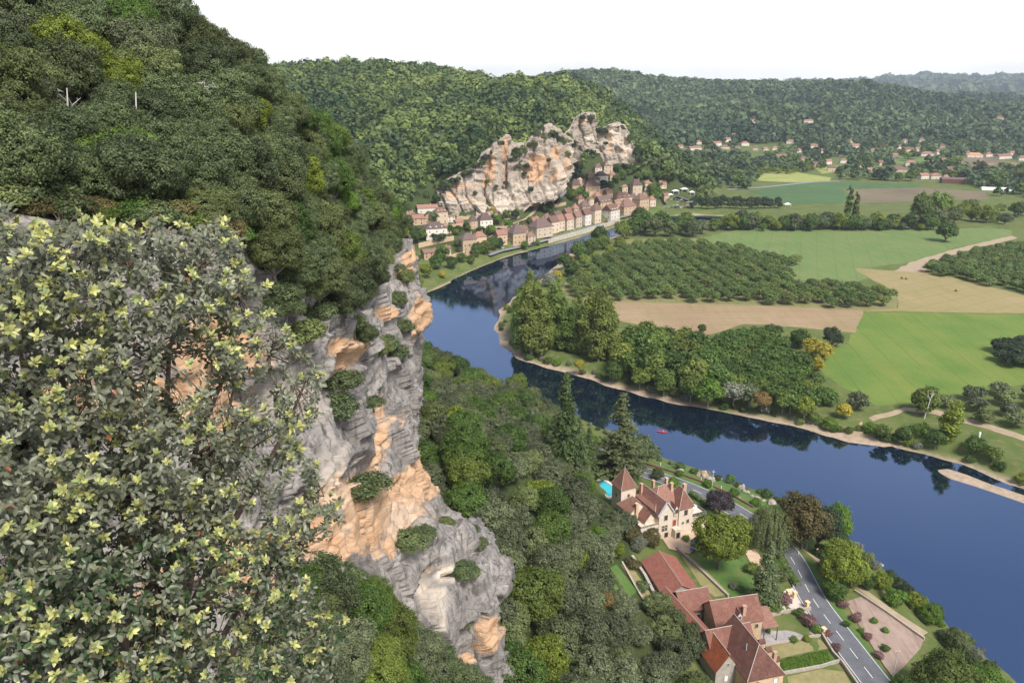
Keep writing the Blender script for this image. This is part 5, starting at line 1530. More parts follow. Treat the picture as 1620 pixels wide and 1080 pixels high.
# more greenery round the manor and the farm
for k, (x, y, kd, sc_, m_, lb) in enumerate([(1000, 765, "holm_m", .5, L_dec, "dark tree between the corner tower and the road"), (1040, 758, "holm_m", .5, L_holm, "low tree behind the manor roofs by the road"), (1065, 770, "shrub_m", 1.3, L_bright, "bright shrub behind the manor's right pavilion"), (1122, 830, "holm_m", .5, L_dec, "dark tree at the corner of the manor's right terrace"),
    (1160, 838, "shrub_m", 1.4, L_dec, "shrub under the willow's left side"), (1178, 846, "shrub_m", 1.3, L_holm, "dark shrub between the maple and the willow"), (1226, 905, "shrub_m", 1.3, L_dec, "shrub behind the dark conifer on the lawn"), (1236, 918, "shrub_m", 1.1, L_holm, "dark shrub inside the entrance hedge"),
    (1190, 905, "shrub_m", 1.2, L_dec, "shrub left of the dark conifer"), (1222, 968, "shrub_m", .9, L_dec, "shrub at the wall of the entrance court"), (1265, 975, "shrub_m", .8, L_dec, "shrub along the parking court wall"), (1000, 900, "shrub_m", 1.2, L_brown, "brown scrub on the bank above the barn"), (1015, 935, "shrub_m", 1.0, L_holm, "dark scrub behind the barn's lower end"),
    (975, 880, "holm_m", .55, L_ygr, "yellowish tree at the top of the terraced gardens"), (1000, 858, "holm_m", .6, L_brown, "brown-leaved tree on the outcrop above the barn"), (1022, 850, "holm_m", .5, L_silv, "grey shrub at the manor's foot on the outcrop"), (1060, 1000, "holm_m", .8, L_holmg, "grey oak against the farm wing"), (1085, 1030, "holm_m", .8, L_holm, "dark oak left of the farmhouse"),
    (1040, 975, "holm_m", .8, L_holmg, "grey oak covering the foot of the barn wing"), (1345, 925, "shrub_m", 1.5, L_dec, "undergrowth right of the yellowing roadside tree"), (1415, 955, "shrub_m", 1.6, L_bright, "bright bank bush above the river lane"), (1300, 880, "shrub_m", 1.4, L_dec, "dark bush under the pines by the lane"), (1310, 900, "shrub_m", 1.3, L_holm, "dark bush left of the yellowing tree"),
    (1400, 1000, "shrub_m", .5, L_bright, "upper green row plant in the soil plot"), (1382, 985, "shrub_m", .5, L_bright, "second green row plant in the soil plot")]):
    plant(kd, hit(x, y), sc_, "garden_plant", lb, None, "tree" if kd == "holm_m" else "shrub", mat=m_)

# reeds and scrub along the far bank
IB = catmull(river[26:-2], 420)
for k in range(6, 414, 4):
    p = IB[k]
    t_ = IB[k + 1] - IB[k - 1]; t_ = t_ / max(np.linalg.norm(t_), 1e-6)
    nrm = np.array((-t_[1], t_[0]))
    q2 = p + nrm * br_.uniform(3.5, 9.0)
    if river_d(np.array([q2[0]]), np.array([q2[1]]))[0] < 2.5: q2 = p - (q2 - p)
    if river_d(np.array([q2[0]]), np.array([q2[1]]))[0] < 2.5: continue
    pq = proj((q2[0], q2[1], 2))[0]
    if not (770 < pq[0] < 1640 and 440 < pq[1] < 800) or br_.random() < .25: continue
    plant("shrub_m", (q2[0], q2[1], hz(q2[0], q2[1]) - .3), br_.uniform(.7, 1.7), "far_bank_scrub", f"{ordinal(k // 4)} tuft of scrub along the sandy far bank, counted downstream", "scrub along the far bank", "shrub", mat=br_.choice([L_dec, L_bright, L_holm, L_dec, L_silv, L_ygr, L_brown]), parts=False)
# ================================================================== BUILDINGS
M_plaster = surf("cream_plaster", (0.48, 0.375, 0.265), (0.56, 0.455, 0.335), 0.5, 0.9, (0.40, 0.30, 0.20), 1.2, obj_var=0.12)
M_stone = surf("honey_stone", (0.42, 0.295, 0.18), (0.50, 0.37, 0.24), 0.8, 0.92, (0.32, 0.22, 0.14), 2.0, obj_var=0.15)
M_white = surf("white_render", (0.58, 0.51, 0.42), (0.66, 0.59, 0.50), 0.4, 0.85, obj_var=0.1)
M_roofb = surf("brown_tiles", (0.150, 0.085, 0.064), (0.205, 0.118, 0.088), 0.9, 0.9, (0.10, 0.064, 0.054), 2.5, 0.05, obj_var=0.22)
M_roofd = surf("dark_tiles", (0.085, 0.060, 0.053), (0.130, 0.088, 0.076), 0.9, 0.9, (0.16, 0.108, 0.09), 2.5, 0.05, obj_var=0.2)
M_roofr = surf("pink_tiles", (0.215, 0.110, 0.080), (0.285, 0.155, 0.112), 0.9, 0.9, (0.165, 0.085, 0.065), 2.5, 0.05, obj_var=0.15)
M_roofo = surf("orange_tiles", (0.46, 0.20, 0.10), (0.55, 0.28, 0.16), 0.9, 0.9, obj_var=0.12)
M_dark = surf("dark_opening", (0.02, 0.017, 0.015), (0.035, 0.03, 0.027), 2.0, 0.5)
M_shut = surf("brown_shutter", (0.10, 0.045, 0.03), (0.15, 0.07, 0.05), 3.0, 0.7)
M_brick = surf("chimney_brick", (0.36, 0.21, 0.14), (0.44, 0.30, 0.21), 2.0, 0.9)
M_whitep = surf("white_paint", (0.74, 0.73, 0.70), (0.82, 0.81, 0.79), 0.8, 0.6)

def roof_shape(mb, w, d, z0, rh, kind, ov=0.5, bell=0.0):
    """closed roof over a w x d rectangle (ridge along x); hip, gable, pyramid, lean or cone"""
    a, b = w / 2 + ov, d / 2 + ov
    t = 0.18
    if kind == 'cone':
        n = 12
        pts = [(a * math.cos(2 * math.pi * k / n), a * math.sin(2 * math.pi * k / n), z0) for k in range(n)] + [(0, 0, z0 + rh), (0, 0, z0)]
        return mb.add(pts, [(k, (k + 1) % n, n) for k in range(n)] + [((k + 1) % n, k, n + 1) for k in range(n)])
    if kind == 'hip':
        r = max(a - b * 0.95, 0.02)
    elif kind == 'pyramid':
        r = 0.02
    else:
        r = a
    if kind == 'lean':
        vs = [(-a, -b, z0), (a, -b, z0), (a, b, z0), (-a, b, z0), (-a, b, z0 + rh), (a, b, z0 + rh), (-a, -b, z0 + t), (a, -b, z0 + t)]
        return mb.add(vs, [(0, 3, 2, 1), (0, 1, 7, 6), (6, 7, 5, 4), (1, 2, 5, 7), (2, 3, 4, 5), (3, 0, 6, 4)])
    zt = z0 + t
    vs = [(-a, -b, z0), (a, -b, z0), (a, b, z0), (-a, b, z0), (-a, -b, zt), (a, -b, zt), (a, b, zt), (-a, b, zt), (-r, 0, z0 + rh), (r, 0, z0 + rh)]
    mb.add(vs, [(0, 3, 2, 1), (0, 1, 5, 4), (1, 2, 6, 5), (2, 3, 7, 6), (3, 0, 4, 7), (4, 5, 9, 8), (6, 7, 8, 9), (5, 6, 9), (7, 4, 8)])
    return mb

def wall_box(mb, w, d, h, gable=0.0, sink=2.0):
    a, b = w / 2, d / 2
    mb.box(-a, a, -b, b, -sink, h)
    if gable:
        g = gable * 0.93
        mb.add([(-a, -b, h), (-a, b, h), (-a, 0, h + g), (a, -b, h), (a, b, h), (a, 0, h + g)], [(0, 2, 1), (3, 4, 5), (0, 3, 5, 2), (1, 2, 5, 4)])
    return mb

WIN = {}
def window_mesh(w, h, mat, fr=None):
    k = (round(w, 2), round(h, 2), mat.name)
    if k not in WIN:
        WIN[k] = MB().box(-w / 2, w / 2, -0.06, 0.05, 0, h).mesh("window", mat)
    return WIN[k]

def house(name, label, P, w, d, h, rh, rz, wall, roof, rkind='hip', group=None, cat="house", win=(2, 2), chim=1, dormer=0, side=True, round_=False, door=True, seed=0, ov=0.45):
    e = empty(name, P, rz)
    tag(e, label, cat, group)
    rr = random.Random(seed + int(P[0] * 7))
    if round_:
        n = 14
        mb = MB()
        mb.tube([(0, 0, -2), (0, 0, h)], [w / 2, w / 2], n)
        mb.build("wall", wall, e)
    else:
        wall_box(MB(), w, d, h, rh if rkind == 'gable' else 0).build("wall", wall, e)
    ro = roof_shape(MB(), w, d, h, rh, 'cone' if round_ else rkind, ov).build("roof", roof, e)
    rows, cols = win
    ww, wh = min(0.95, w / (cols * 2.2 + 1)), 1.35
    for r_ in range(rows):
        z = 1.0 + r_ * (h - 0.6) / max(rows, 1)
        if z + wh > h - 0.1: wh = max(0.7, h - 0.15 - z)
        for c in range(cols):
            x = -w / 2 + w * (c + 0.5) / cols
            if round_:
                x *= 0.3
            if door and r_ == 0 and c == cols // 2:
                link("door", window_mesh(1.1, 2.1, M_shut), e, (x, -(w if round_ else d) / 2 - (0.0 if not round_ else -0.15), 0.02))
                continue
            link("window", window_mesh(ww, wh, M_dark), e, (x, -(w if round_ else d) / 2 + (0.12 if round_ else 0), z))
        if side and not round_ and d > 4:
            for s_ in (-1, 1):
                for c in range(max(1, cols - 1)):
                    q = link("window", window_mesh(ww, wh, M_dark), e, (s_ * w / 2, -d / 2 + d * (c + 0.5) / max(1, cols - 1), z))
                    q.rotation_euler = (0, 0, s_ * R(90))
    for k in range(chim):
        x = (-1 if k else 1) * w * rr.uniform(0.18, 0.36)
        zc = h + rh * 0.35
        MB().box(x - .4, x + .4, d * 0.08 - .35, d * 0.08 + .35, zc, h + rh + 0.7).build("chimney", M_brick, ro)
    for k in range(dormer):
        x = -w / 2 + w * (k + 0.8) / (dormer + 0.6)
        y = -d / 2 + 0.25
        MB().box(x - .65, x + .65, y, y + d * .25, h, h + 1.5).add([(x - .85, y - .1, h + 1.5), (x + .85, y - .1, h + 1.5), (x, y - .1, h + 2.3), (x - .85, y + d * .3, h + 1.5), (x + .85, y + d * .3, h + 1.5), (x, y + d * .3, h + 2.3)], [(0, 1, 2), (5, 4, 3), (0, 2, 5, 3), (1, 4, 5, 2), (0, 3, 4, 1)]).build("dormer", wall, ro)
        link("window", window_mesh(0.8, 1.0, M_dark), ro, (x, y, h + 0.3))
    return e

# ---- the village under its cliff
def mpp(P): return (P[1] * cP + (CZ - P[2]) * sP) / FPX
A_, B_, C_, D_, E_, F_ = M_plaster, M_stone, M_white, M_roofb, M_roofd, M_roofr
V_H = [  # px, py at the foot, width px, wall px, roof px, angle, wall, roof, shape, label
 (676, 336, 32, 8, 4, 12, C_, F_, 'gable', "long cream house highest on the left of the village"),
 (697, 352, 20, 17, 6, 25, A_, D_, 'hip', "square cream mansion with dormers left of the village cliff"),
 (713, 351, 12, 9, 1, 25, C_, F_, 'lean', "low white annexe right of the square cream mansion"),
 (661, 354, 18, 9, 5, 20, B_, F_, 'gable', "pink-roofed house below the long cream house"),
 (678, 353, 16, 8, 5, 20, B_, F_, 'hip', "pink-roofed house joined to the square mansion"),
 (641, 352, 17, 11, 5, 30, A_, F_, 'hip', "leftmost house of the upper row beside the near cliff"),
 (688, 374, 34, 14, 8, 22, C_, E_, 'hip', "large white house with dark roof and dormers in the left of the village"),
 (640, 372, 10, 9, 4, 20, A_, E_, 'gable', "small house half hidden beside the near cliff"),
 (767, 360, 21, 13, 9, 24, C_, E_, 'hip', "white house with steep dark roof beside the round dovecote"),
 (740, 400, 24, 22, 8, 28, B_, E_, 'hip', "tall pink stone house with dark hipped roof near the river trees"),
 (758, 394, 20, 20, 7, 28, B_, F_, 'hip', "red-roofed wing joined to the tall pink stone house"),
 (680, 407, 24, 9, 4, 24, B_, D_, 'gable', "long low stone outbuilding near the river, left end"),
 (703, 402, 18, 9, 4, 24, A_, D_, 'gable', "long low cream outbuilding near the river, right end"),
 (792, 384, 17, 13, 7, 30, B_, F_, 'gable', "gabled pink house left of the steep-roofed tavern"),
 (817, 384, 24, 16, 14, 34, B_, E_, 'pyramid', "house with tall bell-like dark roof at the road"),
 (838, 382, 15, 9, 5, 36, A_, D_, 'hip', "small house right of the bell-roofed house"),
 (855, 371, 34, 13, 11, 40, A_, E_, 'hip', "wide house with big dark roof, left end of the riverside row"),
 (874, 365, 17, 14, 8, 44, A_, D_, 'gable', "riverside row house second from the left end"),
 (885, 362, 14, 13, 8, 46, A_, F_, 'gable', "riverside row house with red roof left of a lighter one"),
 (898, 360, 16, 13, 8, 46, A_, F_, 'gable', "wider red-roofed row house at the lamp tree"),
 (912, 356, 15, 13, 8, 48, A_, D_, 'gable', "row house with pale front in the middle of the riverside row"),
 (926, 353, 16, 14, 8, 48, C_, D_, 'gable', "white-fronted row house in the riverside row"),
 (941, 350, 17, 18, 8, 48, A_, D_, 'hip', "tall narrow row house with dark upper windows"),
 (966, 344, 24, 12, 8, 48, C_, D_, 'gable', "row house with three dormers near the right end"),
 (990, 336, 28, 10, 10, 40, B_, D_, 'hip', "broad-roofed house at the right end of the riverside row"),
 (1013, 330, 22, 15, 7, 40, B_, D_, 'hip', "stone house at the corner behind the river trees"),
 (983, 319, 32, 7, 7, 30, A_, D_, 'hip', "house with white dormers behind the riverside row"),
 (923, 338, 18, 11, 8, 40, A_, E_, 'hip', "dark-roofed house behind the middle of the row"),
 (953, 328, 24, 9, 8, 36, B_, E_, 'gable', "dark gabled house behind the dormered row house"),
 (909, 309, 15, 16, 8, 25, B_, E_, 'hip', "castle-like stone house under the cliff's right end"),
 (934, 304, 25, 10, 9, 20, B_, D_, 'hip', "wide brown-roofed house right of the castle-like house"),
 (945, 274, 12, 9, 5, 20, C_, D_, 'hip', "small white house high on the slope, left of a pair"),
 (960, 272, 15, 10, 6, 20, A_, D_, 'hip', "cream house high on the slope, right of a pair"),
 (950, 288, 19, 10, 6, 20, C_, E_, 'hip', "white house with dark roof below the pair on the slope"),
 (1005, 309, 17, 16, 8, 22, A_, E_, 'hip', "tall grey-roofed manor right of the village"),
 (1023, 298, 13, 8, 4, 22, A_, F_, 'hip', "small house right of the grey-roofed manor"),
 (1047, 296, 12, 4, 6, 22, A_, F_, 'gable', "little gabled house among trees right of the village"),
 (847, 324, 19, 9, 6, 25, B_, F_, 'hip', "house tucked under the middle of the cliff"),
 (866, 322, 16, 10, 6, 25, A_, F_, 'hip', "gabled house right of the one tucked under the cliff"),
 (987, 302, 10, 6, 3, 25, A_, F_, 'hip', "tiny house above the white-dormered house"),
 (1053, 316, 11, 7, 3, 25, B_, F_, 'gable', "low house at the edge of the car park"),
 (973, 250, 10, 6, 3, 20, A_, F_, 'hip', "stone cottage at the foot of the upper crag"),
 (1003, 262, 9, 5, 3, 20, A_, F_, 'gable', "isolated cottage in the trees right of the upper crag")]
V_H += [
 (726, 357, 12, 6, 4, 25, B_, F_, 'gable', "low shed-like house between the annexe and the dovecote"), (650, 346, 12, 8, 4, 25, A_, D_, 'hip', "brown-roofed house above the leftmost one"), (708, 368, 10, 7, 4, 22, A_, F_, 'hip', "small house right of the large white house"),
 (828, 374, 12, 10, 6, 36, B_, D_, 'gable', "narrow house squeezed behind the bell-roofed house"), (846, 360, 14, 9, 7, 40, B_, F_, 'gable', "pink-roofed house behind the wide dark roof"), (864, 354, 14, 9, 6, 42, A_, D_, 'hip', "cream house just above the left of the row"),
 (881, 350, 14, 9, 6, 44, B_, E_, 'gable', "dark-roofed house above the red-roofed row houses"), (897, 345, 14, 9, 6, 45, B_, D_, 'gable', "stone house above the middle of the riverside row"), (909, 340, 12, 10, 6, 45, A_, F_, 'hip', "cream house stepping up behind the pale row house"),
 (942, 338, 15, 9, 6, 44, B_, D_, 'hip', "broad roof directly behind the tall narrow row house"), (976, 331, 14, 8, 6, 40, A_, F_, 'gable', "pink gable behind the dormered row house"), (1000, 321, 14, 8, 6, 35, A_, E_, 'hip', "dark roof above the broad end house"),
 (944, 318, 12, 8, 5, 34, A_, F_, 'hip', "pale house in the upper lane behind the row"), (962, 313, 12, 8, 5, 30, B_, F_, 'gable', "pink-roofed house in the upper lane, further right"), (917, 324, 12, 9, 5, 34, B_, D_, 'hip', "stone house below the castle-like house"),
 (922, 297, 11, 8, 5, 25, A_, F_, 'hip', "small pale house left of the wide brown roof"), (942, 293, 10, 8, 4, 22, C_, D_, 'gable', "white gable below the slope houses"), (968, 284, 10, 7, 4, 22, A_, F_, 'hip', "cream cottage right of the white slope house"),
 (933, 284, 9, 6, 4, 22, B_, F_, 'gable', "stone cottage left of the white slope house"), (1030, 324, 12, 8, 5, 30, A_, F_, 'hip', "low house right of the corner stone house"), (1016, 317, 12, 7, 4, 28, A_, D_, 'gable', "house behind the corner stone house"),
 (803, 376, 10, 8, 5, 30, A_, D_, 'hip', "cream house between the gabled pink one and the bell roof"), (776, 388, 12, 9, 5, 28, B_, D_, 'hip', "brown-roofed house behind the river trees")]
for i, (x, y, wp, hp, rp, an, wl_, rf, kd, lb) in enumerate(V_H):
    P = hit(x, y, 300)
    m = mpp(P)
    w = wp * m * 1.0
    nf = 3 if wp > 20 else 2
    house("village_house", lb, P, w, min(w * 0.72, 13), hp * m * 1.02, rp * m * 1.15, R(an), wl_, rf, kd, "houses of the cliffside village", win=(2 if hp > 8 else 1, nf), chim=1 if kd != 'lean' else 0,
          dormer=3 if 'dormer' in lb else 0, seed=i)
for x, y, wp, hp, rp, lb, wl_, rf in [(748, 361, 16, 12, 11, "round stone dovecote house with conical dark roof", B_, E_), (772, 352, 7, 18, 8, "slim round tower of the manor against the cliff", B_, E_), (784, 352, 7, 16, 8, "second slim tower of the manor, grown with yellow ivy", M_pale, E_),
                                      (795, 364, 6, 7, 6, "little turret with pointed roof on the terrace wall", B_, D_), (934, 328, 11, 13, 5, "small square-looking tower among the roofs of the row", A_, D_), (917, 308, 7, 24, 3, "round stair tower of the castle-like house", B_, B_)]:
    P = hit(x, y, 300); m = mpp(P)
    house("village_tower", lb, P, wp * m, wp * m, hp * m, rp * m, R(20), wl_, rf, 'cone', "towers of the cliffside village", "tower", win=(2, 1), chim=0, round_=True, door=False, ov=0.3)
# retaining walls of the village terraces
for pts, hgt, lb in [([(705, 412), (735, 405)], 4, "retaining wall below the riverside gardens"), ([(783, 368), (830, 366)], 6, "pink terrace wall behind the tavern roofs"), ([(662, 392), (718, 380)], 4, "long garden wall left of the tall pink house"), ([(700, 360), (735, 358)], 2.5, "garden wall below the square mansion"),
                     ([(925, 316), (962, 306)], 7, "high stone wall above the riverside row"), ([(868, 330), (895, 324)], 3, "stone wall beside the steep lane"), ([(715, 346), (742, 347)], 3, "low wall at the foot of the cliff")]:
    mb = MB()
    a, b = hit(*pts[0], 300), hit(*pts[1], 300)
    n = 6
    for k in range(n):
        p, q = a + (b - a) * k / n, a + (b - a) * (k + 1) / n
        mb.obox((p[0], p[1], hz(p[0], p[1]) - 1), (q[0], q[1], hz(q[0], q[1]) - 1), 1.0, hgt + 1)
    tag(mb.build("terrace_wall", M_stone), lb, "wall", "terrace walls of the village")

# ---- roads
M_asph = surf("asphalt", (0.090, 0.090, 0.098), (0.125, 0.125, 0.133), 0.25, 0.85, (0.15, 0.15, 0.155), 2.2, 0.01)
M_asphv = surf("village_asphalt", (0.17, 0.17, 0.19), (0.23, 0.23, 0.25), 0.25, 0.85)
M_line = surf("road_paint", (0.62, 0.62, 0.60), (0.75, 0.75, 0.73), 1.5, 0.7)
def path_pts(pts, step=2.0):
    P = catmull(np.array(pts, float), 400)
    d = np.concatenate([[0], np.cumsum(np.linalg.norm(np.diff(P, axis=0), axis=1))])
    s = np.arange(0, d[-1], step)
    return np.column_stack([np.interp(s, d, P[:, k]) for k in range(P.shape[1])]), s
def ribbon(name, pts, w, mat, off=0.06, z=None, shift=0.0, kind="structure", parent=None, crossz=False, dash=None):
    C, s = path_pts(np.array(pts)[:, :2], 1.0 if dash else 2.0)
    t = np.gradient(C, axis=0); t /= np.linalg.norm(t, axis=1, keepdims=True)
    n = np.column_stack([-t[:, 1], t[:, 0]])
    C = C + n * shift
    zc = (ground_h(C[:, 0], C[:, 1]) if z is None else np.full(len(C), z))
    if z is None:
        k = 9
        zc = np.convolve(np.pad(zc, k // 2, mode='edge'), np.ones(k) / k, mode='valid')
    V, Fc = [], []
    for i in range(len(C)):
        for sg in (-1, 1):
            V.append((*(C[i] + n[i] * sg * w / 2), zc[i] + off))
    for i in range(len(C) - 1):
        if dash and (s[i] % (dash[0] + dash[1])) >= dash[0]:
            continue
        Fc.append((2 * i, 2 * i + 2, 2 * i + 3, 2 * i + 1)[::-1])
    o = link(name, mesh_from(name, V, Fc, [mat], True), parent)
    if parent is None: tag(o, kind=kind)
    return o, C, n, zc
ROAD = [atZ(x, y, 8) for x, y in [(800, 655), (860, 682), (905, 700), (940, 714), (1000, 740), (1090, 772), (1170, 812), (1240, 867), (1288, 950), (1348, 1030), (1390, 1085), (1450, 1170)]]
road, rC, rN, rZ = ribbon("road", ROAD, 8.2, M_asph, 0.14, 8.0)
ribbon("centre_line", ROAD, 0.15, M_line, 0.148, 8.0, dash=(4, 3))
ribbon("edge_line", ROAD, 0.14, M_line, 0.148, 8.0, 3.75)
ribbon("edge_line", ROAD, 0.14, M_line, 0.148, 8.0, -3.75)
VROAD = [hit(x, y, 300) for x, y in [(770, 404), (790, 397), (830, 389), (880, 374), (930, 360), (985, 343), (1015, 334), (1050, 325), (1090, 318)]]
vroad, vC, vN, vZ = ribbon("village_road", VROAD, 9.0, M_asphv, 0.5)
# quay wall along the village road
M_quay = surf("quay_stone", (0.38, 0.32, 0.25), (0.50, 0.43, 0.34), 0.35, 0.92, (0.28, 0.25, 0.18), 0.9)
def strip_wall(name, C, N_, Z, shift, w, h, mat, label, base=-3.0, i0=0, i1=None, step=1):
    mb = MB()
    idx = list(range(i0, (len(C) if i1 is None else i1), step))
    a = [C[i] + N_[i] * (shift - w / 2) for i in idx]; b = [C[i] + N_[i] * (shift + w / 2) for i in idx]
    V, Fc = [], []
    for k, i in enumerate(idx):
        V += [(*a[k], Z[i] + base), (*b[k], Z[i] + base), (*b[k], Z[i] + h), (*a[k], Z[i] + h)]
        if k:
            o = 4 * (k - 1)
            for q in range(4):
                Fc.append((o + q, o + (q + 1) % 4, o + 4 + (q + 1) % 4, o + 4 + q)[::-1])
    Fc += [(0, 1, 2, 3), (4 * (len(idx) - 1) + 3, 4 * (len(idx) - 1) + 2, 4 * (len(idx) - 1) + 1, 4 * (len(idx) - 1))]
    o = link(name, mesh_from(name, V, Fc, [mat]))
    tag(o, label, "wall")
    return o
strip_wall("quay_wall", vC, vN, vZ, -5.6, 1.0, 1.2, M_quay, "pale stone quay wall along the village road above the river", -6.0, 45, 118)
LANE = [hit(x, y, 300) for x, y in [(775, 362), (810, 356), (830, 348), (843, 338), (852, 322)]]
ribbon("village_lane", LANE, 4.0, M_track, 1.0)
LANE2 = [hit(x, y, 300) for x, y in [(880, 318), (890, 308), (900, 300)]]
ribbon("steep_lane", LANE2, 6.0, M_asphv, 1.0)
VALROAD = [atZ(x, y, FLOOR) for x, y in [(1150, 300), (1210, 296), (1290, 288), (1330, 287)]]
ribbon("valley_road", VALROAD, 8.0, M_asphv, 0.2, FLOOR)

# ---- houses of the valley
for i, ((x, y, wp), P) in enumerate(zip(FAR_H, FAR_P)):
    m = mpp(P); w = wp * m
    orange = wp > 20 and x > 1530
    if x == 1513:
        e = house("farm_shed", "long dark red agricultural shed in the valley on the right", P, w, 14, 6, 3, R(-14), M_shut, M_roofd, 'gable', None, "shed", win=(1, 8), chim=0)
        continue
    rf = M_roofo if orange and x < 1570 else [M_roofr, M_roofb, M_roofr][i % 3]
    side_w = "on the wooded slope" if y < 215 else ("in the left hamlet" if x < 1200 else ("mid-valley" if x < 1400 else "right of the valley"))
    size = "long" if wp > 20 else ("mid-sized" if wp > 12 else "small")
    house("valley_house", f"{ordinal(i + 1)} valley house from the left, {size}, with {'orange' if rf is M_roofo else 'reddish'} roof, {side_w}", P, w, min(w * 0.7, 14), 3.3 * 1.6, 2.6 * 1.6, R([10, -15, 25, 0][i % 4]), [M_white, M_plaster, M_white][i % 3], rf, ['gable', 'hip'][i % 2], "houses scattered in the valley", win=(1, 3 if wp > 12 else 2), chim=1, seed=i)
for x, y, w, lb in [(1590, 301, 70, "long white greenhouse tunnel at the right edge"), (1612, 295, 50, "second white greenhouse tunnel behind the first")]:
    P = atZ(x, y, FLOOR); m = mpp(P)
    mb = MB()
    n = 8
    L = w * m * 0.5
    pts = []
    for sx in (-L, L):
        pts += [(sx, 5 * math.cos(math.pi * k / n), 4 * math.sin(math.pi * k / n)) for k in range(n + 1)]
    mb.add(pts, [(k, k + 1, n + 2 + k, n + 1 + k) for k in range(n)] + [tuple(range(n, -1, -1)), tuple(range(n + 1, 2 * n + 2))])
    tag(mb.build("greenhouse", M_whitep, None, P, R(-12)), lb, "greenhouse")
# smoke-free camping ground: white canopies and parked cars
CARP = {}
def car(P, rz, colour, label, group="cars parked along the village road", name="parked_car", detail=False, s=1.0):
    e = empty(name, P, rz)
    e.scale = (s, s, s)
    tag(e, label, "car", group)
    if colour not in CARP:
        c = {"white": (.7, .7, .7), "silver": (.42, .43, .45), "blue": (.03, .09, .30), "dark": (.03, .035, .045), "red": (.35, .02, .02), "grey": (.16, .17, .18)}[colour]
        m, nt, b = new_mat("car_paint_" + colour)
        b.inputs["Base Color"].default_value = rgb(c); b.inputs["Roughness"].default_value = 0.25
        b.inputs["Coat Weight"].default_value = 0.5
        prof = [(-2.1, .35), (-2.1, .75), (-1.95, .9), (-1.2, .95), (-0.6, 1.0), (1.3, 1.0), (2.0, .92), (2.1, .7), (2.1, .35)]
        cab = [(-1.15, .93), (-0.45, 1.42), (1.15, 1.45), (1.85, .95)]
        def ext(pr, w0, w1):
            n = len(pr); mb = MB()
            vs = []
            for k, (x, z) in enumerate(pr):
                f = (z - pr[0][1]) / max(q[1] - pr[0][1] + 1e-6 for q in pr)
                vs.append((x, -(w0 + (w1 - w0) * max(0, min(1, f))), z))
            vs += [(v[0], -v[1], v[2]) for v in vs]
            mb.add(vs, [tuple(range(n)), tuple(range(2 * n - 1, n - 1, -1))] + [(k, n + k, n + (k + 1) % n, (k + 1) % n) for k in range(n)])
            return mb
        wh = MB().tube([(0, -.1, 0), (0, .1, 0)], [.32, .32], 10).mesh("wheel", surf_tyre)
        CARP[colour] = (ext(prof, .85, .82).mesh("car_body", m), ext(cab, .80, .62).mesh("car_glass", M_dark), MB().box(-.35, 1.1, -.63, .63, 1.40, 1.47).mesh("car_roof", m), wh)
    b, g, rf, wh = CARP[colour]
    link("body", b, e); link("windows", g, e); link("roof", rf, e)
    for x in (-1.35, 1.35):
        for y in (-.8, .8):
            link("wheel", wh, e, (x, y, .32))
    return e
surf_tyre = surf("tyre", (.012, .012, .012), (.02, .02, .02), 3, .8)
cr = random.Random(4)
cols_ = ["white", "silver", "blue", "dark", "grey", "red", "dark", "silver"]
spots = [(14, 3.3), (22, 3.3), (27, 3.3), (34, -3), (48, 3.3), (60, 3.4), (64, 3.4), (69, 3.4), (75, 3.4), (80, 3.4), (85, 3.4), (92, 3.4), (97, 3.4), (104, -2.5), (110, 3.4), (116, 3.4), (121, 3.4)]
for k, (i, sh) in enumerate(spots):
    if i >= len(vC): continue
    p = vC[i] + vN[i] * sh
    t = math.atan2(-vN[i][0], vN[i][1])
    cl_ = cols_[k % 8]
    car((p[0], p[1], vZ[i] + 0.5), t, cl_, f"{cl_} car standing on the village road along the riverside houses", s=1.3)
for k in range(40):
    x = 1052 + (k % 10) * 5.2 + cr.uniform(-1, 1); y = 329 - (k // 10) * 4.2
    P = atZ(x, y, FLOOR + 1)
    P = hit(x, y, 300)
    cl_ = cr.choice(cols_)
    car(P + np.array((0, 0, .1)), R(60) + cr.uniform(-.2, .2), cl_, f"{cl_} car in the car park behind the river trees", "cars in the village car park", s=1.3)
for x, y, w, lb in [(1068, 306, 10, "white market canopy nearest the village"), (1082, 303, 11, "wide white canopy in the middle of the car park"), (1094, 308, 8, "white canopy right of the wide one"), (1060, 312, 8, "low white canopy at the car park edge"), (1225, 327, 12, "white camping tent beyond the clipped planes"), (1245, 327, 10, "second white camping tent beyond the planes")]:
    P = hit(x, y, 300); m = mpp(P)
    e = empty("canopy", P, R(20)); tag(e, lb, "canopy", "white canopies of the car park")
    L = w * m
    roof_shape(MB(), L, L * .6, 3, 1.6, 'hip', 0.1).build("canopy_roof", M_whitep, e)
    for sx in (-1, 1):
        for sy in (-1, 1):
            MB().box(sx * L / 2 - .1, sx * L / 2 + .1, sy * L * .3 - .1, sy * L * .3 + .1, -1, 3).build("post", M_whitep, e)
# hay bales in the cut field
for x, y, lb in [(1427, 441, "left one of two hay bales close together in the cut field"), (1434, 442, "right one of two hay bales close together in the cut field"), (1513, 461, "single hay bale in the right of the cut field")]:
    P = atZ(x, y, FLOOR + .1)
    tag(MB().tube([(-.9, 0, .9), (-.8, 0, .9), (.8, 0, .9), (.9, 0, .9)], [.86, .95, .95, .86], 14).build("hay_bale", M_hay, None, P, R(30)), lb, "hay bale", "hay bales")
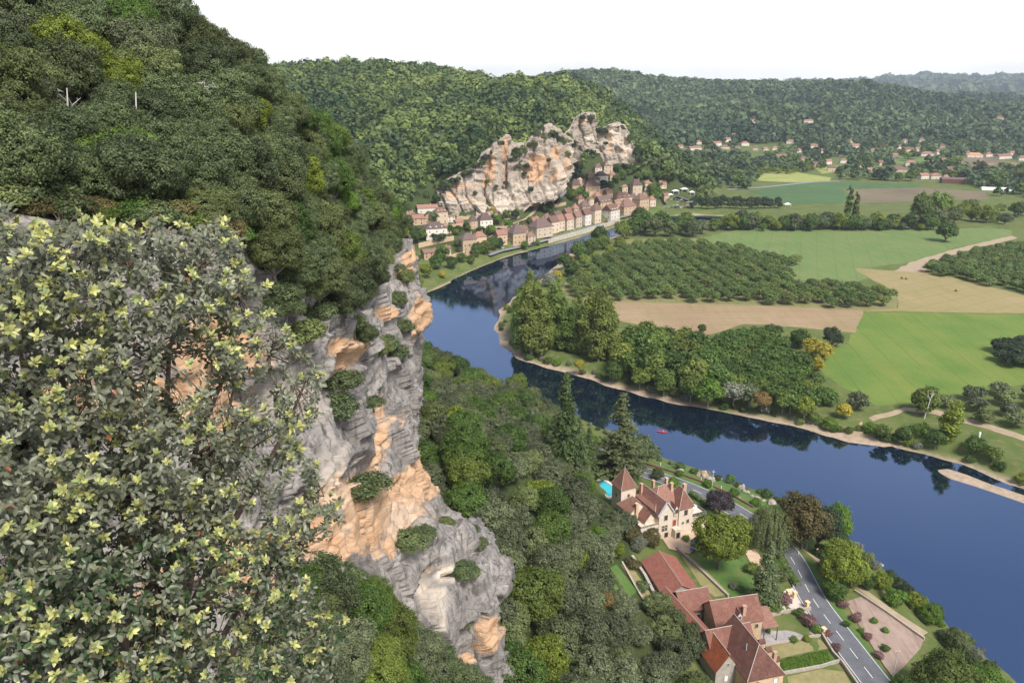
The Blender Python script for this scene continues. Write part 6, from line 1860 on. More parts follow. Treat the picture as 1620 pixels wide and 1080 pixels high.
# ================================================================== MANOR, FARM AND GARDENS
def tile_mat(name, c1, c2, c3, ang, pitch=0.42, moss=(0.21, 0.165, 0.125)):
    """rows of clay tiles: fine ribs down the slope, blotches of age"""
    m, nt, b = new_mat(name)
    v = coords(nt, 'object')
    col = mixrgb(nt, ramp(nt, noise(nt, v, 0.6, 7, 0.7), 0.36, 0.64), c1, c2)
    col = mixrgb(nt, ramp(nt, noise(nt, v, 2.6, 5, 0.75), 0.48, 0.66), col, c3)
    col = mixrgb(nt, ramp(nt, noise(nt, v, 1.3, 7, 0.75), 0.57, 0.72), col, moss)
    wv = N(nt, "ShaderNodeTexWave", Scale=1.0 / pitch * 0.5, Distortion=0.3, Detail=1)
    wv.bands_direction = 'X'
    mp = N(nt, "ShaderNodeMapping")
    mp.inputs["Rotation"].default_value = (0, 0, ang)
    nt.links.new(v, mp.inputs["Vector"]); nt.links.new(mp.outputs[0], wv.inputs["Vector"])
    nt.links.new(col, b.inputs["Base Color"])
    b.inputs["Roughness"].default_value = 0.9
    b.inputs["Specular IOR Level"].default_value = 0.2
    ad = N(nt, "ShaderNodeMath", operation='ADD')
    nt.links.new(wv.outputs["Fac"], ad.inputs[0]); nt.links.new(noise(nt, v, 4.0, 5, .7), ad.inputs[1])
    bump(nt, b, ad.outputs[0], 0.08, 0.8)
    return m
T_red = tile_mat("red_canal_tiles", (0.245, 0.088, 0.060), (0.31, 0.125, 0.090), (0.16, 0.062, 0.048), 0)
T_rust = tile_mat("rust_flat_tiles", (0.36, 0.095, 0.034), (0.22, 0.065, 0.034), (0.10, 0.045, 0.032), 0, 0.35, (0.15, 0.085, 0.06))
T_brown = tile_mat("brown_flat_tiles", (0.190, 0.085, 0.062), (0.265, 0.130, 0.096), (0.11, 0.055, 0.043), 0, 0.3)
T_dark = tile_mat("dark_flat_tiles", (0.115, 0.054, 0.042), (0.185, 0.085, 0.062), (0.070, 0.040, 0.034), 0, 0.3)
T_pink = tile_mat("pink_flat_tiles", (0.265, 0.130, 0.094), (0.33, 0.180, 0.132), (0.175, 0.088, 0.066), 0, 0.3)
T_tower = tile_mat("tower_tiles", (0.235, 0.118, 0.080), (0.180, 0.092, 0.066), (0.14, 0.072, 0.052), 0, 0.3)
M_ridge = surf("pale_ridge_mortar", (0.31, 0.25, 0.20), (0.38, 0.32, 0.265), 2.0, 0.9, space='object')
M_rubble = surf("grey_rubble_wall", (0.30, 0.26, 0.22), (0.40, 0.35, 0.30), 1.2, 0.95, (0.22, 0.19, 0.16), 3.0, 0.06, space='object')
M_manor = surf("manor_plaster", (0.55, 0.455, 0.345), (0.63, 0.535, 0.42), 0.5, 0.9, (0.45, 0.36, 0.265), 1.4, 0.01, space='object')
M_wood = surf("weathered_boards", (0.07, 0.055, 0.045), (0.13, 0.105, 0.085), 2.5, 0.9, space='object')
M_red = surf("red_door_paint", (0.28, 0.03, 0.025), (0.34, 0.045, 0.035), 3, 0.5)
M_zinc = surf("zinc_flashing", (0.42, 0.45, 0.50), (0.52, 0.55, 0.60), 2, 0.5)
M_para = surf("slate_parapet", (0.10, 0.095, 0.095), (0.15, 0.14, 0.14), 2, 0.8)

def ridge_cap(ro, pts, r=0.11):
    for a, b in zip(pts[:-1], pts[1:]):
        MB().tube([a, b], [r, r], 6).build("ridge_cap", M_ridge, ro)

def roofed(e, x0, x1, y0, y1, zb, ze, zr, wall, roof, axis='x', ends=('gable', 'gable'), ov=0.35, caps=True, walls=True, gable_wall=True):
    """a wing: walls from zb to ze under a pitched roof up to zr, local coordinates of e"""
    if axis == 'x':
        T_ = lambda a, b, z: (a, b, z)
        a0, a1, b0, b1 = x0, x1, y0, y1
    else:
        T_ = lambda a, b, z: (b, a, z)
        a0, a1, b0, b1 = y0, y1, x0, x1
    bm = (b0 + b1) / 2
    hb = (b1 - b0) / 2
    if walls:
        mb = MB().box(x0, x1, y0, y1, zb, ze)
        for k, a in ((0, a0), (1, a1)):
            if ends[k] == 'gable' and gable_wall:
                s = 1 if k else -1
                aa, ab = a - s * 0.4, a + s * 0.002
                P = [T_(aa, b0, ze), T_(aa, b1, ze), T_(aa, bm, zr - 0.12), T_(ab, b0, ze), T_(ab, b1, ze), T_(ab, bm, zr - 0.12)]
                mb.add(P, [(0, 1, 2), (5, 4, 3), (0, 2, 5, 3), (1, 4, 5, 2)])
        mb.build("wall", wall, e)
    drop = (zr - ze) * ov / hb
    A0, A1 = a0 - (ov if ends[0] != 'butt' else 0), a1 + (ov if ends[1] != 'butt' else 0)
    B0, B1 = b0 - ov, b1 + ov
    zE = ze - drop + 0.12
    r0 = A0 + (hb + ov) * 0.85 if ends[0] == 'hip' else A0
    r1 = A1 - (hb + ov) * 0.85 if ends[1] == 'hip' else A1
    t = 0.16
    top = [T_(A0, B0, zE), T_(A1, B0, zE), T_(A1, B1, zE), T_(A0, B1, zE), T_(r0, bm, zr + .12), T_(r1, bm, zr + .12)]
    bot = [(p[0], p[1], p[2] - t) for p in top]
    fs = [(0, 1, 5, 4), (2, 3, 4, 5), (1, 2, 5), (3, 0, 4)]
    fb = [tuple(i + 6 for i in reversed(f)) for f in fs]
    rim = [(0, 6, 7, 1), (1, 7, 8, 2), (2, 8, 9, 3), (3, 9, 6, 0)]
    if ends[0] != 'hip': fs = [f for f in fs if f != (3, 0, 4)]; fb = [f for f in fb if set(f) != {9, 6, 10}]; rim.pop(); rim += [(3, 9, 10, 4), (4, 10, 6, 0)]
    if ends[1] != 'hip': fs = [f for f in fs if f != (1, 2, 5)]; fb = [f for f in fb if set(f) != {7, 8, 11}]; rim = [q for q in rim if q != (1, 7, 8, 2)] + [(1, 7, 11, 5), (5, 11, 8, 2)]
    ro = MB().add(top + bot, fs + fb + rim).build("roof", roof, e)
    if caps:
        ridge_cap(ro, [top[4], top[5]])
        if ends[0] == 'hip': ridge_cap(ro, [top[0], top[4]], .11); ridge_cap(ro, [top[3], top[4]], .11)
        if ends[1] == 'hip': ridge_cap(ro, [top[1], top[5]], .11); ridge_cap(ro, [top[2], top[5]], .11)
    return ro

def chimney(ro, x, y, z0, z1, w=0.7, d=0.9, mat=None, cap=True):
    c = MB().box(x - w / 2, x + w / 2, y - d / 2, y + d / 2, z0, z1).box(x - w / 2 - .1, x + w / 2 + .1, y - d / 2 - .1, y + d / 2 + .1, z1 + .002, z1 + .16).build("chimney", mat or M_stone, ro)
    return c

def opening(e, x, y, z, w, h, face='-y', mat=None, name="window", frame=True, sub=True):
    """a window set in its wall: stone surround, pane, glazing bar"""
    rz = {'-y': 0, '+x': R(90), '-x': R(-90), '+y': R(180)}[face]
    o = MB()
    f = 0.14
    for a in ((-w / 2 - f, -w / 2, 0, h), (w / 2, w / 2 + f, 0, h), (-w / 2 - f, w / 2 + f, h, h + f), (-w / 2 - f - .06, w / 2 + f + .06, -f, 0)):
        o.box(a[0], a[1], -0.10, 0.05, a[2], a[3])
    q = o.build(name, M_ridge, e, (x, y, z), rz)
    MB().box(-w / 2, w / 2, -0.03, 0.06, 0, h).build("pane" if name == "window" else "panel", mat or M_dark, q)
    if name == "window":
        MB().box(-.03, .03, -0.05, -0.028, 0, h).build("glazing_bar", M_ridge, q)
    return q

# ---- the manor
O = np.array((48.9, 217.6, 0))
GZ = 12.0
man = empty("manor_house", (O[0], O[1], 1.1), R(25))
man.scale = (1.06, 1.06, 0.90)
tag(man, "cream manor house with steep brown tiled roofs and a pointed corner tower", "manor house")
W = lambda u, v: (u, v)
# tall main block, gabled front wing, right pavilion
ro = roofed(man, -2.6, 9.4, 2.0, 12.0, 8, 22.6, 28.0, M_manor, T_pink, 'x', ('hip', 'hip'))
chimney(ro, 6.0, 9.0, 25, 29.0); chimney(ro, 1.5, 9.5, 25, 28.9); chimney(ro, -1.8, 11.0, 23, 27.6, mat=M_brick)
gw = roofed(man, -2.7, 2.2, -0.2, 12.6, 8, 22.2, 26.4, M_manor, T_brown, 'y', ('gable', 'gable'))
for s in (-1, 1):
    xb = 2.85 * s - 0.25
    MB().add([(xb - .16, -.62, 21.75), (xb + .16, -.62, 21.75), (-.25 + .16 * s, -.62, 26.75), (-.25 - .16 * s, -.62, 26.75), (xb - .16, -.16, 21.75), (xb + .16, -.16, 21.75), (-.25 + .16 * s, -.16, 26.75), (-.25 - .16 * s, -.16, 26.75)],
             [(0, 1, 2, 3), (7, 6, 5, 4), (0, 4, 5, 1), (1, 5, 6, 2), (2, 6, 7, 3), (3, 7, 4, 0)]).build("gable_coping", M_zinc, gw)
pv = roofed(man, 4.6, 9.7, -0.1, 6.5, 8, 22.8, 28.4, M_manor, T_brown, 'y', ('hip', 'hip'))
chimney(pv, 8.8, 3.6, 24, 28.9, 1.0, 0.9); chimney(pv, 5.3, 5.4, 25, 29.2, .8, .8)
# dormer between them
dm = roofed(man, 2.9, 4.3, 0.0, 3.0, 20, 22.6, 24.0, M_manor, T_dark, 'y', ('gable', 'gable'), 0.15, False)
# low left wing, terrace with balustrade, tower
lw = roofed(man, -9.2, -2.7, 5.6, 12.2, 8, 21.0, 24.6, M_manor, T_pink, 'y', ('gable', 'hip'))
lw2 = roofed(man, -6.4, -2.7, 1.6, 5.6, 8, 19.8, 22.4, M_manor, T_brown, 'y', ('gable', 'butt'), caps=False)
chimney(lw, -7.2, 5.2, 17, 24.6, .9, .9)
MB().box(-9.0, -2.75, -0.1, 5.5, 7, 18.2).build("terrace", M_manor, man)
bal = MB()
for k in range(22):
    x = -8.9 + k * 0.285
    bal.box(x - .06, x + .06, 0.0, 0.14, 18.22, 19.0)
bal.box(-9.0, -2.78, -0.04, 0.18, 19.0, 19.15)
bal.box(-9.0, -8.85, 0.2, 5.0, 18.22, 19.1)
bal.build("balustrade", M_rubble, man)
tw = MB().box(-8.2, -2.9, 12.25, 17.5, 6, 26.0).build("tower_wall", M_manor, man)
MB().box(-8.45, -2.65, 12.0, 17.75, 25.7, 26.05).build("cornice", M_ridge, tw)
cx, cy, hb = -5.55, 14.87, 2.85
prof = [(1.06, 26.07), (0.86, 27.1), (0.66, 28.5), (0.36, 30.6), (0.03, 33.0)]
V, Fc = [], []
for s, z in prof:
    V += [(cx + a * hb * s, cy + b * hb * s, z) for a, b in ((-1, -1), (1, -1), (1, 1), (-1, 1))]
for k in range(len(prof) - 1):
    for q in range(4):
        Fc.append((4 * k + q, 4 * k + (q + 1) % 4, 4 * k + 4 + (q + 1) % 4, 4 * k + 4 + q))
Fc += [(3, 2, 1, 0), tuple(4 * (len(prof) - 1) + q for q in range(4))]
tr = link("tower_roof", mesh_from("tower_roof", V, Fc, [T_tower]), man)
for q in range(4):
    MB().tube([V[4 * k + q] for k in range(len(prof))], [.10, .09, .08, .07, .05], 5).build("hip_cap", M_ridge, tr)
MB().tube([(cx, cy, 33.0), (cx, cy, 34.2)], [.07, .02], 5).build("finial", M_zinc, tr)
opening(man, -5.5, 12.24, 22.5, .6, 1.2); opening(man, -8.2, 14.8, 22.0, .6, 1.2, '-x')
# front windows and doors
for x, y, z, w, h in [(-0.3, -0.2, 19.4, 1.1, 1.9), (-1.1, -0.2, 15.2, .75, 1.1), (0.0, -0.2, 15.2, .75, 1.1), (-1.1, -0.2, 16.6, .75, .7), (0.0, -0.2, 16.6, .75, .7), (7.1, -0.1, 19.2, 1.1, 2.1), (8.0, -0.1, 15.8, .8, 1.4), (6.2, -0.1, 15.9, .5, .8), (3.6, 0.0, 20.8, .9, 1.6), (-7.4, -0.1, 13.5, 1.0, 2.0), (-4.6, -0.1, 13.5, .9, 1.6), (9.7, 3.2, 18.5, 1, 1.7)]:
    opening(man, x, y, z, w, h, '+x' if x == 9.7 else '-y')
MB().box(2.2, 4.6, 0.4, 2.0, 8, 22.55).build("wall", M_manor, man)
opening(man, 3.4, 0.4, 15.6, 1.1, 2.4, '-y', M_red, "door")
MB().box(2.3, 4.5, -1.8, 0.36, 9, 15.5).build("porch", M_manor, man)
opening(man, 3.4, -1.8, 12.1, 1.2, 2.2, '-y', M_dark, "doorway")
opening(man, 0.2, -0.2, 12.0, 1.2, 2.3, '-y', M_dark, "doorway")
# right terrace with dark crenellated parapet
MB().box(9.72, 15.4, 0.3, 7.0, 7, 17.2).build("terrace_wall", M_manor, man)
pb = MB()
for k in range(9):
    pb.box(9.8 + k * .62, 9.8 + k * .62 + .4, 0.22, 0.55, 17.21, 18.3)
pb.box(9.75, 15.42, 0.24, 0.53, 17.205, 17.8)
pb.box(15.1, 15.42, 0.55, 7.0, 17.205, 18.0)
pb.build("parapet", M_para, man)
opening(man, 12.6, 0.3, 15.0, .9, 1.4); opening(man, 12.2, 0.3, 11.6, 1.0, 1.9, '-y', M_dark, "doorway")
MB().tube([(11.8, 3, 17.2), (11.8, 3, 19.6)], .04, 6).build("parasol_pole", M_whitep, man)
par = empty("parasol", man.matrix_basis @ Vector((11.8, 3.0, 17.2)))
tag(par, "white parasol on the manor's right terrace", "parasol")
MB().tube([(0, 0, .01), (0, 0, 2.5)], .04, 6).build("pole", M_whitep, par)
mbp = MB(); n8 = 8
mbp.add([(1.7 * math.cos(k * math.pi / 4), 1.7 * math.sin(k * math.pi / 4), 2.1) for k in range(8)] + [(0, 0, 2.75), (0, 0, 2.4)], [(k, (k + 1) % 8, 8) for k in range(8)] + [((k + 1) % 8, k, 9) for k in range(8)])
mbp.build("canopy", M_whitep, par)
for o_ in list(man.children):
    if o_.name.startswith("parasol_pole"):
        bpy.data.objects.remove(o_)

# swimming pool left of the tower
m, nt, b = new_mat("pool_water")
b.inputs["Base Color"].default_value = (0.06, 0.42, 0.50, 1); b.inputs["Roughness"].default_value = 0.08
pc = atZ(958, 771, 14.6)
pool = empty("swimming_pool", (pc[0], pc[1], 0), R(-58))
tag(pool, "turquoise swimming pool behind the manor's corner tower", "pool")
mb = MB()
for a in ((-6.6, -5.4, -4, 4), (5.4, 6.6, -4, 4), (-5.4, 5.4, -4, -2.8), (-5.4, 5.4, 2.8, 4)):
    mb.box(a[0], a[1], a[2], a[3], 8, 14.6)
mb.build("pool_deck", surf("pool_stone", (0.55, 0.47, 0.40), (0.66, 0.60, 0.53), 1.5, .85), pool)
MB().box(-5.4, 5.4, -2.8, 2.8, 8, 14.35).build("pool_water", m, pool)

# ---- the long barn and the farm
def wing_obj(name, label, cat, R0, R1, zr, ze, half, wall, roof, ends=('gable', 'gable'), ov=0.4, gz=None):
    a, b_ = atZ(*R0, zr), atZ(*R1, zr)
    c = (a + b_) / 2
    ang = math.atan2(b_[1] - a[1], b_[0] - a[0])
    L = np.linalg.norm((b_ - a)[:2])
    g = hz(c[0], c[1]) if gz is None else gz
    e = empty(name, (c[0], c[1], 0), ang)
    tag(e, label, cat)
    ro = roofed(e, -L / 2, L / 2, -half, half, g - 3, ze, zr, wall, roof, 'x', ends, ov)
    return e, ro, L
barn, bro, bL = wing_obj("barn", "long barn with red canal-tile roof below the manor court", "barn", (1043, 872), (1079, 925), 18.3, 15.6, 5.1, M_rubble, T_red)
for k in range(5):
    opening(barn, -bL / 2 + 2 + k * 3.0, -5.1, 13.4, .7, .9, '-y', M_dark, "window")
b2, b2ro, b2L = wing_obj("barn_wing", "narrow red-tiled wing running from the barn to the farmhouse", "barn", (1053.7, 929), (1113.5, 995), 18.8, 16.4, 3.0, M_rubble, T_red)
cs, cs_ro, csL = wing_obj("cart_shed", "open cart shed with brown roof and dark boarded front", "shed", (1071, 936), (1117, 928), 19.6, 16.4, 4.0, M_wood, T_brown)
for k in range(3):
    opening(cs, -csL / 2 + 1.6 + k * 2.6, -4.0, 12.0, 1.9, 2.6, '-y', M_dark, "doorway")
for k in range(14):
    x = -csL / 2 + 0.3 + k * (csL - .6) / 13
    MB().box(x - .22, x + .22, -4.06, -4.0, 14.9, 16.2).build("board", M_wood, cs)
b4, b4ro, b4L = wing_obj("stone_barn", "stone barn with wide brown roof and a brick chimney at its eaves", "barn", (1124, 950), (1196, 939.5), 20.6, 16.2, 4.4, M_stone, T_brown)
chimney(b4ro, 1.6, -3.2, 16, 20.0, .9, .7, M_brick)
dq = roofed(b4, -0.6, 0.6, -4.1, -1.8, 15.5, 18.0, 18.9, M_zinc, T_dark, 'y', ('gable', 'gable'), 0.1, False)
opening(b4, 0.0, -4.11, 16.9, .6, .8)
opening(b4, b4L / 2, -1.0, 13.2, .9, 1.2, '+x'); opening(b4, b4L / 2 - 1.6, -4.4, 13.6, .8, 1.2)
# lean-to at the court
p = atZ(1211, 976, 14.5)
lt = empty("lean_to", (p[0], p[1], 0), R(12))
tag(lt, "small lean-to with pink tiles on posts at the parking court", "shed")
MB().add([(-2, -3.2, 13.6), (2.2, -3.2, 13.6), (2.2, 3.2, 15.4), (-2, 3.2, 15.4), (-2, -3.2, 13.75), (2.2, -3.2, 13.75), (2.2, 3.2, 15.55), (-2, 3.2, 15.55)], [(0, 3, 2, 1), (4, 5, 6, 7), (0, 1, 5, 4), (1, 2, 6, 5), (2, 3, 7, 6), (3, 0, 4, 7)]).build("roof", T_pink, lt)
for x, y in ((-1.8, -3), (2, -3), (2, 2.9), (-1.8, 2.9)):
    MB().box(x - .1, x + .1, y - .1, y + .1, 8, 13.62 if y < 0 else 15.3).build("post", M_wood, lt)
# the farmhouse
a, b_ = atZ(1122, 995, 20.6), atZ(1173, 985.5, 20.6)
fh = empty("farmhouse", (a[0], a[1], 0), math.atan2(b_[1] - a[1], b_[0] - a[0]))
tag(fh, "stone farmhouse with a rusty-roofed gable wing and a dark hipped wing, bottom of the picture", "farmhouse")
inv = Matrix.Rotation(-fh.rotation_euler[2], 4, 'Z') @ Matrix.Translation((-a[0], -a[1], 0))
def loc(px, py, z):
    q = inv @ Vector(atZ(px, py, z)); return q
r1 = loc(1173, 985.5, 20.6)
roofed(fh, -1.0, r1.x + 2, -4.0, 3.6, 8, 16.6, 20.6, M_rubble, T_brown, 'x', ('gable', 'gable'))
g1 = loc(1155, 1034, 20.0)
w1 = roofed(fh, g1.x - 3.3, g1.x + 2.9, g1.y, -0.3, 8, 15.8, 20.0, M_rubble, T_rust, 'y', ('gable', 'butt'))
opening(fh, g1.x - 0.4, g1.y, 12.2, .9, 1.6, '-y', M_whitep); opening(fh, g1.x - 0.2, g1.y, 16.6, .4, .6)
g2 = loc(1201.5, 1018, 22.4); g3 = loc(1173, 986, 22.4)
w2 = roofed(fh, g2.x - 5.0, g2.x + 4.6, g2.y - 4.2, g3.y + 3.5, 8, 16.6, 22.4, M_stone, T_dark, 'y', ('hip', 'gable'))
chimney(w2, g2.x + 3.0, g2.y - 2.2, 17, 21.2, .8, .7, M_brick)
opening(fh, g2.x + 2.6, g2.y - 4.2, 13.6, 1.0, 1.7, '-y', M_whitep); opening(fh, g2.x - 1.5, g2.y - 4.2, 13.4, .9, 1.5)
for k, vy in enumerate((g2.y - 1.5, g2.y + 2.0, g2.y + 5.0)):
    d_ = roofed(fh, g2.x + 3.2, g2.x + 4.8, vy - .6, vy + .6, 16, 18.2, 19.0, M_stone, T_dark, 'x', ('butt', 'gable'), 0.12, False)
    opening(fh, g2.x + 4.8, vy, 16.9, .6, 1.0, '+x')
    opening(fh, g2.x + 4.6, vy, 13.0, .9, 1.5, '+x', M_shut)
MB().tube([(g2.x - 2.4, g2.y + 1.5, 19.5), (g2.x - 2.4, g2.y + 1.5, 21.8)], .09, 6).build("vent_pipe", M_zinc, w2)
pr = loc(1200, 1085, 14.6)
roofed(fh, pr.x - 3.4, pr.x + 3.4, pr.y - 3, pr.y + 2.6, 8, 13.4, 15.4, M_stone, T_pink, 'y', ('gable', 'butt'))

# ---- courts, lawns and beds
M_gravel = surf("peach_gravel", (0.42, 0.29, 0.19), (0.50, 0.37, 0.26), 0.6, 0.95, (0.44, 0.32, 0.22), 3, .01)
M_pavec = surf("pale_paving", (0.44, 0.37, 0.31), (0.53, 0.46, 0.40), 0.8, 0.9)
M_court = surf("grey_court", (0.26, 0.235, 0.22), (0.33, 0.305, 0.285), 0.5, 0.95, (0.22, 0.20, 0.18), 1.4)
M_lawn = surf("lawn", (0.055, 0.115, 0.022), (0.085, 0.145, 0.03), 0.5, 0.95, (0.12, 0.13, 0.045), 0.35)
M_dry = surf("dry_grass", (0.19, 0.165, 0.07), (0.26, 0.215, 0.10), 0.5, 0.95, (0.16, 0.17, 0.06), 0.9)
M_soil = field_mat("tilled_plot", (0.27, 0.195, 0.155), (0.33, 0.25, 0.20), (0.20, 0.14, 0.105), 0.2, 0.5, R(10), 0.22, 1.2)
M_veg = surf("vegetable_bed", (0.06, 0.16, 0.02), (0.12, 0.25, 0.04), 2.0, 0.9, bmp=0.3)
sheet("manor_court", [(1048, 852), (1066, 845), (1092, 838), (1116, 836), (1124, 846), (1110, 862), (1090, 876), (1074, 872), (1058, 868)], M_gravel, 0.16, grid=3)
sheet("lawn", [(1098, 885), (1130, 872), (1175, 880), (1218, 935), (1205, 955), (1160, 945), (1125, 925)], M_lawn, 0.10, grid=3)
sheet("dry_path", [(1078, 880), (1088, 876), (1120, 905), (1155, 940), (1130, 944), (1108, 925)], M_dry, 0.12, grid=3)
sheet("gravel_walk", [(1178, 872), (1195, 868), (1230, 925), (1222, 940), (1205, 925)], M_gravel, 0.13, grid=3)
sheet("entrance_court", [(1232, 955), (1240, 935), (1258, 928), (1272, 935), (1288, 966), (1275, 972), (1245, 968)], M_pavec, 0.15, grid=3)
sheet("parking_court", [(1202, 990), (1215, 978), (1256, 972), (1276, 985), (1302, 1002), (1296, 1008), (1212, 1020), (1200, 1010)], M_court, 0.15, grid=3)
sheet("garden_strip", [(1212, 1024), (1296, 1010), (1312, 1026), (1230, 1042)], M_dry, 0.14, grid=3)
sheet("vegetable_bed", [(1234, 1048), (1308, 1032), (1316, 1044), (1300, 1052), (1240, 1062)], M_lawn, 0.16, grid=3)
sheet("lower_lawn", [(1245, 1070), (1300, 1058), (1335, 1062), (1352, 1090), (1250, 1100)], M_dry, 0.14, grid=3)
sheet("terrace_garden", [(955, 905), (975, 893), (1008, 935), (985, 950)], M_lawn, 0.2, grid=3)
sheet("terrace_path", [(982, 893), (994, 888), (1030, 940), (1018, 948)], M_dry, 0.22, grid=3)
sheet("soil_plot", [(1338, 952), (1362, 944), (1462, 1010), (1456, 1026), (1412, 1070), (1398, 1052)], M_soil, 0.16, grid=3)
sheet("pool_lawn", [(938, 745), (965, 742), (990, 760), (985, 790), (960, 785)], M_lawn, 0.12, grid=3)
sheet("road_verge", [(1266, 872), (1290, 900), (1330, 960), (1400, 1060), (1412, 1085), (1398, 1085), (1340, 1000), (1290, 925), (1262, 880)], M_lawn, 0.10, grid=3)
sheet("bank_grass", [(1040, 728), (1120, 748), (1200, 785), (1255, 812), (1235, 822), (1180, 800), (1100, 768), (1030, 742)], M_lawn, 0.10, grid=3)
# leafy rows standing in the vegetable bed
for k in range(6):
    f = k / 5
    for j in range(14):
        g = j / 13
        x = 1238 + 68 * g + f * 4; y = 1047 - 15 * g + f * 13
        P = hit(x, y)
        plant("shrub_m", P - np.array((0, 0, .3)), 0.34, "vegetable_plant", f"low plant, {ordinal(j + 1)} along the {ordinal(k + 1)} row of the bright vegetable bed", "plants of the vegetable bed", "plant", mat=L_bright, parts=False)
def wall_px(name, label, pts, w, h, mat, cat="wall", group=None, sink=0.6):
    mb = MB()
    Q = [hit(*p_) for p_ in pts]
    for a_, b2_ in zip(Q[:-1], Q[1:]):
        n = max(1, int(np.linalg.norm(b2_ - a_) / 2.5))
        for k in range(n):
            s_, t_ = a_ + (b2_ - a_) * k / n, a_ + (b2_ - a_) * (k + 1) / n
            mb.obox((s_[0], s_[1], hz(s_[0], s_[1]) - sink), (t_[0], t_[1], hz(t_[0], t_[1]) - sink), w, h + sink)
    o = mb.build(name, mat)
    tag(o, label, cat, group)
    return o
wall_px("garden_wall", "low stone wall from the barn down along the lawn", [(1070, 868), (1110, 905), (1152, 945)], .5, 1.0, M_rubble)
wall_px("garden_wall", "rubble retaining wall behind the barn", [(1000, 885), (1020, 915), (1035, 945)], .8, 1.6, M_rubble)
wall_px("garden_wall", "pale terrace wall left of the barn", [(984, 892), (1005, 930), (1020, 955)], .5, 1.0, M_ridge)
wall_px("garden_wall", "stone wall between the entrance court and the parking court", [(1218, 975), (1262, 968), (1282, 965)], .5, 1.2, M_ridge)
wall_px("garden_wall", "low wall along the lower edge of the parking court", [(1210, 1022), (1255, 1014), (1298, 1006)], .35, .7, M_ridge)
wall_px("garden_wall", "stone wall along the road below the parking court", [(1300, 1005), (1318, 1035), (1332, 1050), (1360, 1090)], .5, 1.1, M_ridge)
wall_px("garden_wall", "retaining wall under the vegetable bed", [(1240, 1066), (1300, 1055), (1330, 1046)], .4, .9, M_rubble)
wall_px("garden_wall", "low pale wall beside the river path and soil plot", [(1352, 936), (1400, 968), (1462, 1012)], .5, .9, M_ridge)
wall_px("road_parapet", "reddish brown parapet along the river side of the road", [(925, 696), (985, 722), (1050, 743), (1110, 763), (1150, 780), (1192, 804)], .45, .8, surf("rusty_parapet", (.16, .07, .055), (.22, .105, .08), 1.0, .9))
RG = [hit(x, y) for x, y in [(1245, 858), (1262, 868), (1300, 892), (1330, 910), (1365, 935), (1410, 968), (1470, 1010)]]
ribbon("river_lane", RG, 2.8, M_track, 0.12)
# hedges: clipped, leafy
def hedge(label, pts, w, h, mat):
    Q = [hit(*p_) for p_ in pts]
    rg = np.random.default_rng(int(pts[0][0]))
    C, D = [], []
    for a_, b2_ in zip(Q[:-1], Q[1:]):
        L = np.linalg.norm(b2_ - a_)
        t = (b2_ - a_)[:2] / L
        nrm = np.array((-t[1], t[0]))
        for _ in range(int(L * 26)):
            f = rg.random(); s = rg.uniform(-1, 1); z = rg.uniform(0, 1)
            if rg.random() < .5: z = 1.0
            else: s = math.copysign(1, s)
            p_ = a_ + (b2_ - a_) * f
            C.append((p_[0] + nrm[0] * s * w / 2 - Q[0][0], p_[1] + nrm[1] * s * w / 2 - Q[0][1], hz(p_[0], p_[1]) + z * h - Q[0][2]))
            D.append((nrm[0] * s, nrm[1] * s, 0.3 + z))
    V_, F2, t_ = leaf_cloud(rg, np.array(C), np.array(D), 6, 0.16, 0.14)
    e = empty("hedge", Q[0]); tag(e, label, "hedge")
    link("foliage", mesh_from("hedge", V_, F2, [mat], False, {"tint": t_}), e)
    mb = MB()
    for a_, b2_ in zip(Q[:-1], Q[1:]):
        mb.obox(a_ - Q[0] - np.array((0, 0, .5)), b2_ - Q[0] - np.array((0, 0, .5)), w * .6, h * .8 + .5)
    mb.build("branches", M_bark, e)
hedge("bright clipped hedge between the entrance and the road", [(1232, 880), (1246, 905), (1262, 928)], 2.0, 1.6, L_bright)
hedge("clipped hedge between the manor terrace and the road", [(1092, 782), (1106, 792), (1118, 803)], 1.8, 1.6, L_bright)
hedge("low hedge lining the terrace garden", [(962, 903), (985, 935)], 0.8, .8, L_holm)
# gate posts, poles, signs
for x, y, lb in [(1246, 944, "left golden stone gate post at the entrance court"), (1256, 946, "right golden stone gate post at the entrance court"), (1302, 1004, "stone gate post at the parking court's road corner"), (1276, 962, "slim gate post where the entrance meets the road")]:
    P = hit(x, y); e = empty("gate_post", P, R(20)); tag(e, lb, "gate post", "stone gate posts")
    mm = surf("golden_stone", (.58, .42, .22), (.66, .52, .32), 2, .9) if "golden_stone" not in bpy.data.materials else bpy.data.materials["golden_stone"]
    MB().box(-.45, .45, -.45, .45, -.6, 2.1).build("shaft", mm, e); MB().box(-.6, .6, -.6, .6, 2.102, 2.4).build("cap", mm, e)
for x, y, h_, lb in [(1276, 868, 8.5, "wooden pole beside the road near the dark pines"), (1412, 1072, 9.0, "leaning wooden pole at the lower end of the soil plot"), (1126, 772, 7.5, "pole on the bank beside the big boulder")]:
    P = hit(x, y); e = empty("utility_pole", P); tag(e, lb, "pole", "utility poles")
    MB().tube([(0, 0, -1), (0.1, 0, h_)], [.16, .10], 8).build("shaft", M_deadwood, e)
    MB().box(-.5, .7, -.06, .06, h_ - .8, h_ - .65).build("crossarm", M_deadwood, e)
    for s in (-.4, .1, .6):
        MB().tube([(s, 0, h_ - .65), (s, 0, h_ - .45)], .04, 6).build("insulator", M_whitep, e)
pa, pb_ = hit(1126, 772), atY(1040, 690, 300)
cab = MB(); A_p = pa + np.array((0, 0, 7.1)); B_p = np.array(atZ(900, 702, 16))
cab.tube([A_p + (B_p - A_p) * f - np.array((0, 0, 5 * f * (1 - f))) for f in np.linspace(0, 1, 14)], .03, 4)
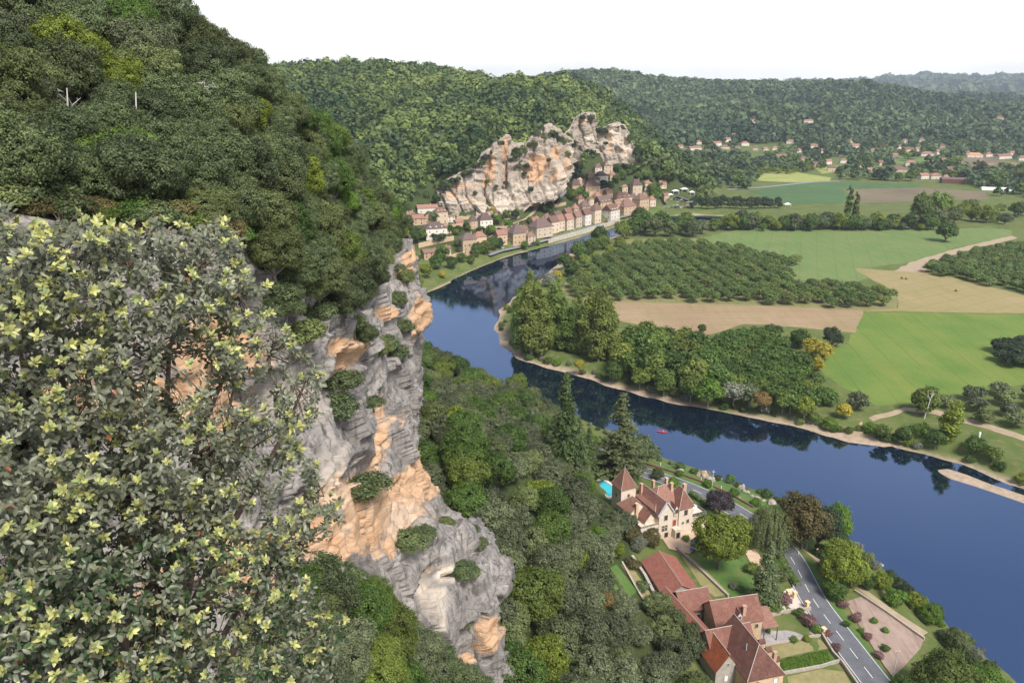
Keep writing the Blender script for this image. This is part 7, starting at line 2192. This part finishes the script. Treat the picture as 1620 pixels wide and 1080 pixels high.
tag(cab.build("power_line", M_para), "thin cable strung from the bank pole along the road", "cable")
P = hit(1292, 880); e = empty("road_sign", P); tag(e, "round red road sign under the dark pines", "road sign")
MB().tube([(0, 0, -.3), (0, 0, 2.6)], .05, 6).build("post", M_zinc, e)
MB().tube([(0, -.06, 2.7), (0, -.02, 2.7)], [.5, .5], 16).build("disc", M_red, e)
MB().tube([(0, -.075, 2.7), (0, -.061, 2.7)], [.34, .34], 16).build("disc_face", M_whitep, e)
for k, (x, y) in enumerate([(1045, 739), (1077, 750), (1109, 762), (1141, 776), (1170, 793), (1263, 880)]):
    P = hit(x, y - 3); e = empty("marker_post", P); tag(e, "short white roadside marker post", "marker post", "white marker posts along the road")
    MB().box(-.12, .12, -.12, .12, -.4, 1.15).build("shaft", M_whitep, e); MB().box(-.125, .125, -.125, .125, .75, .9).build("band", M_para, e)
# cars
i_ = int(np.argmin(np.abs(rC[:, 1] - atZ(1243, 842, 8)[1])))
t = math.atan2(-rN[i_][0], rN[i_][1])
car((*(rC[i_] + rN[i_] * 1.5), 8.16), t, "silver", "silver car driving on the road beside the willow", None, "car", s=1.05)
car(atZ(1103, 856, 12.0), R(35), "dark", "dark car parked in the manor court under the maple", None, s=1.05)
car(atZ(1098, 866, 12.0), R(70), "blue", "blue car parked behind the dark one in the manor court", None, s=1.05)
for o_ in (bpy.data.objects["parked_car"],): pass
# kayak on the river
P = atZ(1047, 683, 0.02)
kay = empty("kayak", P, R(-12)); tag(kay, "small red kayak with a paddler on the dark river", "kayak")
V, Fc = [], []
nk = 11
for k in range(nk):
    f = k / (nk - 1) * 2 - 1
    w = .42 * (1 - abs(f) ** 2.2) + .02; zz = .12 * f * f
    V += [(2.3 * f, -w, .28 + zz), (2.3 * f, -w * .6, -.05 + zz), (2.3 * f, w * .6, -.05 + zz), (2.3 * f, w, .28 + zz), (2.3 * f, 0, .36 + zz)]
for k in range(nk - 1):
    for q in range(5):
        Fc.append((5 * k + q, 5 * k + (q + 1) % 5, 5 * k + 5 + (q + 1) % 5, 5 * k + 5 + q))
link("hull", mesh_from("kayak_hull", V, Fc, [surf("kayak_red", (.55, .04, .03), (.6, .06, .05), 2, .35)], True), kay)
def paddler():
    V = [(0, 0, .25), (0, 0, .5), (0, 0, .78), (0, 0, .92), (0.02, 0, 1.08), (.1, .2, .72), (.35, .3, .55), (.55, .25, .62), (.1, -.2, .72), (.35, -.3, .55), (.55, -.25, .62), (.4, .12, .34), (.4, -.12, .34)]
    E = [(0, 1), (1, 2), (2, 3), (3, 4), (2, 5), (5, 6), (6, 7), (2, 8), (8, 9), (9, 10), (0, 11), (0, 12)]
    me = bpy.data.meshes.new("person"); me.from_pydata(V, E, [])
    o = bpy.data.objects.new("person", me); COL.objects.link(o)
    o.modifiers.new("skin", 'SKIN')
    rad = [.17, .16, .18, .07, .12, .07, .055, .045, .07, .055, .045, .09, .09]
    for i, r_ in enumerate(rad):
        me.skin_vertices[0].data[i].radius = (r_, r_)
    me.skin_vertices[0].data[0].use_root = True
    s = o.modifiers.new("sub", 'SUBSURF'); s.levels = s.render_levels = 1
    me.materials.append(surf("red_vest", (.45, .04, .04), (.5, .07, .06), 2, .8))
    o.location = tuple(P); o.rotation_euler = (0, 0, R(-12))
    tag(o, "paddler in red sitting in the kayak with arms forward", "person")
paddler()
pd = MB().tube([(.55, -1.1, .75), (.55, 1.1, .55)], .025, 6).box(.5, .6, -1.35, -1.05, .68, .86).box(.5, .6, 1.05, 1.35, .45, .63)
tag(pd.build("paddle", M_whitep, None, P, R(-12)), "white double paddle held across the red kayak", "paddle")
# boulders on the near bank, stones on the far one
def boulder(P, r, seed, label, mat, group="boulders on the river bank"):
    n1, n2 = 10, 14
    th = np.linspace(0, math.pi, n1)[:, None]; ph = np.linspace(0, 2 * math.pi, n2, endpoint=False)[None]
    D = np.stack([np.sin(th) * np.cos(ph), np.sin(th) * np.sin(ph), np.cos(th) * np.ones_like(ph)], -1).reshape(-1, 3)
    q = D * (1 + 0.45 * fbm(D * 1.3 + seed, 3, seed)[:, None] + 0.25 * (blocks(D * 2 + seed, (1, 1, 1), seed))[:, None]) * np.array((1.2, .9, .75)) * r
    F4 = []
    for i in range(n1 - 1):
        for k in range(n2):
            F4.append((i * n2 + k, (i + 1) * n2 + k, (i + 1) * n2 + (k + 1) % n2, i * n2 + (k + 1) % n2))
    o = link("boulder", mesh_from("boulder", q, F4, [mat], False), None, P + np.array((0, 0, r * .25)), seed * 1.3)
    tag(o, label, "boulder", group)
M_boul = surf("bank_rock", (0.25, 0.21, 0.18), (0.36, 0.315, 0.275), 1.0, .9, (.18, .14, .11), 2.5, .1)
M_boulb = surf("brown_rock", (0.27, 0.20, 0.14), (0.38, 0.29, 0.21), .8, .9, (.2, .15, .11), 2.0, .1)
for k, (x, y, r_, m_, lb) in enumerate([(1113, 755, 2.6, M_boulb, "big brown boulder on the river bank beside the pole"), (1123, 760, 1.6, M_boul, "pinkish boulder touching the big brown one"), (1173, 772, 1.5, M_boul, "tall white rock on the river bank"), (1180, 778, 1.3, M_boul, "white rock right of the tall one"), (1076, 747, 1.2, M_boul, "pale rock left along the bank"), (1190, 785, .8, M_boul, "small stone in the middle of the bank rocks"),
                                        (1198, 788, .9, M_boul, "small stone further right in the bank rocks"), (1221, 797, 1.5, M_boul, "white boulder at the water right of the bank rocks"), (1166, 766, .9, M_boul, "small stone left of the tall white rock"), (1208, 792, .7, M_boul, "smallest stone before the white boulder"), (1140, 757, .8, M_boul, "small stone right of the big brown boulder"),
                                        (1392, 895, 1.0, M_boul, "pale stone at the water below the bank willow")]):
    boulder(hit(x, y), r_, k + 1, lb, m_)
gst = MB()
rgs = np.random.default_rng(6)
for k in range(70):
    x, y = rgs.uniform(1250, 1302), 0
    y = 661 + (x - 1250) * 0.22 + rgs.uniform(-3, 5)
    P = hit(x, y); r_ = rgs.uniform(.15, .4)
    gst.box(P[0] - r_, P[0] + r_, P[1] - r_ * .8, P[1] + r_ * .8, P[2] - .2, P[2] + r_ * .6)
tag(gst.build("shingle", M_boul), "patch of pale stones on the far bank below the yellow-green tree", "stones", kind="stuff")
# dead limb of the tree by the river path, white post
P = atZ(1462, 662, FLOOR); e = empty("dead_tree", P); tag(e, "white barkless dead trunk leaning in front of the broad tree by the river path", "dead tree")
MB().tube([(0, 0, 0), (.8, 0, 6), (1.4, 0, 10.5), (2.2, 0, 14)], [.3, .24, .16, .06], 6).build("trunk", M_deadwood, e)
MB().tube([(1.2, 0, 9), (-.2, 0, 12), (-.4, .2, 14)], [.15, .1, .04], 5).build("branch", M_deadwood, e)
MB().tube([(1.4, 0, 10.5), (3, 0, 12.5)], [.2, .05], 5).build("branch", M_deadwood, e)
P = atZ(1549, 692, FLOOR); tag(MB().box(-.25, .25, -.25, .25, 0, 2.6).box(-.45, .45, -.3, .3, 2.0, 2.35).build("path_post", M_whitep, None, P), "white post standing by the river path on the right", "post")
# ================================================================== THE OAK BUSH IN FRONT
def build_bush():
    rg = np.random.default_rng(2024)
    outline = [(-60, 330), (0, 300), (8, 345), (60, 352), (125, 340), (180, 362), (240, 350), (300, 362), (350, 340), (375, 372), (395, 430), (430, 450), (432, 500), (470, 545), (515, 572), (505, 640), (470, 690), (500, 740), (540, 790), (545, 830), (490, 850), (470, 890), (500, 930), (545, 970), (535, 1090), (-60, 1120)]
    root = empty("holm_oak_bush", pxYz(120, 2.9, CZ - 4.2))
    tag(root, "leafy holm oak bush with pale yellow young shoots filling the lower left foreground", "bush")
    r0 = np.array(root.location)
    def depthY(x, y):
        return 3.0 + 0.0017 * x - 0.0009 * (y - 300)
    # sprig positions
    S = []
    tries = 0
    holes = [(285, 590, 45, 35), (350, 640, 30, 40), (415, 560, 30, 25), (300, 560, 40, 25), (470, 600, 25, 30), (420, 700, 30, 20), (30, 570, 25, 18), (470, 770, 20, 25), (395, 820, 25, 20), (250, 1000, 25, 12), (200, 930, 22, 12), (380, 480, 26, 14), (325, 520, 25, 16)]
    while len(S) < 3500 and tries < 60000:
        tries += 1
        x, y = rg.uniform(-60, 560), rg.uniform(290, 1120)
        if not inpoly(np.array([x]), np.array([y]), outline)[0]:
            continue
        layer = rg.choice(3, p=(0.40, 0.33, 0.27))
        if any(((x - a) / c) ** 2 + ((y - b) / d) ** 2 < 1 for a, b, c, d in holes) and rg.random() < 0.80:
            continue
        cl = float(fbm(np.array([[x * 0.017, y * 0.017, 0.3]]), 3, 5)[0])
        if cl < -0.14 and rg.random() < 0.5:
            continue
        if x > 380 and rg.random() < 0.25 + 0.2 * layer:
            continue
        Y = depthY(x, y) + layer * 0.42 + rg.uniform(-0.16, 0.16)
        p = atY(x, y, Y)
        if any((abs(p[0] - q[0][0]) < .055) and np.linalg.norm(p - q[0]) < 0.045 for q in S[-400:]):
            continue
        S.append((p, layer, x, y))
    # boughs: from the stump up and out
    node = []
    br = MB()
    base = r0.copy()
    tips = [(60, 420), (170, 400), (300, 420), (380, 470), (420, 560), (470, 620), (490, 780), (440, 880), (500, 1000), (250, 560), (120, 560), (40, 700), (330, 700), (200, 760), (380, 960), (90, 900), (260, 920), (380, 600), (20, 500), (500, 590)]
    for k, (x, y) in enumerate(tips):
        e = atY(x, y, depthY(x, y) + 0.55)
        m = base + (e - base) * 0.5 + np.array((rg.uniform(-.15, .15), 0.25, 0.10))
        pts = [base + (m - base) * t * 2 if t < .5 else m + (e - m) * (t - .5) * 2 for t in np.linspace(0, 1, 9)]
        pts = [p + rg.normal(size=3) * 0.025 * min(1, i) for i, p in enumerate(pts)]
        br.tube(pts, np.linspace(0.045, 0.006, 9), 6)
        node += pts[3:]
    node = np.array(node)
    # leaves
    leafV = np.array([(0, 0, 0), (0.32, 0.23, 0.07), (0.40, 0, -0.01), (0.32, -0.23, 0.07), (0.72, 0.20, 0.03), (0.76, 0, -0.06), (0.72, -0.20, 0.03), (1.0, 0, -0.14)])
    leafF = [(0, 2, 1), (0, 3, 2), (1, 2, 5, 4), (2, 3, 6, 5), (4, 5, 7), (5, 6, 7)]
    tri = []
    for f in leafF:
        tri.append(f[:3])
        if len(f) == 4:
            tri.append((f[0], f[2], f[3]))
    tri = np.array(tri)
    mats, cols = [], []     # leaf frames and colours
    for p, layer, x, y in S:
        j = int(np.argmin(((node - p) ** 2).sum(1)))
        a = node[j]
        d = p - a
        up = np.array((0.15, -0.35, 0.9)) + rg.normal(size=3) * 0.45 + d / max(np.linalg.norm(d), 1e-6) * 0.6
        up /= np.linalg.norm(up)
        if np.linalg.norm(d) < 0.30 or rg.random() < 0.12:
            mid = (a + p) / 2 + rg.normal(size=3) * 0.03 - np.array((0, 0, .03))
            br.tube([a, mid, p - up * 0.03, p + up * 0.04], [0.005, 0.0035, 0.0025, 0.0015], 4, False)
        young = layer == 0 and rg.random() < (0.92 if y < 600 else 0.5) or (layer == 1 and rg.random() < .35)
        young = young and (float(fbm(np.array([[x * 0.012, y * 0.012, 7.3]]), 2, 15)[0]) > -0.22 or rg.random() < .3)
        side = np.cross(up, rg.normal(size=3)); side /= np.linalg.norm(side)
        side2 = np.cross(up, side)
        nold = rg.integers(8, 14)
        for q in range(nold):
            th = q * 2.399 + rg.uniform(-.3, .3)
            rad = math.cos(th) * side + math.sin(th) * side2
            el = rg.uniform(-0.7, 0.7)
            ax = rad * math.cos(el) + up * math.sin(el)
            pos = p - up * (0.085 * (1 - q / nold)) + rad * 0.004
            L = rg.uniform(0.022, 0.042)
            v = rg.random()
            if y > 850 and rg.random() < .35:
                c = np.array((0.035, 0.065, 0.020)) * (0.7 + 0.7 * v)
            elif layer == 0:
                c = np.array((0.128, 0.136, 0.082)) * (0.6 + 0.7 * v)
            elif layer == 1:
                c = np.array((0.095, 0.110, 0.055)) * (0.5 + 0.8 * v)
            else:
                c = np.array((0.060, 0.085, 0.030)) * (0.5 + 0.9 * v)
            if rg.random() < 0.006: c = np.array((0.22, 0.085, 0.03))
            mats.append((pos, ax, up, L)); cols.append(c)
        if young:
            n2 = rg.integers(7, 12)
            for q in range(n2):
                th = q * 2.399 + rg.uniform(-.3, .3)
                rad = math.cos(th) * side + math.sin(th) * side2
                el = rg.uniform(0.35, 1.15)
                ax = rad * math.cos(el) + up * math.sin(el)
                pos = p + up * (0.012 + 0.022 * q / n2)
                L = rg.uniform(0.022, 0.036)
                v = rg.random()
                c = np.array((0.42, 0.42, 0.145)) * (0.6 + 0.5 * v) if rg.random() < .75 else np.array((0.20, 0.24, 0.095)) * (0.7 + .6 * v)
                mats.append((pos, ax, up, L)); cols.append(c)
    n = len(mats)
    pos = np.array([m[0] for m in mats]); ax = np.array([m[1] for m in mats]); up = np.array([m[2] for m in mats]); L = np.array([m[3] for m in mats])
    ax /= np.linalg.norm(ax, axis=1, keepdims=True)
    b = np.cross(up, ax); b /= np.maximum(np.linalg.norm(b, axis=1, keepdims=True), 1e-6)
    c = np.cross(ax, b)
    cols = np.array(cols)
    m, nt, bs = new_mat("bush_leaf")
    at = N(nt, "ShaderNodeAttribute", attribute_name="leaf_colour")
    oi = N(nt, "ShaderNodeObjectInfo")
    isp = N(nt, "ShaderNodeAttribute", attribute_name="single")
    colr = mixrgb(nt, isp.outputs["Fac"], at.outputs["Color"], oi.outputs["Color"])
    nt.links.new(colr, bs.inputs["Base Color"])
    bs.inputs["Roughness"].default_value = 0.42
    bs.inputs["Specular IOR Level"].default_value = 0.45
    tr = N(nt, "ShaderNodeBsdfTranslucent"); nt.links.new(colr, tr.inputs["Color"])
    mx = N(nt, "ShaderNodeMixShader"); mx.inputs[0].default_value = 0.2
    nt.links.new(bs.outputs[0], mx.inputs[1]); nt.links.new(tr.outputs[0], mx.inputs[2])
    nt.links.new(mx.outputs[0], nt.nodes["Material Output"].inputs["Surface"])
    # the 300 leaves that show largest are single parts
    pr = proj(pos)
    vis = (pr[:, 0] > 5) & (pr[:, 0] < 560) & (pr[:, 1] > 290) & (pr[:, 1] < 1075)
    facing = np.abs((c * (pos - np.array((0, 0, CZ)))).sum(1)) / np.linalg.norm(pos - np.array((0, 0, CZ)), axis=1)
    score = np.where(vis, L / pr[:, 2] * (0.3 + facing), 0)
    big = np.argsort(-score)[:300]
    rest = np.setdiff1d(np.arange(n), big)
    V = pos[rest, None, :] + L[rest, None, None] * (leafV[None, :, 0, None] * ax[rest, None] + leafV[None, :, 1, None] * b[rest, None] + leafV[None, :, 2, None] * c[rest, None])
    Fa = (tri[None] + (np.arange(len(rest)) * 8)[:, None, None]).reshape(-1, 3)
    V = V.reshape(-1, 3) - r0
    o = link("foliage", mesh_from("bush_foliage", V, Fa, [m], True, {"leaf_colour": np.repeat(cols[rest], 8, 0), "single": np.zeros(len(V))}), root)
    o["kind"] = "stuff"
    lm = mesh_from("bush_leaf", leafV, tri, [m], True, {"leaf_colour": np.full((8, 3), 0.1), "single": np.ones(8)})
    for i in big:
        q = link("leaf", lm, root)
        M4 = Matrix(((ax[i][0] * L[i], b[i][0] * L[i], c[i][0] * L[i], pos[i][0] - r0[0]), (ax[i][1] * L[i], b[i][1] * L[i], c[i][1] * L[i], pos[i][1] - r0[1]), (ax[i][2] * L[i], b[i][2] * L[i], c[i][2] * L[i], pos[i][2] - r0[2]), (0, 0, 0, 1)))
        q.matrix_local = M4
        q.color = (*[float(t) for t in cols[i]], 1)
    br.v = [tuple(np.array(v) - r0) for v in br.v]
    br.build("branches", surf("bush_bark", (0.09, 0.065, 0.05), (0.17, 0.13, 0.10), 30, 0.9, space='object'), root, smooth=True)
    # the rocky brink it grows from
    G = []
    for v, (Y, z) in enumerate([(-6, 148.2), (-1, 148.1), (1.2, 147.6), (2.6, 146.0), (3.9, 144.4), (4.8, 140.5), (5.5, 132), (14, 118)]):
        G.append([(x, Y + 0.25 * math.sin(x * 1.7), z - 0.10 * max(0, x + 1) ** 2) for x in np.linspace(-9, 1.4, 9)])
    G = catmull(np.array(G, float), 70); G = catmull(G.transpose(1, 0, 2), 80).transpose(1, 0, 2)
    Pf = G.reshape(-1, 3)
    G = Pf + (fbm(Pf * 0.8, 5, 91) * 0.35)[:, None] * np.array((0.2, 0.6, 0.7))
    ok = np.zeros(len(G))
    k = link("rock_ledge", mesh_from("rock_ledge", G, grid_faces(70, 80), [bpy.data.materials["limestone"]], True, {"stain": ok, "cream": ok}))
    tag(k, kind="structure")
    print("bush leaves", n)
build_bush()
# ================================================================== AIR
def build_haze():
    m = bpy.data.materials.new("haze")
    m.use_nodes = True
    nt = m.node_tree
    nt.nodes.clear()
    out = N(nt, "ShaderNodeOutputMaterial")
    pv = N(nt, "ShaderNodeVolumePrincipled")
    pv.inputs["Color"].default_value = (0.80, 0.89, 1.0, 1)
    pv.inputs["Density"].default_value = 0.000055
    pv.inputs["Anisotropy"].default_value = 0.2
    nt.links.new(pv.outputs[0], out.inputs["Volume"])
    mb = MB().box(-11800, 11800, -600, 11800, -8, 330)
    o = mb.build("haze", m)
    tag(o, kind="stuff")
    o["label"] = "thin bluish haze filling the air of the whole valley"
build_haze()
# ================================================================== look-alikes are told apart by their place from the left
def number_lookalikes():
    by = {}
    for o in COL.objects:
        if o.parent is None and "label" in o and "category" in o:
            by.setdefault(o["label"], []).append(o)
    for lb, os_ in by.items():
        if len(os_) < 2 or len(lb.split()) > 13:
            continue
        os_.sort(key=lambda o: proj(np.array(o.location))[0][0])
        for k, o in enumerate(os_):
            o["label"] = f"{lb}, {ordinal(k + 1)} from " + ("the left" if len(lb.split()) < 13 else "left")
number_lookalikes()
